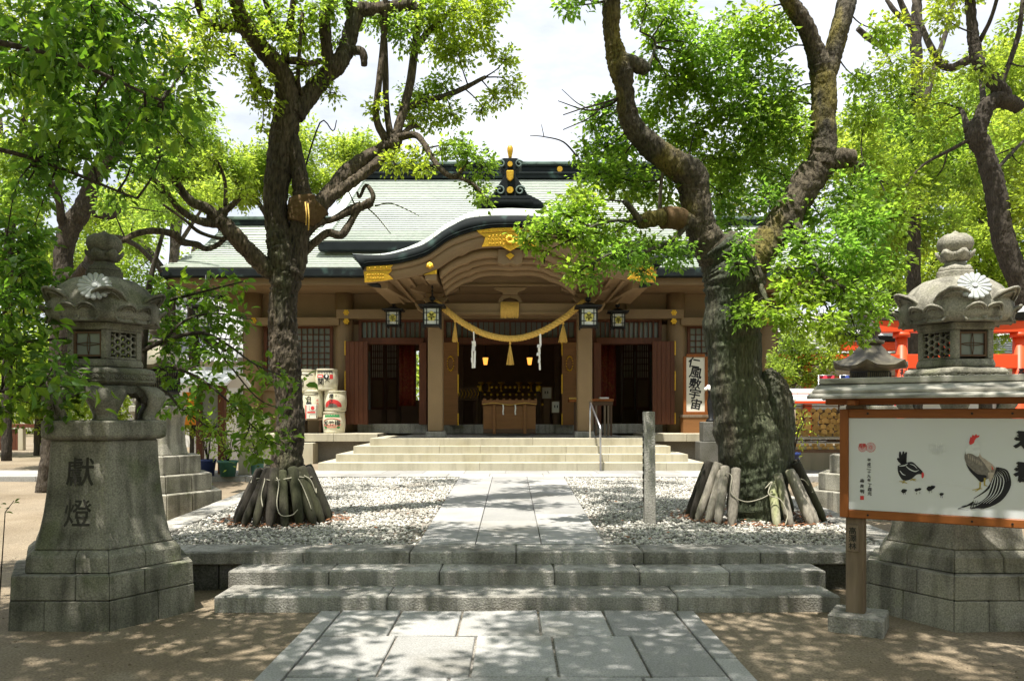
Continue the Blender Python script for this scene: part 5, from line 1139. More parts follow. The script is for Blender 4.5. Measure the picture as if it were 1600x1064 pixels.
# painting on the panel (flat print)
def cc(x, y): return (1290 + x * .2068, 620 + y * .2068)
def poly(m, pts, o, k=3):
    P_ = cr_spline([*pts, pts[0]], k) if k > 1 else pts; vv = [S(*cc(x, y), o) for x, y in [tuple(p) for p in P_][: len(P_) - (1 if k > 1 else 0)]]
    m.add(vv, [list(range(len(vv)))])
def stroke(m, pts, ws, o):
    P_ = cr_spline(pts, 6); ws_ = np.interp(np.linspace(0, 1, len(P_)), np.linspace(0, 1, len(ws)), ws); L, R_ = [], []
    for i, p in enumerate(P_):
        t = P_[min(i + 1, len(P_) - 1)] - P_[max(i - 1, 0)]; n = np.array((-t[1], t[0])) / max(np.linalg.norm(t), 1e-6) * ws_[i]; L.append(p + n); R_.append(p - n)
    n = len(L); m.add([S(*cc(*p), o) for p in L] + [S(*cc(*p), o) for p in R_], [(i, i + 1, n + i + 1, n + i) for i in range(n - 1)])
pr_ = bpy.data.objects.new('painting', None); link(pr_, sg)
def pt_(name, mt_, fn): m = MB(); fn(m); return build(m, name, mt_, pr_, local=True)
pt_('grey_wash', GREYI, lambda m: [poly(m, [(1055, 420), (1075, 380), (1110, 400), (1160, 440), (1210, 470), (1270, 520), (1290, 560), (1250, 600), (1215, 620), (1170, 640), (1120, 580), (1070, 510), (1050, 460)], .0004)])
pt_('tan_wash', TANI, lambda m: [poly(m, [(1160, 400), (1180, 450), (1240, 490), (1280, 530), (1270, 570), (1240, 560), (1200, 500), (1160, 450)], .0008), poly(m, [(1225, 575), (1290, 530), (1300, 570), (1270, 620), (1240, 640)], .0008)] + [stroke(m, [(1080 + 14 * k, 430 + 8 * k), (1085 + 14 * k, 470 + 8 * k)], [1, 3, .5], .0010) for k in range(8)])
WWASH = pt_('white_wash', PALEI, lambda m: [poly(m, [(1060, 395), (1090, 365), (1130, 340), (1155, 330), (1168, 370), (1165, 420), (1150, 450), (1110, 430), (1080, 425), (1060, 430)], .0012)] + [stroke(m, [(800 + q * 13, 345 + (q % 3) * 14), (798 + q * 14, 380), (803 + q * 13, 425 + (q % 2) * 12)], [2, 6, 2], .0006) for q in range(8)])
WWASH['kind'] = 'stuff'
def tailf(m):
    for k in range(9):
        x = 1300 + (k * 11 if k < 5 else 40 - (k - 5) * 18)
        stroke(m, [(1300 - 6 * max(0, k - 5), 530 + 6 * k), (1370 - 13 * k, 560 + 12 * k), (1392 - 17 * k, 660 + 8 * k), (1340 - 18 * k, 760 + 4 * k), (1260 - 20 * k, 815 + 3 * k), (1170 - 15 * k + (70 if k > 5 else 0), 845 - 4 * k + (0 if k < 6 else -40))], [3, 7, 9, 6, 4, 1], .0012 + .0001 * k)
    stroke(m, [(1120, 790), (1060, 822), (1000, 842), (1080, 850)], [8, 5, 1, 1], .0014)
    poly(m, [(1060, 500), (1100, 540), (1150, 580), (1215, 590), (1205, 625), (1175, 640), (1130, 600), (1085, 550)], .0010)
    stroke(m, [(1300, 530), (1270, 620), (1215, 700), (1120, 765)], [10, 12, 7, 2], .0011); stroke(m, [(1290, 580), (1255, 690), (1180, 790), (1030, 822)], [8, 9, 6, 2], .0011)
pt_('black_plumage', INK, tailf)
pt_('pale_quill', PALEI, lambda m: [stroke(m, [(1298 - 6 * k, 560 + 8 * k), (1345 - 22 * k, 620 + 6 * k), (1322 - 26 * k, 720 + 6 * k), (1235 - 22 * k, 800)], [1, 3, 3, 1], .0026) for k in range(5)])
pt_('red_comb', REDI, lambda m: [poly(m, [(1085, 345), (1090, 320), (1095, 300), (1105, 305), (1112, 283), (1124, 294), (1138, 278), (1146, 292), (1166, 288), (1158, 302), (1140, 310), (1128, 325), (1122, 345), (1105, 358), (1090, 360)], .0018, 1), poly(m, [(728, 575), (738, 565), (746, 580), (744, 600), (735, 612), (728, 600)], .0018), stroke(m, [(1255, 520), (1262, 540), (1268, 548)], [2, 5, 1], .002)])
pt_('yellow_legs', YELI, lambda m: [stroke(m, [(1170, 640), (1166, 690)], [7, 5], .0016), stroke(m, [(1203, 610), (1200, 665)], [7, 5], .0016)] + [stroke(m, [a, b], [5, 2], .0016) for a, b in (((1166, 688), (1110, 700)), ((1166, 688), (1130, 712)), ((1166, 688), (1185, 690)), ((1200, 662), (1225, 672)), ((600, 628), (590, 640)), ((592, 638), (560, 634)), ((592, 638), (620, 650)), ((592, 638), (585, 652)), ((655, 615), (662, 622)), ((660, 620), (685, 632)), ((660, 620), (640, 628)), ((660, 620), (688, 616)))])
def hen(m):
    poly(m, [(548, 520), (575, 505), (620, 492), (660, 490), (695, 520), (735, 560), (738, 585), (715, 580), (690, 585), (660, 610), (630, 625), (590, 628), (560, 590), (548, 550)], .0010)
    for a, b, c in (((590, 500), (570, 450), (565, 412)), ((598, 500), (590, 450), (592, 410)), ((604, 500), (604, 450), (614, 415)), ((585, 505), (560, 475), (545, 462))): stroke(m, [a, b, c], [11, 13, 6], .0012)
    for x, y, r in ((595, 708, 22), (690, 700, 16), (712, 695, 14), (790, 690, 26), (810, 680, 20), (878, 732, 16)): poly(m, [(x - r, y), (x - r * .4, y - r * .7), (x + r * .7, y - r * .6), (x + r * 1.1, y - r * .3), (x + r * .5, y + r * .5), (x - r * .4, y + r * .7)], .0012)
    for x, y in ((592, 726), (606, 726), (690, 726), (714, 722), (785, 715), (804, 714), (872, 750), (884, 752)): stroke(m, [(x, y - 8), (x + 1, y + 8)], [1.5, 1.5], .0012)
pt_('hen_and_chicks', INK, hen)['kind'] = 'stuff'
pt_('white_feathers', PALEI, lambda m: [stroke(m, [(610, 520), (640, 545), (680, 560), (708, 550)], [2, 4, 4, 1], .002), stroke(m, [(565, 555), (585, 580), (608, 590)], [2, 4, 1], .002), stroke(m, [(640, 505), (670, 515), (695, 540)], [1, 3, 1], .002), stroke(m, [(560, 520), (600, 515), (625, 500)], [2, 4, 1], .002), stroke(m, [(480, 640), (760, 628), (1100, 690)], [1, 2, 1], .0004)])
def red_stamp(m):
    for cx_, cy_, r in ((345, 380, 37), (283, 382, 32)):
        for q in range(16): a = q * math.pi / 8; stroke(m, [(cx_ + r * .15 * math.cos(a), cy_ + r * .15 * math.sin(a)), (cx_ + r * .8 * math.cos(a), cy_ + r * .8 * math.sin(a)), (cx_ + r * math.cos(a + .2), cy_ + r * math.sin(a + .2)), (cx_ + r * .8 * math.cos(a + .39), cy_ + r * .8 * math.sin(a + .39))], [1, 1, 1.2, 1], .0008)
    for ch, x, y in (('祝', 270, 365), ('奉', 298, 365)):
        p = cc(x, y); put_text(m, ch, .03, lambda a, b, z: (SU(p[0]) + a, -.0355 - z, SZ(*p) + b), 0, .8, 0, .02)
    poly(m, [(266, 744), (294, 744), (294, 774), (266, 774)], .0008, 1)
pt_('red_stamp', REDI, red_stamp)['kind'] = 'stuff'
def writing(m):
    def g(ch, x, y, s_, bold, sx=1, o=0): p = cc(x, y); put_text(m, ch, s_, lambda a, b, z: (SU(p[0]) + a, -.0362 - z - o, SZ(*p) + b - .1 * a), 0, sx, .1, bold)
    for k, ch in enumerate('平成二十九年'): g(ch, 333, 476 + k * 30, .024, .03)
    for k, ch in enumerate('丁酉元'): g(ch, 338, 664 + k * 32, .026, .03)
    for k, ch in enumerate('森良明'): g(ch, 281, 630 + k * 40, .028, .03)
    g('寿', 1520, 330, .145, .05); g('春', 1520, 565, .145, .05)
pt_('lettering', INK, writing)

# right edge: corner of a small white block
m = MB(); m.box(4.02, 4.5, 5.75, 6.1, -.05, .16); props(build(m, 'stone_block', STAIR, None, .02), 'pale stone block at the foot of the sign, cut by the right picture edge', 'stone block')

# --------------------------------------------------------------- right background: votive rack, vermilion gate, shrine, cloths
D = 18
er_ = thing('votive_rack', W(1310, 710, D), 'roofed rack hung with rows of wooden votive plaques behind the right camphor', 'plaque rack')
def rb(name, a, b, y0, y1, d0, d1, mt, par=er_, bv=.006): m = MB(); m.box(hx(a, D), hx(b, D), d0, d1, Zf(y1, D), Zf(y0, D)); return build(m, name, mt, par, bv)
for px in (1240, 1318, 1400): rb('post', px - 3, px + 3, 622, 712, D + .05, D + .2, POSTW)
for y in (634, 643, 652, 661, 671, 687): rb('rail', 1238, 1402, y, y + 1.6, D, D + .04, WOODD)
rb('shelf', 1236, 1404, 682, 685.5, D - .35, D + .25, WEATH); rb('shelf', 1236, 1404, 690, 692, D - .35, D + .25, WEATH); rb('base_board', 1230, 1404, 702, 707, D - .1, D + .1, WOODD)
m = MB(); x0, x1 = hx(1222, D), hx(1420, D)
for y0, y1, z0, z1 in ((D - .8, D + .1, Zf(627, D), Zf(607, D)), (D + 1.0, D + .1, Zf(627, D), Zf(607, D))): m.add([(x0, y0, z0), (x1, y0, z0), (x1, y1, z1), (x0, y1, z1), (x0, y0, z0 - .05), (x1, y0, z0 - .05), (x1, y1, z1 - .05), (x0, y1, z1 - .05)], [(0, 1, 2, 3), (7, 6, 5, 4), (0, 4, 5, 1), (1, 5, 6, 2), (3, 2, 6, 7), (0, 3, 7, 4)])
build(m, 'roof', GREYR, er_)
rb('roof_edge', 1222, 1420, 627.6, 631, D - .82, D - .78, VERM)
rb('roof_edge', 1222, 1420, 615, 616.5, D - .48, D - .45, VERM)
m = MB(); hw_ = .066; m.prism([(-hw_, 0, -.09), (hw_, 0, -.09), (hw_, 0, -.015), (0, 0, .025), (-hw_, 0, -.015)], (0, .012, 0)); EM = m.mesh('votive_plaque', EMA)
nE = 0
for y in (636, 645, 654, 663, 673, 689):
    for lay in range(2):
        px = 1246 + lay * 3
        while px < 1314:
            o = bpy.data.objects.new('votive_plaque', EM); k = rnd.uniform(.8, 1.15)
            link(o, None, Matrix.Translation((hx(px, D), D - .02 - .03 * lay - rnd.uniform(0, .02), Zf(y, D) - .03 - .09 * lay - rnd.uniform(0, .03))) @ Matrix.Rotation(rnd.uniform(-.14, .14), 4, 'Y') @ Matrix.Scale(k, 4))
            props(o, 'small pentagonal wooden votive plaque hanging in the rows of the rack', 'votive plaque', 'votive plaques on the rack'); nE += 1
            px += rnd.uniform(10, 14)
# low pale wall behind the rack
m = MB(); m.box(hx(1225, 19), hx(1420, 19), 19, 19.25, .2, Zf(712, 19) + .25); props(build(m, 'low_wall', STAIR, None, .01), 'low pale stone wall under the votive plaque rack', 'wall')
def torii(px0, px1, D, kas, label, txt=None):
    xa, xb = hx(px0, D), hx(px1, D); t = thing('torii_gate', ((xa + xb) / 2, D, .25), label, 'torii gate', 'vermilion gates on the right'); r = .115 * (1 if D < 18 else .9)
    z1 = Zf(kas, D)
    for x in (xa, xb):
        m = MB(); m.lathe([(r * 1.08, .2), (r, .5), (r * .95, z1 - .02)], 18, (x, D, 0)); build(m, 'pillar', VERM, t); m = MB(); m.lathe([(r * 1.35, z1 - .09), (r * 1.35, z1 - .0)], 18, (x, D, 0)); build(m, 'pillar_ring', VERM, t)
        m = MB(); m.lathe([(r * 1.25, .2), (r * 1.2, .55)], 18, (x, D, 0)); build(m, 'pillar_foot', IRON, t)
    e = .55
    m = MB(); m.box(xa - e, xb + e, D - .13, D + .13, z1 + .002, z1 + .22); build(m, 'upper_beam', VERM, t, .01)
    n = 9; rings = []
    for q in range(n): u = q / (n - 1) * 2 - 1; x = (xa + xb) / 2 + u * ((xb - xa) / 2 + e + .12); zz = z1 + .222 + .12 * abs(u) ** 2.5; rings.append([(x, D - .18, zz), (x, D + .18, zz), (x, D + .2, zz + .12), (x, D, zz + .2), (x, D - .2, zz + .12)])
    m = MB(); m.loft(rings); build(m, 'top_beam', IRON, t)
    m = MB(); m.loft([[(p[0], p[1] * 1.0 + (p[1] - D) * .06, p[2] + .003) for p in (r_[4], r_[3], r_[2])] + [(r_[3][0], D, r_[3][2] + .05)] for r_ in rings]); build(m, 'top_sheet', GREYR, t)
    m = MB(); zn = Zf(554 if kas > 500 else 554, D); m.box(xa - e * .6, xb + e * .6, D - .08, D + .08, zn - .27, zn); build(m, 'tie_beam', VERM, t, .008)
    if txt:
        for x, chs in zip((xa, xb), txt):
            m = MB()
            for k, ch in enumerate(chs): put_text(m, ch, .17, lambda a, b, z: (x + (r + .004) * math.sin(a / r), D - (r + .004 + z) * math.cos(a / r), Zf(582, D) - k * .2 + b), 0, 1, 0, .02)
            build(m, 'lettering', INK, t)
    return t
torii(1408.5, 1592, 15.2, 520, 'near vermilion torii gate with black top beam and black characters on its pillars', ('社', '奉'))
torii(1350, 1500, 20, 548, 'farther vermilion torii gate seen between the lantern and the camphor')
# vermilion shrine behind
D = 27
vs_ = thing('vermilion_shrine', W(1300, 680, D), 'small vermilion shrine hall with white walls and pale roof behind the torii gates', 'shrine')
def vb(name, a, b, y0, y1, d0, d1, mt, bv=.01): m = MB(); m.box(hx(a, D), hx(b, D), d0, d1, Zf(y1, D), Zf(y0, D)); return build(m, name, mt, vs_, bv)
vb('wall', 1190, 1640, 560, 690, D + .1, D + 4, WHITEP)
for px in (1192, 1262, 1338, 1414, 1490, 1566, 1638): vb('pillar', px - 6, px + 6, 552, 690, D - .05, D + .15, VERM)
for y0, y1 in ((552, 566), (588, 600), (640, 690)): vb('beam', 1190, 1640, y0, y1, D, D + .12, VERM if y0 < 640 else WOODD)
x0, x1 = hx(1165, D - 1), hx(1670, D - 1); pf = [(D - 1.1, Zf(553, D - 1.1)), (D + .6, Zf(527, D + .6)), (D + 2.2, Zf(490, D + 2.2))]
build(courses(pf, lambda t: x0, lambda t: x1, 14), 'roof', GREYR, vs_); m = MB(); m.box(x0, x1, D - 1.1, D - .95, Zf(560, D - 1.1), pf[0][1] - .004); build(m, 'eave_board', VERM, vs_); m = MB(); m.add([(x0, D - 1, pf[0][1] - .1), (x1, D - 1, pf[0][1] - .1), (x1, D + 5, pf[0][1] - .1), (x0, D + 5, pf[0][1] - .1), (x0, D + 2.2, pf[2][1]), (x1, D + 2.2, pf[2][1])], [(3, 2, 5, 4), (0, 4, 3), (1, 2, 5)]); build(m, 'rear_roof', GREYR, vs_)
def star(m, c, r, y):
    vv = [(c[0], y, c[1])] + [(c[0] + (r if k % 2 == 0 else r * .42) * math.sin(k * math.pi / 5), y, c[1] + (r if k % 2 == 0 else r * .42) * math.cos(k * math.pi / 5)) for k in range(10)]
    m.add(vv, [(0, k + 1, (k + 1) % 10 + 1) for k in range(10)])
D = 19.5
for a, b, y0, y1, cl_, lb in ((1279, 1303, 587, 608, 'red', 'small red cloth banner with a white star above the votive rack'), (1313, 1338, 587, 605, 'navy', 'small navy cloth banner with a white star beside the dark bronze lantern'), (1372, 1388, 584, 604, 'navy', 'small navy cloth hanging right of the dark bronze lantern')):
    t = thing('cloth_banner', W((a + b) / 2, y1, D), lb, 'banner', 'small cloth banners on the right'); m = MB(); n = 9; m.loft([[(hx(a + (b - a) * k / 8, D), D + .02 * math.sin(k * 1.4), Zf(y, D)) for y in (y0, (y0 + y1) / 2, y1)] for k in range(n)], 0, True, False, False); o = build(m, 'cloth', CLR[cl_], t); o.modifiers.new('cloth', 'SOLIDIFY').thickness = .008
    m = MB(); star(m, (hx((a + b) / 2, D), Zf((y0 + y1) / 2, D)), .085, D - .035); build(m, 'star', CLR['white'], t)
    m = MB(); m.tube([W(a - 1, y0 - .5, D), W(b + 1, y0 - .5, D)], .014, 6); m.tube([W(a, y0 - .5, D), W(a, 700, D)], .014, 6); build(m, 'pole', STEEL, t)
D = 14.2
t = thing('tall_banner', W(1394, 690, D), 'tall red banner edged in navy with white characters, seen under the sign roof', 'banner'); m = MB(); m.box(hx(1382, D), hx(1389, D), D, D + .01, Zf(700, D), Zf(604, D)); build(m, 'navy_edge', CLR['navy'], t); m = MB(); m.box(hx(1389, D), hx(1401, D), D, D + .01, Zf(700, D), Zf(604, D)); build(m, 'cloth', CLR['red'], t)
m = MB()
for k, ch in enumerate('大祭'): c = W(1395, 632 + k * 15, D); put_text(m, ch, .13, lambda a, b, z: (c.x + a, D - .004 - z, c.z + b), 0, .9, 0, .03)
build(m, 'lettering', CLR['white'], t); m = MB(); m.tube([W(1381, 606, D), (hx(1381, D), D, .2)], .015, 6); build(m, 'pole', STEEL, t)
# potted plant right
def pot(px, py, w_, h_, D, mt, label, plant, cat='potted plant', leaf=None):
    c = W(px, py, D); c.z = .386; t = thing('plant_pot', c, label, cat); k = D / F; r = w_ * k / 2; h = h_ * k
    m = MB(); m.lathe([(r * .72, 0), (r * .95, h * .85), (r * 1.04, h * .86), (r * 1.04, h), (r * .92, h), (r * .9, h * .88), (.01, h * .86)], 24, c); build(m, 'pot', mt, t)
    m = MB()
    n = 60 if plant > .3 else 10
    for q in range(6): a = rnd.uniform(0, 6.28); m.tube([c + Vector((0, 0, h * .8)), c + Vector((.12 * math.cos(a), .12 * math.sin(a), h + plant * .5)), c + Vector((.28 * math.cos(a), .28 * math.sin(a), h + plant * rnd.uniform(.7, 1)))], [.012, .008, .004], 5)
    build(m, 'stem', TWIG, t); POTS.append((t, c + Vector((0, 0, h + plant * .6)), plant)); return t
POTS = []
pot(1239, 745, 23, 38, 16.7, BLUEP, 'dark blue pot with a staked sapling behind the right camphor trunk', .9)
pot(325, 744, 25, 26, 16.9, BLUEP, 'cobalt blue pot with a wispy plant left of the hall', .9)
pot(356, 746, 30, 25, 16.75, GREENP, 'green plastic pot with a wispy plant next to the stone blocks', .8)
pot(402, 746, 22, 26, 17.0, GREENP, 'green pot half hidden by the leaning logs of the left camphor', .9)
m = MB(); m.tube([W(1240, 730, 16.7), W(1241, 640, 16.7)], .03, 8); props(build(m, 'wooden_stake', POSTW), 'wooden stake standing in the dark blue pot', 'stake')

# --------------------------------------------------------------- left background
D = 17.4
nb = thing('notice_booth', W(330, 735, D), 'small roofed notice booth with dark glazed panel left of the hall', 'notice booth')
def nbx(name, a, b, y0, y1, d0, d1, mt, bv=.006): m = MB(); m.box(hx(a, D), hx(b, D), d0, d1, Zf(y1, D), Zf(y0, D)); return build(m, name, mt, nb, bv)
nbx('orange_board', 276, 308, 612, 664, D + .3, D + .36, CLR['orange']); nbx('post', 306, 315, 600, 742, D, D + .16, REDW); nbx('post', 340, 350, 600, 742, D, D + .16, REDW); nbx('lintel', 300, 352, 600, 610, D + .02, D + .14, REDW); nbx('panel', 315, 340, 610, 672, D + .05, D + .1, SHOJI); nbx('panel_rail', 315, 340, 672, 684, D + .02, D + .14, REDW)
m = MB(); x0, x1 = hx(240, D), hx(372, D)
for y0, y1 in ((D - .7, D + .1), (D + .9, D + .1)): m.add([(x0, y0, Zf(600, D)), (x1, y0, Zf(600, D)), (x1, y1, Zf(576, D)), (x0, y1, Zf(576, D))] + [(x0, y0, Zf(604, D)), (x1, y0, Zf(604, D)), (x1, y1, Zf(580, D)), (x0, y1, Zf(580, D))], [(0, 1, 2, 3), (7, 6, 5, 4), (0, 4, 5, 1), (1, 5, 6, 2), (0, 3, 7, 4)])
build(m, 'roof', WHITEP, nb); m = MB(); m.box(x0, x1, D + .02, D + .18, Zf(576, D) - .02, Zf(573, D)); build(m, 'roof_ridge', GREYR, nb)
D = 34
tb = thing('tiled_gatehouse', W(300, 670, D), 'white plastered building with wavy grey tile roof far left behind the trees', 'building')
m = MB(); m.box(hx(150, D), hx(372, D), D, D + 5, .2, Zf(560, D)); build(m, 'wall', WHITEP, tb)
pf = [(D - .8, Zf(566, D - .8)), (D + 1.2, Zf(520, D + 1.2)), (D + 2.6, Zf(470, D + 2.6))]; x0, x1 = hx(140, D), hx(385, D)
build(courses(pf, lambda t: x0, lambda t: x1 - .9 * t, 10), 'roof', GREYR, tb); m = MB()
for k in range(30): x = x0 + (x1 - x0) * k / 29; m.tube([(x - (.9 * k / 29) * q / 2, a, b + .05) for q, (a, b) in enumerate(pf)], .07, 6)
o = build(m, 'roof_tile', GREYR, tb); o['kind'] = 'stuff'; m = MB(); m.tube([(x1, pf[0][0], pf[0][1] + .1), (x1 - .4, pf[1][0], pf[1][1] + .1), (x1 - .9, pf[2][0], pf[2][1] + .1)], .14, 8); m.box(x0, x1 - .9, D + 2.45, D + 2.8, pf[2][1] - .1, pf[2][1] + .3); build(m, 'roof_ridge', GREYR, tb)
hang_lamp(321.5, 499, .8, 14.5, 430, 'black iron lamp hanging among leaves left of the hall', None)
D = 17.2
sb = thing('stone_basin', W(394, 740, D), 'pale stone drum with a black character on white blocks left of the hall', 'stone basin')
m = MB(); c = W(394, 690, D); m.lathe([(.26, .95), (.29, 1.0), (.29, Zf(655, D)), (.25, Zf(649, D)), (.2, Zf(648, D))], 24, (c.x, c.y + .3, 0)); build(m, 'basin', STAIR, sb)
for a, b in ((372, 392), (392.6, 414)): m = MB(); m.box(hx(a, D), hx(b, D), D, D + .6, .386, .949); build(m, 'block', STAIR, sb, .01)
m = MB(); put_text(m, '平', .15, lambda a, b, z: (c.x + .294 * math.sin(a / .29 ), c.y + .3 - (.294 + z) * math.cos(a / .29), Zf(668, D) + b), 0, 1.5, 0, .03); build(m, 'lettering', INK, sb)
D = 31
bf = thing('board_fence', W(-20, 700, D), 'dark red-brown board fence with a pale post at the far left', 'fence')
x = hx(-260, D)
while x < hx(30, D): m = MB(); m.box(x, x + .19, D, D + .03, .3, Zf(670, D)); build(m, 'board', REDW, bf); x += .2
for px in (-120, 33): m = MB(); m.box(hx(px, D) - .1, hx(px, D) + .1, D - .05, D + .15, .3, Zf(668, D)); build(m, 'post', STAIR, bf, .01)
m = MB(); m.box(hx(-260, D), hx(105, D), D - .06, D + .12, Zf(668, D), Zf(662, D)); build(m, 'top_rail', REDW, bf, .01)
D = 60
fb_ = thing('pale_building', W(60, 640, D), 'long pale building with a low white roof line beyond the far left trees', 'building')
m = MB(); m.box(hx(-420, D), hx(300, D), D, D + 6, .2, Zf(600, D)); build(m, 'wall', WHITEP, fb_)
m = MB()
for k in range(9): m.box(hx(-380 + k * 70, D), hx(-345 + k * 70, D), D - .04, D, Zf(640, D), Zf(618, D))
build(m, 'window', SHOJI, fb_); m = MB(); m.box(hx(-430, D), hx(310, D), D - .5, D + 6.5, Zf(600, D), Zf(592, D)); build(m, 'roof', GREYR, fb_)

# ================================================================ TREES
def leaf_geo(P, D, N, L, Wd, fold=.18, rich=False):
    """P base, D direction, N normal (n,3). Two folded triangles per leaf, or six for near leaves."""
    D = D / np.linalg.norm(D, axis=1, keepdims=True); B = np.cross(D, N); B /= np.linalg.norm(B, axis=1, keepdims=True) + 1e-9; N = np.cross(B, D); n = len(P)
    L = L[:, None]; Wd = Wd[:, None]
    if not rich:
        V = np.stack([P, P + D * L * .45 + B * Wd * .5 + N * Wd * fold, P + D * L - N * L * .06, P + D * L * .45 - B * Wd * .5 + N * Wd * fold], 1)
        Fc = np.array([(0, 1, 2), (0, 2, 3)])
    else:
        V = np.stack([P, P + D * L * .28 + B * Wd * .42 + N * Wd * fold, P + D * L * .62 + B * Wd * .40 + N * Wd * fold, P + D * L - N * L * .12, P + D * L * .62 - B * Wd * .40 + N * Wd * fold, P + D * L * .28 - B * Wd * .42 + N * Wd * fold, P + D * L * .45], 1)
        Fc = np.array([(0, 1, 6), (1, 2, 6), (2, 3, 6), (3, 4, 6), (4, 5, 6), (5, 0, 6)])
    k = V.shape[1]; return V.reshape(-1, 3), (Fc[None] + (np.arange(n) * k)[:, None, None]).reshape(-1, 3)
def clump_leaves(cl, L, ratio, cover, per=11, spread=1.15, droop=.35, flat=.8, shell=2.4):
    """cl rows: x y z r. Leaves sit in rosettes round twig tips spread through each clump."""
    Ps, Ds, Ns, Ts = [], [], [], []
    for x, y, z, r in cl:
        n = max(per, int(cover * math.pi * r * r / (L * L * ratio * .55))); k = max(2, n // per)
        u = rng.normal(size=(k, 3)); u /= np.linalg.norm(u, axis=1, keepdims=True); rad = r * rng.uniform(0, 1, k) ** (1 / shell)
        ir = 1 + .28 * np.sin(u[:, 0] * 5 + x * 9) * np.cos(u[:, 2] * 4 + z * 7)
        T = np.array((x, y, z)) + u * (rad * ir)[:, None] * np.array((1, 1, flat)); Ts.append((np.array((x, y, z)), T))
        c = np.repeat(np.arange(k), per); m = len(c)
        off = rng.normal(size=(m, 3)) * L * spread * .55; P = T[c] + off
        out = u[c] * .9 + rng.normal(size=(m, 3)) * .75 + off / L * .5; out[:, 2] = out[:, 2] * .7 - droop
        N = rng.normal(size=(m, 3)) * .55 + np.array((0, -.05, 1.0))
        Ps.append(P); Ds.append(out); Ns.append(N)
    return np.vstack(Ps), np.vstack(Ds), np.vstack(Ns), Ts
def crown(t, name, cl, L, ratio, cover, m, rich=False, anchors=None, twr=.010, ntw=5, **kw):
    P, D, N, Ts = clump_leaves(cl, L, ratio, cover, **kw); n = len(P); LL = L * rng.uniform(.5, 1.3, n)
    V, Fc = leaf_geo(P, D, N, LL, LL * ratio, rich=rich)
    o = bpy.data.objects.new(name, fastmesh(name, V - np.array(WM[t.name].translation), Fc, m, False)); link(o, t); o['kind'] = 'stuff'
    if anchors is not None and len(anchors):
        A = np.array(anchors); mb = MB()
        for c, T in Ts:
            a = A[np.argmin(np.linalg.norm(A - c, axis=1))]; mid = (a + c) / 2 + rng.normal(size=3) * .08 * np.linalg.norm(c - a); pth = cr_spline([a, mid, c], 4)
            if np.linalg.norm(c - a) < max(1.5, twr * 60): mb.tube(pth, list(np.linspace(twr * 1.5, twr * .7, len(pth))), 5)
            for j in rng.choice(len(T), min(ntw, len(T)), replace=False): mb.tube([c, (c + T[j]) / 2 + rng.normal(size=3) * .04, T[j]], [twr * .7, twr * .5, twr * .3], 4)
        o = build(mb, 'twigs', TWIG, t); o['kind'] = 'stuff'
    return n
NL = 0
THIN = {}
def limb(t, base, pts, m, name='branch', n=9, k=5, lump=.12, seed=1, A=None, bark=0):
    P = [W(a, b, base + d) for a, b, d, r in pts]; Rr = [r * (base + p[2]) / F for p, r in zip(pts, [q[3] for q in pts])]
    sc__ = THIN.get(t.name, 1) if max(q[3] for q in pts) > 8 else 1; S_ = cr_spline([(*p, r * sc__) for p, r in zip(P, Rr)], k); mb = MB(); mb.tube([Vector(s[:3]) for s in S_], [max(s[3], .003) for s in S_], n, lump=lump, seed=seed * 3.7, bark=bark)
    o = build(mb, name, m, t)
    if A is not None: A += [np.array(s[:3]) for s in S_[len(S_) // 4:]]
    return o
def cl_px(rows, base, jit=.25):
    o = []
    for q in rows:
        px, py, d, r = q; D = base + d; p = W(px, py, D); o.append((p.x, p.y + rnd.uniform(-jit, jit), p.z, r * D / F))
    return o

def open_gap(x, y, z):
    """gaps shaped into the unseen canopy so sun reaches the right great lantern and forecourt"""
    a, b = SUN.x / SUN.z, SUN.y / SUN.z
    gx, gy = x - a * (z - 2.6), y - b * (z - 2.6)
    if (gx - 3.9) ** 2 + (gy - 6.85) ** 2 < .85 ** 2: return True
    gx, gy = x - a * z, y - b * z
    return (gx > 1.7 and gy < 6.4 and math.sin(x * 4.1) * math.cos(y * 3.7) > -.2) or mnoise.noise(Vector((gx * .55 + 3, gy * 1.1, 2))) > .24
# ---- left camphor
B0 = 9.95
t1 = thing('camphor_tree', (LTX, LTY, .36), 'dark forked camphor tree left of the path, growing from the dark log skirt', 'tree', 'camphor trees beside the path')
A1 = []; THIN[t1.name] = .84
limb(t1, B0, [(444, 822, 0, 42), (446, 770, 0, 33), (450, 715, 0, 27), (454, 660, 0, 24), (450, 600, 0, 24.5), (446, 560, 0, 27), (442, 510, 0, 25), (442, 470, 0, 24), (446, 435, 0, 27), (444, 400, 0, 29), (434, 360, 0, 22), (430, 310, 0, 21), (438, 250, 0, 23), (446, 200, 0, 25), (452, 165, 0, 25)], BARK, 'trunk', 56, 16, .13, 1, bark=.016)
limb(t1, B0, [(452, 430, 0, 26), (462, 390, .05, 23), (470, 350, .05, 20), (474, 318, .05, 19), (470, 285, .02, 15), (463, 250, 0, 14), (455, 215, 0, 14)], BARK, n=28, k=11, seed=2, bark=.009)
limb(t1, B0, [(478, 340, .05, 17), (498, 322, .1, 16), (520, 298, .2, 15), (540, 274, .3, 16), (565, 252, .4, 13), (590, 238, .5, 12), (614, 226, .5, 14), (620, 215, .5, 10)], BARK, n=28, k=11, seed=3, A=A1, bark=.009)
limb(t1, B0, [(500, 318, .1, 10), (540, 292, .2, 10), (575, 266, .35, 9), (612, 236, .5, 9)], BARK, n=28, k=11, seed=4, bark=.009)
limb(t1, B0, [(452, 172, 0, 21), (446, 130, -.1, 20), (430, 100, -.2, 18), (408, 75, -.3, 16), (386, 45, -.4, 15), (368, 0, -.6, 13), (360, -80, -.9, 12), (372, -190, -1.2, 8)], BARK, n=28, k=11, seed=5, A=A1, bark=.009)
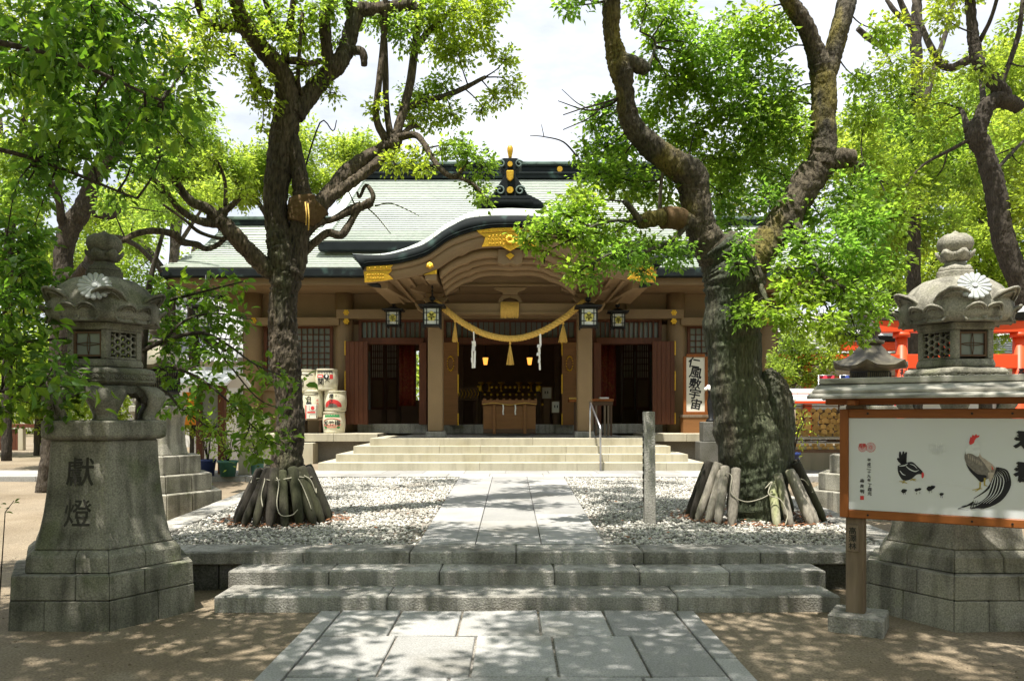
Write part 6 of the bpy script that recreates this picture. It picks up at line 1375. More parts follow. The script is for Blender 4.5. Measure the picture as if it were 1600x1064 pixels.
limb(t1, B0, [(460, 180, 0, 19), (482, 150, .1, 17), (508, 120, .2, 16), (526, 103, .2, 16), (541, 78, .3, 15), (549, 48, .3, 14), (560, 18, .3, 14), (585, 15, .3, 11), (615, 11, .4, 10), (642, 9, .5, 10), (650, 18, .5, 7)], BARK, n=28, k=11, seed=6, A=A1, bark=.009)
limb(t1, B0, [(552, 30, .3, 10), (545, 5, .2, 9), (530, -40, .1, 8), (520, -120, -.2, 6)], BARK, seed=7, A=A1); limb(t1, B0, [(640, 12, .5, 9), (630, -30, .6, 7), (660, -110, .8, 5)], BARK, seed=8, A=A1)
limb(t1, B0, [(516, 112, .2, 11), (510, 70, .1, 10.5), (508, 30, 0, 11), (516, -5, 0, 10), (500, -90, -.3, 7), (470, -200, -.6, 5)], BARK, n=28, k=11, seed=9, A=A1, bark=.009)
limb(t1, B0, [(541, 80, .3, 7), (558, 79, .25, 7), (567, 84, .2, 6.5), (569, 103, .2, 5)], BARK, seed=10)
limb(t1, B0, [(444, 95, -.15, 7), (449, 62, -.2, 6), (459, 0, -.3, 5), (466, -80, -.5, 4)], BARK, seed=11, A=A1); limb(t1, B0, [(448, 66, -.2, 5), (430, 43, -.3, 4.5), (414, 0, -.4, 4), (400, -60, -.5, 3)], BARK, seed=12, A=A1)
limb(t1, B0, [(396, 60, -.35, 8), (372, 43, -.4, 8), (345, 44, -.5, 7), (322, 33, -.6, 6), (308, 0, -.8, 5.5), (300, -70, -1, 4)], BARK, seed=13, A=A1)
limb(t1, B0, [(424, 150, -.1, 8), (405, 140, -.2, 8), (395, 118, -.3, 6), (392, 95, -.3, 5)], BARK, seed=14, A=A1)
limb(t1, B0, [(477, 155, 0, 4), (466, 130, -.1, 3.5), (468, 80, -.2, 3), (473, 20, -.3, 3)], BARK, seed=15, A=A1); limb(t1, B0, [(447, 96, -.1, 5), (465, 95, -.2, 6), (483, 100, -.1, 5), (500, 96, .1, 5)], BARK, seed=16)
for i, pts in enumerate((((605, 222, .5, 7), (588, 185, .5, 5.5), (592, 130, .4, 5), (600, 60, .4, 5), (602, 0, .3, 4.5), (598, -90, .2, 3)), ((612, 222, .5, 6), (604, 170, .55, 5), (602, 110, .6, 5), (598, 40, .6, 4.5), (576, -20, .6, 4)), ((616, 220, .5, 9), (628, 180, .6, 8.5), (640, 135, .7, 8), (648, 78, .8, 7.5), (654, 33, .9, 6), (662, -10, 1, 5), (680, -90, 1.2, 4)),
        ((634, 170, .65, 5), (662, 158, .9, 5), (693, 151, 1.1, 4.5), (725, 138, 1.3, 4), (758, 121, 1.6, 3)), ((650, 74, .8, 6), (668, 52, .9, 5), (690, 30, 1.1, 4.5), (718, 8, 1.3, 4)), ((620, 216, .5, 7), (648, 211, .4, 5.5), (662, 224, .3, 5), (674, 245, .2, 4.5), (692, 268, .1, 4.5), (712, 276, .1, 3.5), (730, 256, .1, 2)), ((712, 276, .1, 3.5), (740, 288, 0, 2.5), (760, 312, -.1, 2)), ((622, 218, .5, 5), (640, 200, .7, 4), (655, 196, .9, 3)))):
    limb(t1, B0, pts, BARK, seed=20 + i, A=A1, n=8)
# lower left limb and its long reaching branches
limb(t1, B0, [(432, 425, 0, 20), (412, 415, -.1, 17), (388, 392, -.2, 15), (366, 368, -.3, 15), (350, 350, -.3, 14), (338, 340, -.3, 11), (326, 336, -.3, 9)], BARK, n=28, k=11, seed=30, bark=.009)
for i, pts in enumerate((((340, 342, -.3, 12), (322, 325, -.4, 10), (300, 316, -.5, 9), (278, 290, -.6, 8), (262, 262, -.7, 7), (246, 230, -.9, 5)), ((342, 350, -.3, 9), (318, 347, -.4, 8.5), (295, 338, -.6, 7), (274, 320, -.7, 6), (254, 292, -.8, 5), (220, 268, -1, 4.5), (185, 243, -1.2, 4)), ((345, 345, -.3, 7), (352, 330, -.3, 6), (362, 322, -.3, 5), (376, 308, -.3, 4)), ((352, 322, -.3, 3.5), (352, 290, -.2, 3), (345, 262, -.2, 2.5), (330, 240, -.3, 2)), ((372, 372, -.25, 3), (340, 372, -.4, 3), (310, 362, -.6, 3), (290, 345, -.8, 2.5), (255, 320, -1, 2)),
        ((352, 372, -.25, 4), (338, 384, -.4, 4), (321, 389, -.5, 4.5), (308, 382, -.6, 5), (285, 378, -.7, 6), (270, 366, -.8, 6), (240, 361, -.9, 5.5), (212, 366, -1, 5), (190, 378, -1.1, 4)))):
    limb(t1, B0, pts, BARK, seed=40 + i, A=A1 if i < 4 else None, n=8)
for i, pts in enumerate((((455, 408, .1, 14), (470, 398, .1, 10), (488, 382, .1, 8), (512, 364, .15, 7.5), (532, 368, .2, 8), (545, 352, .25, 7), (560, 328, .3, 6), (576, 318, .3, 9), (582, 316, .3, 7)), ((462, 388, .1, 8), (480, 366, .1, 6), (498, 348, .1, 6), (520, 343, .15, 5), (545, 330, .25, 7), (565, 322, .3, 8)), ((580, 318, .3, 4), (583, 305, .3, 4), (572, 290, .35, 3), (562, 308, .4, 2.5), (558, 300, .4, 2)))):
    limb(t1, B0, pts, BARK, seed=50 + i, n=9)
for pts in (((586, 322, .3, 1.2), (610, 318, .2, 1), (640, 330, .1, .8), (655, 338, .1, .5)), ((470, 285, .2, 1.4), (500, 192, .2, 1.2), (520, 205, .1, 1), (526, 188, .1, .7)), ((555, 322, .3, 1.3), (545, 300, .3, 1), (535, 285, .3, .7)), ((575, 326, .3, 1.2), (590, 340, .3, 1), (610, 365, .2, .6))): limb(t1, B0, pts, TWIG, 'branch', 5, 4, 0)
m = MB()   # straw wrap
ax = [W(a, b, B0 + .04) for a, b in ((456, 330), (470, 322), (484, 322), (497, 326))]; 
m.tube(cr_spline([W(470, 350, B0 + .05), W(473, 336, B0 + .05), W(474, 322, B0 + .05), W(472, 308, B0 + .04)], 5), list(np.interp(np.linspace(0, 3, 16), [0, 1, 2, 3], [.17, .185, .19, .165])), 36, lump=.10, seed=2, bark=.012); m.tube(cr_spline([W(474, 336, B0), W(488, 334, B0 + .08), W(500, 322, B0 + .1)], 5), list(np.linspace(.155, .135, 11)), 30, lump=.12, seed=5, bark=.012); build(m, 'straw_wrap', BURLAP, t1)
m = MB(); m.tube([W(477, 316, B0 - .2), W(479, 335, B0 - .21), W(478, 352, B0 - .2)], .008, 5); m.tube([W(481, 318, B0 - .2), W(483, 340, B0 - .2), W(482, 360, B0 - .2)], .008, 5); build(m, 'rope', STRAW, t1)
cl = cl_px([(590, 15, .4, 38), (628, 45, .5, 36), (662, 20, .9, 36), (700, 30, 1.1, 44), (742, 55, 1.4, 38), (765, 15, 1.4, 34), (718, 95, 1.3, 32), (690, 65, 1.1, 34), (790, 100, 1.6, 22), (800, 140, 1.7, 22), (772, 152, 1.6, 22), (755, 176, 1.5, 14), (655, 140, .9, 30), (690, 128, 1.1, 26), (640, 175, .6, 24), (668, 172, .8, 26), (705, 175, 1, 22), (590, 170, .5, 17), (690, 235, .3, 18), (730, 240, .2, 26), (752, 262, .1, 22), (742, 290, 0, 22), (762, 310, -.1, 14), (716, 222, .3, 16), (650, 245, .4, 26), (620, 262, .4, 20), (668, 268, .3, 16),
            (425, 25, -.3, 34), (470, 45, -.2, 34), (500, 20, 0, 30), (440, 70, -.3, 26), (410, 130, -.3, 24), (420, 165, -.3, 18), (398, 155, -.4, 16), (520, 55, .1, 20), (480, 105, -.1, 24), (520, 150, .3, 17), (530, 15, .2, 22), (340, 20, -.6, 34), (372, 95, -.5, 26), (335, 70, -.6, 26), (300, 40, -.8, 30), (385, 25, -.5, 30), (300, 110, -.6, 20), (402, 190, -.2, 14),
            (240, 250, -1, 26), (280, 250, -.8, 22), (205, 270, -1.1, 22), (250, 300, -.9, 18), (300, 280, -.5, 18), (330, 250, -.3, 20), (375, 300, -.3, 16)], B0)
up_ = []
for k in range(26):
    a = rnd.uniform(0, 6.28); r = math.sqrt(rnd.random()) * 4.3; x, y = LTX + r * math.cos(a), LTY - .6 + r * math.sin(a); h = 8.3 + rnd.uniform(-.4, 1.9) - .02 * r * r; h = max(h, 1.7 + .529 * y + .75)
    if not open_gap(x, y, h): up_.append((x, y, h, rnd.uniform(.42, .75)))
NL += crown(t1, 'crown', cl, .07, .6, 3.6, LF_CAM, anchors=A1, ntw=9, twr=.008)
NL += crown(t1, 'crown', up_, .13, .48, 1.3, LF_CAM, anchors=A1, ntw=3, twr=.014)

# ---- right camphor
B1 = 10.2
t2 = thing('camphor_tree', (RTX, RTY, .36), 'stout mossy camphor tree with a burl, growing from the pale log ring', 'tree', 'camphor trees beside the path')
A2 = []; THIN[t2.name] = .91
limb(t2, B1, [(1186, 830, 0, 58), (1184, 790, 0, 50), (1180, 750, 0, 52), (1172, 710, 0, 57), (1165, 670, 0, 54), (1156, 630, 0, 49), (1150, 590, 0, 45), (1146, 550, 0, 44), (1142, 510, 0, 48), (1146, 470, 0, 47), (1146, 435, 0, 52), (1135, 405, 0, 45), (1118, 380, -.05, 36)], BARKM, 'trunk', 80, 16, .12, 61, bark=.009)
limb(t2, B1, [(1196, 790, 0, 30), (1200, 740, 0, 36), (1206, 700, 0, 37), (1209, 660, -.02, 34), (1207, 625, -.02, 33), (1200, 598, -.02, 26), (1190, 582, 0, 12)], BARKM, 'burl', 60, 14, .1, 62, bark=.009)
limb(t2, B1, [(1122, 400, 0, 34), (1100, 370, -.05, 28), (1090, 335, -.1, 25), (1084, 300, -.1, 26), (1078, 275, -.15, 27), (1058, 260, -.2, 24), (1035, 243, -.25, 21), (1012, 224, -.3, 20), (992, 203, -.35, 18), (980, 175, -.4, 16), (976, 140, -.45, 15), (970, 110, -.5, 19), (962, 85, -.5, 17), (956, 55, -.55, 13), (955, 20, -.6, 15), (956, -30, -.7, 12), (945, -130, -1, 9)], BARKY, n=36, k=12, seed=63, A=A2, bark=.012)
limb(t2, B1, [(968, 95, -.5, 14), (985, 98, -.5, 13), (1004, 106, -.5, 13), (1010, 114, -.5, 9)], BARKM, n=10, seed=64)
limb(t2, B1, [(1160, 425, 0, 40), (1180, 398, 0, 33), (1205, 372, .05, 28), (1228, 340, .05, 26), (1250, 305, .05, 25), (1268, 275, .05, 26), (1290, 254, .05, 22), (1312, 248, .05, 17), (1334, 248, .05, 14)], BARKY, n=36, k=12, seed=65, A=A2, bark=.012)
limb(t2, B1, [(1282, 262, .05, 24), (1288, 225, .05, 21), (1286, 190, .05, 20), (1288, 150, .05, 20), (1284, 115, .05, 20), (1274, 80, 0, 15), (1255, 35, -.1, 14), (1232, 0, -.2, 13), (1210, -60, -.4, 10), (1195, -160, -.7, 7)], BARKY, n=36, k=12, seed=66, A=A2, bark=.012)
limb(t2, B1, [(1288, 130, .05, 17), (1300, 90, .1, 16), (1312, 45, .1, 15), (1324, 0, .2, 15), (1335, -60, .3, 11), (1350, -170, .5, 7)], BARKY, n=36, k=12, seed=67, A=A2, bark=.012)
limb(t2, B1, [(1098, 358, -.05, 16), (1075, 346, -.2, 14), (1050, 340, -.3, 14), (1020, 342, -.4, 13), (1002, 346, -.45, 12), (992, 344, -.5, 8)], BARKY, n=36, k=12, seed=68, A=A2, bark=.012)
for i, pts in enumerate((((1000, 345, -.5, 6), (985, 325, -.6, 5), (975, 315, -.7, 4)), ((995, 346, -.5, 3), (960, 345, -.8, 2.5), (930, 352, -1, 2.2), (905, 368, -1.2, 2)), ((1080, 345, -.2, 5), (1050, 375, -.4, 4), (1010, 392, -.7, 3), (960, 395, -1, 2.5), (920, 415, -1.2, 2)), ((1030, 340, -.3, 3), (1032, 300, -.3, 3), (1035, 270, -.3, 2.5)), ((978, 150, -.4, 2), (940, 162, -.6, 1.6), (910, 170, -.8, 1.2), (880, 180, -1, .8)), ((975, 150, -.4, 2), (945, 168, -.5, 1.5), (915, 172, -.7, 1.2), (872, 158, -1, .7)),
        ((945, 163, -.5, 1.4), (920, 185, -.7, 1.1), (880, 203, -.9, .7)), ((918, 170, -.7, 1), (900, 160, -.8, .8), (878, 140, -1, .5)), ((1012, 110, -.5, 3), (1022, 80, -.4, 2.2), (1022, 62, -.4, 2), (1000, 50, -.4, 1.2)), ((902, 245, -.8, 1.6), (880, 222, -1, 1.2), (850, 214, -1.1, .9), (828, 212, -1.2, .6)), ((850, 214, -1.1, .8), (846, 195, -1.1, .5)), ((1328, 250, .05, 4), (1350, 262, .2, 3), (1372, 280, .3, 2)), ((1230, 335, 0, 8), (1250, 360, -.2, 6), (1262, 395, -.4, 5), (1285, 430, -.6, 4), (1320, 450, -.8, 3)), ((1165, 415, -.1, 7), (1185, 440, -.4, 5), (1200, 470, -.6, 4), (1235, 500, -.8, 3)), ((1240, 465, -.3, 5), (1265, 472, -.4, 6), (1300, 462, -.5, 5), (1330, 440, -.6, 4)))):
    limb(t2, B1, pts, BARKM if i not in (4, 5, 6, 7, 9, 10) else TWIG, seed=70 + i, A=A2 if i not in (4, 5, 6, 7, 9, 10) else None, n=7, lump=.06)
m = MB(); m.tube(cr_spline([W(1065, 345, B1 - .25), W(1050, 340, B1 - .3), W(1036, 341, B1 - .35)], 5), list(np.linspace(.14, .125, 11)), 30, lump=.12, seed=5, bark=.012); build(m, 'straw_wrap', BURLAP, t2)
cl = cl_px([(905, 2, -.6, 24), (890, -5, -.6, 18), (1010, 10, -.3, 30), (1045, 30, -.1, 40), (1030, 75, -.1, 30), (1085, 75, 0, 46), (1060, 120, .1, 40), (1035, 150, .2, 36), (1110, 120, .2, 46), (1150, 60, .2, 50), (1185, 110, .2, 46), (1200, 40, 0, 44), (1140, 170, .3, 48), (1090, 190, .3, 44), (1060, 215, .5, 40), (1180, 190, .3, 46), (1225, 150, .2, 42), (1225, 215, .3, 44), (1170, 245, .3, 46), (1120, 250, .4, 44), (1235, 275, .2, 36),
            (950, 175, .3, 26), (930, 195, .3, 28), (975, 225, .4, 34), (945, 235, .2, 32), (915, 235, 0, 22), (1000, 180, .4, 30), (935, 275, -.1, 34), (970, 285, 0, 36), (1005, 285, 0, 34), (900, 300, -.4, 26), (1045, 305, .2, 32), (915, 330, -.6, 34), (880, 335, -.9, 28), (860, 355, -1, 26), (838, 372, -1.1, 22), (822, 382, -1.1, 16), (815, 365, -1.1, 12), (895, 375, -1, 30), (930, 365, -.8, 32), (850, 398, -1.1, 12), (965, 355, -.6, 32), (905, 410, -1.1, 24), (925, 425, -1.1, 20), (898, 432, -1.1, 18), (950, 400, -1, 28), (985, 395, -.8, 28), (1020, 385, -.6, 28), (1045, 398, -.5, 24), (1070, 395, -.4, 20), (1010, 420, -.8, 16),
            (1130, 300, .3, 34), (1150, 340, .3, 24), (1160, 380, -.4, 20), (1195, 320, .3, 34), (1150, 415, -.5, 16), (1175, 480, -.7, 24), (1200, 495, -.8, 26), (1160, 500, -.6, 14), (1230, 420, -.4, 30), (1255, 380, -.3, 34), (1290, 330, 0, 38), (1320, 300, .2, 36), (1335, 360, -.1, 44), (1380, 350, .2, 40), (1300, 400, -.5, 42), (1350, 420, -.4, 42), (1390, 410, 0, 34), (1270, 450, -.6, 34), (1320, 460, -.7, 36), (1360, 480, -.5, 32), (1240, 500, -.8, 28), (1275, 505, -.8, 26), (1310, 510, -.7, 24), (1345, 520, -.6, 22), (1225, 460, -.6, 22), (1400, 300, .5, 36), (1360, 250, .5, 36), (1395, 465, 0, 22), (1360, 175, .4, 34), (1350, 120, .4, 26), (1370, 60, .5, 26)], B1)
NL += crown(t2, 'crown', cl, .08, .6, 4.2, LF_CAMR, anchors=A2, ntw=9, twr=.008)
up_ = []
for k in range(36):
    a = rnd.uniform(0, 6.28); r = math.sqrt(rnd.random()) * 4.6; x, y = RTX - .4 + r * math.cos(a), RTY - 1.0 + r * math.sin(a); h = 8.4 + rnd.uniform(-.4, 2.0) - .02 * r * r; h = max(h, 1.7 + .529 * y + .75)
    if not open_gap(x, y, h): up_.append((x, y, h, rnd.uniform(.42, .75)))
NL += crown(t2, 'crown', up_, .13, .48, 1.4, LF_CAMR, anchors=A2, ntw=3, twr=.014)

# ---- broad-leaved tree at the left edge, with an unseen overhead crown added to shade the forecourt
t3 = thing('broadleaf_tree', (-5.6, 4.4, 0), 'broad-leaved tree at the left edge whose dark leafy boughs hang into the upper left corner', 'tree')
A3 = []; m = MB(); pts = cr_spline([(-5.6, 4.4, -.1, .3), (-5.5, 4.3, 1.2, .24), (-5.3, 4.3, 2.6, .22), (-5.0, 4.4, 4.2, .19), (-4.4, 4.2, 5.8, .14)], 6); m.tube([Vector(p[:3]) for p in pts], [p[3] for p in pts], 14, lump=.12); build(m, 'trunk', BARKG, t3)
for i, pts in enumerate(([(-5.0, 4.4, 4.0, .08), (-4.4, 5.4, 4.4, .035), (-3.6, 6.1, 4.5, .02), (-2.9, 6.5, 4.3, .01)], [(-5.2, 4.35, 3.2, .08), (-4.6, 5.6, 3.7, .03), (-4.0, 6.3, 3.8, .018), (-3.3, 6.9, 3.6, .009)], [(-4.9, 4.4, 4.6, .08), (-4.2, 5.6, 5.2, .035), (-3.4, 6.2, 5.3, .015)], [(-4.4, 4.2, 5.8, .13), (-3.4, 3.4, 7.6, .10), (-1, 2.0, 9.4, .07), (1.6, 1.6, 10.0, .03)], [(-4.4, 4.2, 5.8, .12), (-4.0, 2.4, 7.6, .09), (-2.6, -.4, 9.2, .06), (-1, -2.6, 10, .03)], [(-4.4, 4.2, 5.8, .11), (-5.2, 2.0, 8, .07), (-6.4, -.6, 9.8, .03)], [(-5.4, 4.3, 1.9, .06), (-5.0, 5.4, 2.2, .04), (-4.6, 6.6, 2.3, .025), (-4.0, 7.2, 2.4, .012)], [(-5.5, 4.3, 1.4, .05), (-5.0, 5.6, 1.6, .035), (-4.3, 6.6, 1.9, .015)])):
    S_ = cr_spline(pts, 6); m = MB(); m.tube([Vector(p[:3]) for p in S_], [p[3] for p in S_], 8, lump=.08, seed=i); build(m, 'branch', BARKG, t3); A3 += [np.array(p[:3]) for p in S_[4:]]
cl = cl_px([(20, 40, 0, 60), (90, 40, 0, 66), (165, 30, .2, 66), (235, 40, .3, 52), (270, 75, .3, 36), (30, 120, 0, 60), (110, 115, .2, 66), (190, 110, .3, 60), (245, 130, .4, 44), (265, 175, .4, 36), (285, 215, .4, 22), (30, 200, 0, 50), (100, 190, .2, 60), (170, 190, .3, 58), (230, 190, .4, 40), (85, 250, .2, 40), (150, 250, .3, 40), (200, 245, .4, 30), (160, 280, .3, 22), (240, 240, .4, 24), (50, 260, 0, 30), (10, 280, -.2, 30)], 6.4, .35)
NL += crown(t3, 'crown', cl, .085, .5, 2.0, LF_DARK, True, A3, .008, 4, per=8, droop=.55)
cl = cl_px([(10, 370, .4, 44), (50, 400, .6, 40), (15, 430, .2, 46), (70, 450, .6, 34), (30, 490, .2, 46), (80, 500, .4, 28), (10, 540, 0, 46), (60, 560, .2, 38), (100, 560, -.1, 24), (40, 610, 0, 40), (90, 600, -.3, 26), (125, 605, -.5, 18), (0, 640, 0, 34), (70, 635, 0, 22), (55, 350, .6, 24)], 6.3, .3)
NL += crown(t3, 'crown', cl, .078, .6, 2.6, LF_DARK, True, A3, .006, 4, per=8, droop=.45)
cl = []  # unseen clumps added for forecourt shade, gaps left for sun patches
for k in range(SHADE_N):
    for _ in range(30):
        x, y = rnd.uniform(-7.0, 3.6), rnd.uniform(-1.0, 6.8); z = rnd.uniform(6.6, 9.2); r = rnd.uniform(.40, .74)
        if not open_gap(x, y, z) and z - r > 1.7 + .529 * y + .3 and all((x - q[0]) ** 2 + (y - q[1]) ** 2 > .27 for q in cl): cl.append((x, y, z, r)); break
NL += crown(t3, 'crown', cl, .14, .52, 2.4, LF_DARK, False, A3, .012, 3)

# ---- young tree behind the left lantern, its sprays hanging before the hall
t4 = thing('young_tree', (-3.95, 8.1, .05), 'slender young tree with round leaves behind the left great lantern, spraying out before the hall', 'tree'); A4 = []
m = MB(); pts = [(-3.95, 8.1, 0), (-3.9, 8.1, 1), (-3.85, 8.15, 2), (-3.8, 8.2, 3.0), (-3.7, 8.3, 3.6)]; m.tube(cr_spline(pts, 5), list(np.linspace(.06, .02, 21)), 9, lump=.1); build(m, 'trunk', BARKG, t4)
for i, pts in enumerate((((205, 560, 0, 4), (250, 535, -.1, 3.5), (310, 520, -.1, 3), (350, 535, -.2, 2), (400, 570, -.3, 1.3), (455, 592, -.3, .8)), ((205, 480, 0, 4), (260, 470, .1, 3), (320, 455, .1, 2), (380, 440, 0, 1)), ((210, 590, 0, 4), (260, 575, 0, 3), (310, 590, -.2, 2.2), (360, 630, -.3, 1.6), (410, 680, -.3, 1.2), (450, 700, -.3, .8)), ((215, 620, 0, 3), (255, 610, 0, 2.4), (285, 640, -.1, 1.8), (330, 670, -.1, 1)), ((250, 540, -.1, 2.5), (290, 500, 0, 2), (340, 490, .1, 1.4), (395, 500, .1, .8)), ((310, 520, -.1, 2), (350, 560, -.2, 1.5), (400, 620, -.2, 1), (440, 640, -.3, .7)))):
    limb(t4, 8.2, pts, BARKG, 'branch', 6, 5, .04, 90 + i, A4)
cl = cl_px([(270, 455, .1, 26), (320, 452, .1, 24), (360, 445, 0, 16), (255, 500, 0, 28), (300, 500, 0, 26), (345, 495, .1, 22), (385, 498, .1, 14), (260, 545, 0, 26), (310, 540, -.1, 26), (355, 555, -.2, 22), (400, 580, -.3, 20), (435, 590, -.3, 14), (462, 600, -.3, 9), (270, 590, 0, 24), (315, 600, -.2, 22), (360, 625, -.3, 20), (400, 640, -.25, 18), (290, 640, -.1, 20), (335, 665, -.1, 18), (385, 675, -.3, 18), (420, 690, -.3, 14), (250, 630, 0, 16), (365, 700, -.2, 14), (405, 712, -.3, 10), (448, 690, -.3, 8), (440, 640, -.3, 10)], 8.2, .2)
# individually built leaves: nearest sprays
def near_leaves(t, cl, per, L, ratio, m, name='leaf', most=300, droop=.4):
    V, Fc = leaf_geo(np.zeros((1, 3)), np.array([[1., 0, 0]]), np.array([[0, 0, 1.]]), np.array([1.]), np.array([ratio]), rich=True)
    me = fastmesh(name, V, Fc, m, False); n = 0
    P, D, N, Ts = clump_leaves(cl, L, ratio, 1.0, per=per, droop=droop); idx = rng.permutation(len(P))
    inv = WM[t.name].inverted()
    for i in idx[:most]:
        d = Vector(D[i]).normalized(); b = Vector(N[i]).cross(d).normalized(); nn = d.cross(b); s_ = L * rng.uniform(.75, 1.2)
        M_ = Matrix((d, b, nn)).transposed().to_4x4() @ Matrix.Scale(s_, 4); M_.translation = Vector(P[i]); inst(name, me, t, inv @ M_)
near_leaves(t4, cl, 7, .105, .62, LF_DARKO, most=290)
NL += crown(t4, 'crown', cl, .085, .62, 2.6, LF_DARK, True, A4, .004, 4, per=7, droop=.4)
cl = cl_px([(30, 60, -.8, 50), (110, 70, -.8, 60), (190, 60, -.6, 50), (60, 150, -.8, 50), (150, 150, -.6, 50), (255, 150, -.2, 36), (280, 200, -.1, 24), (110, 215, -.6, 40), (20, 420, -.3, 40), (40, 520, -.5, 40), (80, 590, -.8, 26), (115, 605, -1, 14), (10, 600, -.6, 34)], 6.2, .2)
near_leaves(t3, cl, 7, .12, .55, LF_DARKO, most=290, droop=.55)
# seedling at the left edge
sd_ = thing('seedling', (-4.05, 6.1, 0), 'tiny leafy seedling sprouting from the soil at the far left edge', 'seedling'); m = MB(); b = W(6, 850, 6.3); m.tube([Vector((b.x - .05, b.y, 0)), W(8, 800, 6.3), W(22, 782, 6.3)], [.006, .004, .003], 5); build(m, 'stem', TWIG, sd_)
V, Fc = leaf_geo(np.array([tuple(W(a, b_, 6.3)) for a, b_ in ((8, 800), (14, 795), (20, 786), (24, 784), (10, 788), (2, 792))]), rng.normal(size=(6, 3)) * np.array((1, .5, .2)), np.array([[0, -.3, 1.]] * 6), np.full(6, .06), np.full(6, .03), rich=True)
o = bpy.data.objects.new('leaves', fastmesh('leaves', V - np.array(WM[sd_.name].translation), Fc, LF_DARK, False)); link(o, sd_); o['kind'] = 'stuff'
# wispy plants in the pots
for t, c, hgt in POTS:
    n = 130; P = np.array(c) + rng.normal(size=(n, 3)) * np.array((.2, .2, .33 * hgt)); D = rng.normal(size=(n, 3)) + np.array((0, 0, -.6)); V, Fc = leaf_geo(P, D, rng.normal(size=(n, 3)) + np.array((0, 0, 1)), np.full(n, .1), np.full(n, .04))
    o = bpy.data.objects.new('foliage', fastmesh('foliage', V - np.array(WM[t.name].translation), Fc, LF_BG, False)); link(o, t); o['kind'] = 'stuff'

# ---- background trees
def bgtree(label, D, trunk, branches, clumps, leaf, L, cover=1.25, bark=None, jit=1.2, gname='trees behind the court', nm='leafy_tree', tn=10, zb=.25):
    bark = bark or BARKG; p = W(trunk[0][0], trunk[0][1], D); t = thing(nm, (p.x, D, zb), label, 'tree', gname); A = []
    limb(t, D, [(a, b, 0, r) for a, b, r in trunk], bark, 'trunk', tn * 3, 10, .12, D, A, bark=.0011 * D if D < 20 else 0)
    for i, q in enumerate(branches): limb(t, D, [(a, b, dd, r) for (a, b, r), dd in zip(q, np.linspace(0, rnd.uniform(-1, 1), len(q)))], bark, 'branch', 7, 5, .1, i + D, A)
    global NL; NL += crown(t, 'crown', cl_px([(a, b, dd, r) for a, b, dd, r in clumps], D, jit), L, .5, cover * 3.0, leaf, anchors=A, twr=.012 * D / 15, ntw=3)
    return t
bgtree('mossy leaning tree with a cut stub at the left, behind the great lantern', 15.2, [(70, 790, 16), (76, 730, 13), (82, 660, 12), (90, 560, 12), (98, 440, 13), (100, 390, 14), (112, 350, 15), (128, 330, 14), (142, 295, 12), (150, 272, 12), (175, 245, 11), (188, 205, 9), (200, 150, 6), (215, 60, 4)],
       [[(106, 365, 9), (96, 345, 7), (93, 318, 6), (86, 300, 6), (79, 284, 5)], [(132, 326, 7), (150, 335, 6), (175, 338, 5), (192, 322, 3)], [(128, 425, 8), (140, 408, 9), (148, 392, 9), (165, 380, 8), (185, 372, 5), (215, 385, 4), (240, 410, 4), (252, 425, 3)], [(100, 430, 9), (120, 432, 9), (135, 415, 8)], [(180, 230, 5), (150, 190, 4), (110, 150, 3), (70, 110, 2)], [(190, 200, 5), (230, 160, 4), (260, 110, 3)]],
       [(30, 330, 1, 42), (70, 300, 1, 40), (130, 250, 0, 36), (60, 230, 1, 50), (150, 190, 0, 50), (90, 160, .5, 56), (210, 190, 0, 44), (250, 150, .5, 46), (200, 110, 0, 52), (130, 90, 0, 56), (40, 110, .5, 56), (260, 60, 0, 50), (190, 40, 0, 54), (100, 30, 0, 54), (20, 40, 0, 50), (215, 340, 0, 22), (235, 315, .5, 26), (60, 370, 1, 26), (10, 250, 1, 40)], LF_BG2, .12, 1.2)
bgtree('thin dark twin-stemmed tree at the far left edge', 19, [(10, 720, 7), (12, 560, 7), (14, 400, 7), (20, 300, 6), (32, 220, 5), (52, 120, 4)], [[(16, 330, 4), (5, 260, 4), (0, 180, 3)], [(22, 280, 3), (40, 240, 3), (60, 220, 2)]], [(20, 400, 0, 46), (70, 420, 0, 40), (10, 330, 0, 40), (40, 300, 0, 30), (100, 400, .5, 34), (30, 470, 0, 50), (95, 470, .5, 44), (-40, 250, 0, 60), (-40, 400, 0, 60), (60, 150, 0, 40), (0, 180, 0, 40)], LF_BG, .14, 1.2)
bgtree('yellow-green tree between the left lantern and the hall roof', 23, [(268, 720, 9), (268, 600, 9), (266, 480, 8), (272, 400, 7), (280, 340, 6)], [[(268, 440, 5), (240, 400, 4), (215, 370, 3)], [(274, 390, 4), (300, 350, 3), (320, 320, 2)]], [(225, 370, 0, 36), (205, 420, 0, 36), (232, 330, 0, 30), (225, 460, 0, 36), (250, 300, 0, 26), (270, 310, .5, 26), (190, 370, 0, 36), (150, 420, 0, 40), (175, 470, 0, 36), (240, 510, .5, 36), (200, 540, 0, 40), (150, 540, 0, 40), (290, 290, .5, 28), (330, 285, .5, 24)], LF_BG, .14, 1.25)
bgtree('broad bright bush-like tree low at the left beyond the pavement', 27, [(60, 720, 7), (62, 660, 7), (66, 600, 6), (70, 540, 5)], [], [(20, 560, 0, 50), (80, 540, 0, 50), (140, 570, 0, 46), (50, 620, 0, 46), (120, 630, 0, 40), (190, 600, 0, 40), (0, 640, 0, 40), (180, 650, 0, 30), (90, 660, 0, 26), (-60, 560, 0, 60), (-60, 640, 0, 50)], LF_BG, .17, 1.25)
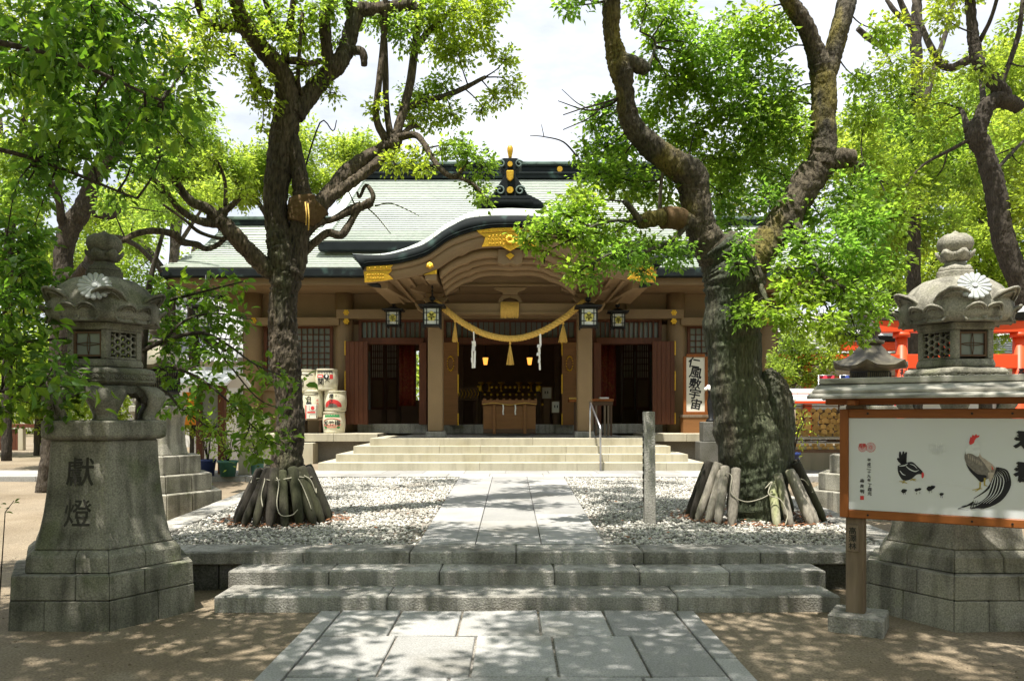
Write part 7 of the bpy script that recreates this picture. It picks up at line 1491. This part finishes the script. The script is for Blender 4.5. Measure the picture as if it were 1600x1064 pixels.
bgtree('tree with dark trunk standing by the tiled gatehouse left of the hall', 26, [(305, 715, 8), (304, 600, 8), (302, 520, 8), (300, 440, 7), (306, 380, 5)], [[(302, 470, 4), (340, 440, 3), (358, 425, 2)], [(303, 500, 4), (330, 530, 4), (352, 548, 3)]], [(320, 420, 0, 28), (285, 450, 0, 30), (355, 470, 0, 20), (362, 520, 0, 20), (340, 640, 0, 28), (300, 660, 0, 24), (370, 630, 0, 20), (360, 690, 0, 20)], LF_BG2, .13, 1.0)
for i, (px, py, r, D, lb) in enumerate(((345, 250, 48, 39, 'yellow-green treetop above the left roof end behind the hall'), (418, 262, 42, 41, 'bright treetop seen left of the left camphor trunk behind the hall'), (505, 245, 46, 40, 'round bright treetop over the left half of the hall roof'), (575, 250, 30, 43, 'small treetop right beside the forked limb behind the hall roof'), (270, 210, 56, 37, 'tall yellow-green treetop above the far left end of the hall roof'), (180, 330, 52, 33, 'bright treetop just left of the great lantern finial, far behind it'))):
    bgtree(lb, D, [(px, 700, 9), (px, 500, 8), (px + 3, 380, 7), (px, 300, 5)], [[(px, 340, 4), (px - 30, 290, 3)], [(px + 2, 330, 4), (px + 28, 280, 3)]], [(px + rnd.uniform(-.9, .9) * r, py + rnd.uniform(-.7, 1.3) * r, rnd.uniform(-1, 1), r * rnd.uniform(.5, .75)) for k in range(12)], LF_BG, .22, 1.3)
bgtree('gnarled dark tree with a knobbed bend at the right edge', 16, [(1625, 720, 18), (1622, 600, 16), (1606, 480, 16), (1584, 420, 16), (1570, 380, 16), (1562, 345, 15), (1558, 310, 15), (1548, 270, 14), (1537, 235, 13), (1524, 208, 15), (1534, 186, 12), (1541, 168, 12), (1556, 155, 11), (1568, 148, 11), (1560, 138, 11), (1545, 118, 10), (1528, 96, 9), (1522, 70, 8), (1518, 30, 7), (1514, -30, 6)],
       [[(1555, 158, 11), (1572, 158, 12), (1588, 165, 11), (1594, 172, 9)], [(1526, 88, 7), (1506, 98, 7), (1485, 106, 6), (1468, 98, 6), (1452, 70, 5), (1440, 40, 4), (1428, 0, 4)], [(1562, 135, 5), (1580, 90, 4), (1592, 50, 4), (1598, 0, 3)], [(1537, 160, 5), (1534, 130, 4), (1530, 70, 4)], [(1512, 205, 6), (1506, 180, 4), (1500, 170, 3)], [(1560, 262, 3), (1580, 240, 3), (1600, 220, 2)], [(1520, 215, 3), (1490, 232, 3), (1440, 260, 2), (1410, 300, 2)], [(1530, 66, 4), (1548, 30, 3), (1560, -10, 3)]],
       [(1470, 90, 0, 24), (1490, 185, 0, 30), (1570, 300, .3, 30), (1500, 260, 0, 34), (1600, 330, 0, 34), (1500, 130, 0, 26), (1440, 60, 0, 22), (1475, 150, 0, 26), (1590, 120, 0, 18), (1600, 20, 0, 20), (1420, 20, 0, 22), (1560, 230, .5, 26), (1590, 260, .5, 30), (1500, -20, 0, 40), (1560, -30, 0, 40), (1460, -30, 0, 36)], LF_BG2, .12, 1.1, tn=14)
bgtree('straight dark trunk half hidden in bright foliage right of the stout camphor', 19, [(1428, 720, 11), (1430, 600, 11), (1428, 480, 10), (1428, 350, 9), (1431, 240, 9), (1433, 140, 8), (1431, 60, 8), (1434, -20, 6)], [[(1432, 60, 6), (1415, 22, 5), (1402, -10, 4)], [(1430, 200, 6), (1448, 150, 5), (1462, 100, 4), (1478, 50, 4), (1490, 0, 3)], [(1390, 80, 4), (1360, 62, 5), (1340, 45, 4)], [(1428, 45, 4), (1400, 20, 4), (1385, 0, 3)]],
       [(1400, 150, 0, 40), (1450, 180, 0, 44), (1410, 220, 0, 46), (1480, 230, 0, 44), (1380, 290, 0, 50), (1440, 290, 0, 46), (1385, 110, 0, 28), (1500, 280, 0, 46), (1420, 360, 0, 50), (1480, 350, 0, 50)], LF_BG2, .13, 1.25)
for i, (D, tp, cl, lb) in enumerate(((24, 1540, [(1530, 300, 0, 60), (1590, 280, 0, 56), (1570, 360, 0, 56), (1510, 390, 0, 56), (1600, 420, 0, 50), (1540, 440, 0, 50), (1470, 420, 0, 50), (1600, 190, 0, 56), (1560, 220, 0, 50), (1490, 470, 0, 40), (1640, 330, 0, 70), (1560, 500, 0, 40), (1520, 545, 0, 36), (1560, 560, 0, 30), (1480, 545, 0, 28)], 'bright full tree behind the near torii gate at the right'), (28, 1390, [(1370, 330, 0, 56), (1420, 400, 0, 56), (1340, 400, 0, 50), (1390, 460, 0, 50), (1320, 330, 0, 50), (1300, 430, 0, 44), (1440, 460, 0, 44), (1350, 240, 0, 50), (1430, 270, 0, 50), (1300, 260, 0, 40)], 'bright tree behind the shrine roof right of the camphor'), (34, 1620, [(1560, 130, 0, 44), (1480, 170, 0, 60), (1540, 120, 0, 50), (1420, 190, 0, 60), (1360, 200, 0, 60), (1590, 90, 0, 56), (1440, 130, 0, 40), (1520, 260, 0, 60), (1380, 270, 0, 60), (1450, 320, 0, 60), (1540, 330, 0, 60), (1620, 140, 0, 60), (1600, 230, 0, 60), (1520, 200, 0, 50), (1480, 260, 0, 50), (1660, 240, 0, 60)], 'tall sunny treetop at the upper right edge'), (37, 1180, [(1180, 250, 0, 50), (1240, 280, 0, 50), (1130, 270, 0, 40), (1280, 220, 0, 40), (1220, 200, 0, 40), (1090, 290, 0, 30), (1160, 320, 0, 40)], 'treetop behind the right half of the hall roof'))):
    bgtree(lb, D, [(tp, 700, 10), (tp, 560, 9), (tp + 6, 440, 8), (tp - 4, 340, 6)], [[(tp, 430, 5), (tp - 40, 380, 4), (tp - 60, 330, 3)], [(tp + 3, 400, 5), (tp + 30, 340, 3)]], cl, LF_BG if i != 3 else LF_BG2, .165 + .02 * i, 1.3)
bgtree('small fresh green tree right of the stout camphor above the votive rack', 20.5, [(1222, 716, 4), (1228, 640, 4), (1240, 600, 4), (1252, 570, 3)], [[(1232, 620, 3), (1215, 595, 2), (1205, 575, 2)], [(1240, 600, 3), (1265, 585, 2), (1285, 565, 2)]], [(1230, 560, 0, 26), (1262, 545, 0, 30), (1290, 560, 0, 24), (1215, 580, 0, 20), (1255, 580, 0, 24), (1280, 590, 0, 18), (1240, 530, 0, 24), (1300, 535, 0, 22), (1222, 600, 0, 14), (1265, 600, 0, 14)], LF_BG, .1, 1.1, jit=.5, gname=None, nm='garden_tree')
# far wood closing the horizon, plus an unseen ring added behind the camera
cl = []
for k in range(150):
    a = R(rnd.uniform(-62, 62)); r = rnd.uniform(58, 74) if abs(a) > .5 else rnd.uniform(62, 80); h = rnd.uniform(1, 8.5); cl.append((r * math.sin(a), max(r * math.cos(a), 50 if abs(a) < .9 else 20), h, rnd.uniform(2.0, 3.2)))
for k in range(170):  # unseen trees added behind the camera to block low sky light
    a = R(rnd.uniform(75, 285)); r = rnd.uniform(17, 30); h = rnd.uniform(.5, 11); cl.append((r * math.sin(a) * 1.1, r * math.cos(a) - 1, h, rnd.uniform(2.0, 3.2)))
P, D, N, Ts = clump_leaves(cl, .5, .55, 1.3, per=10); V, Fc = leaf_geo(P, D, N, np.full(len(P), .5), np.full(len(P), .28)); o = bpy.data.objects.new('distant_wood', fastmesh('distant_wood', V, Fc, LF_BG2, False)); link(o); props(o, 'distant belt of trees closing the horizon, with unseen trees added behind the viewpoint', 'wood', kind='stuff')
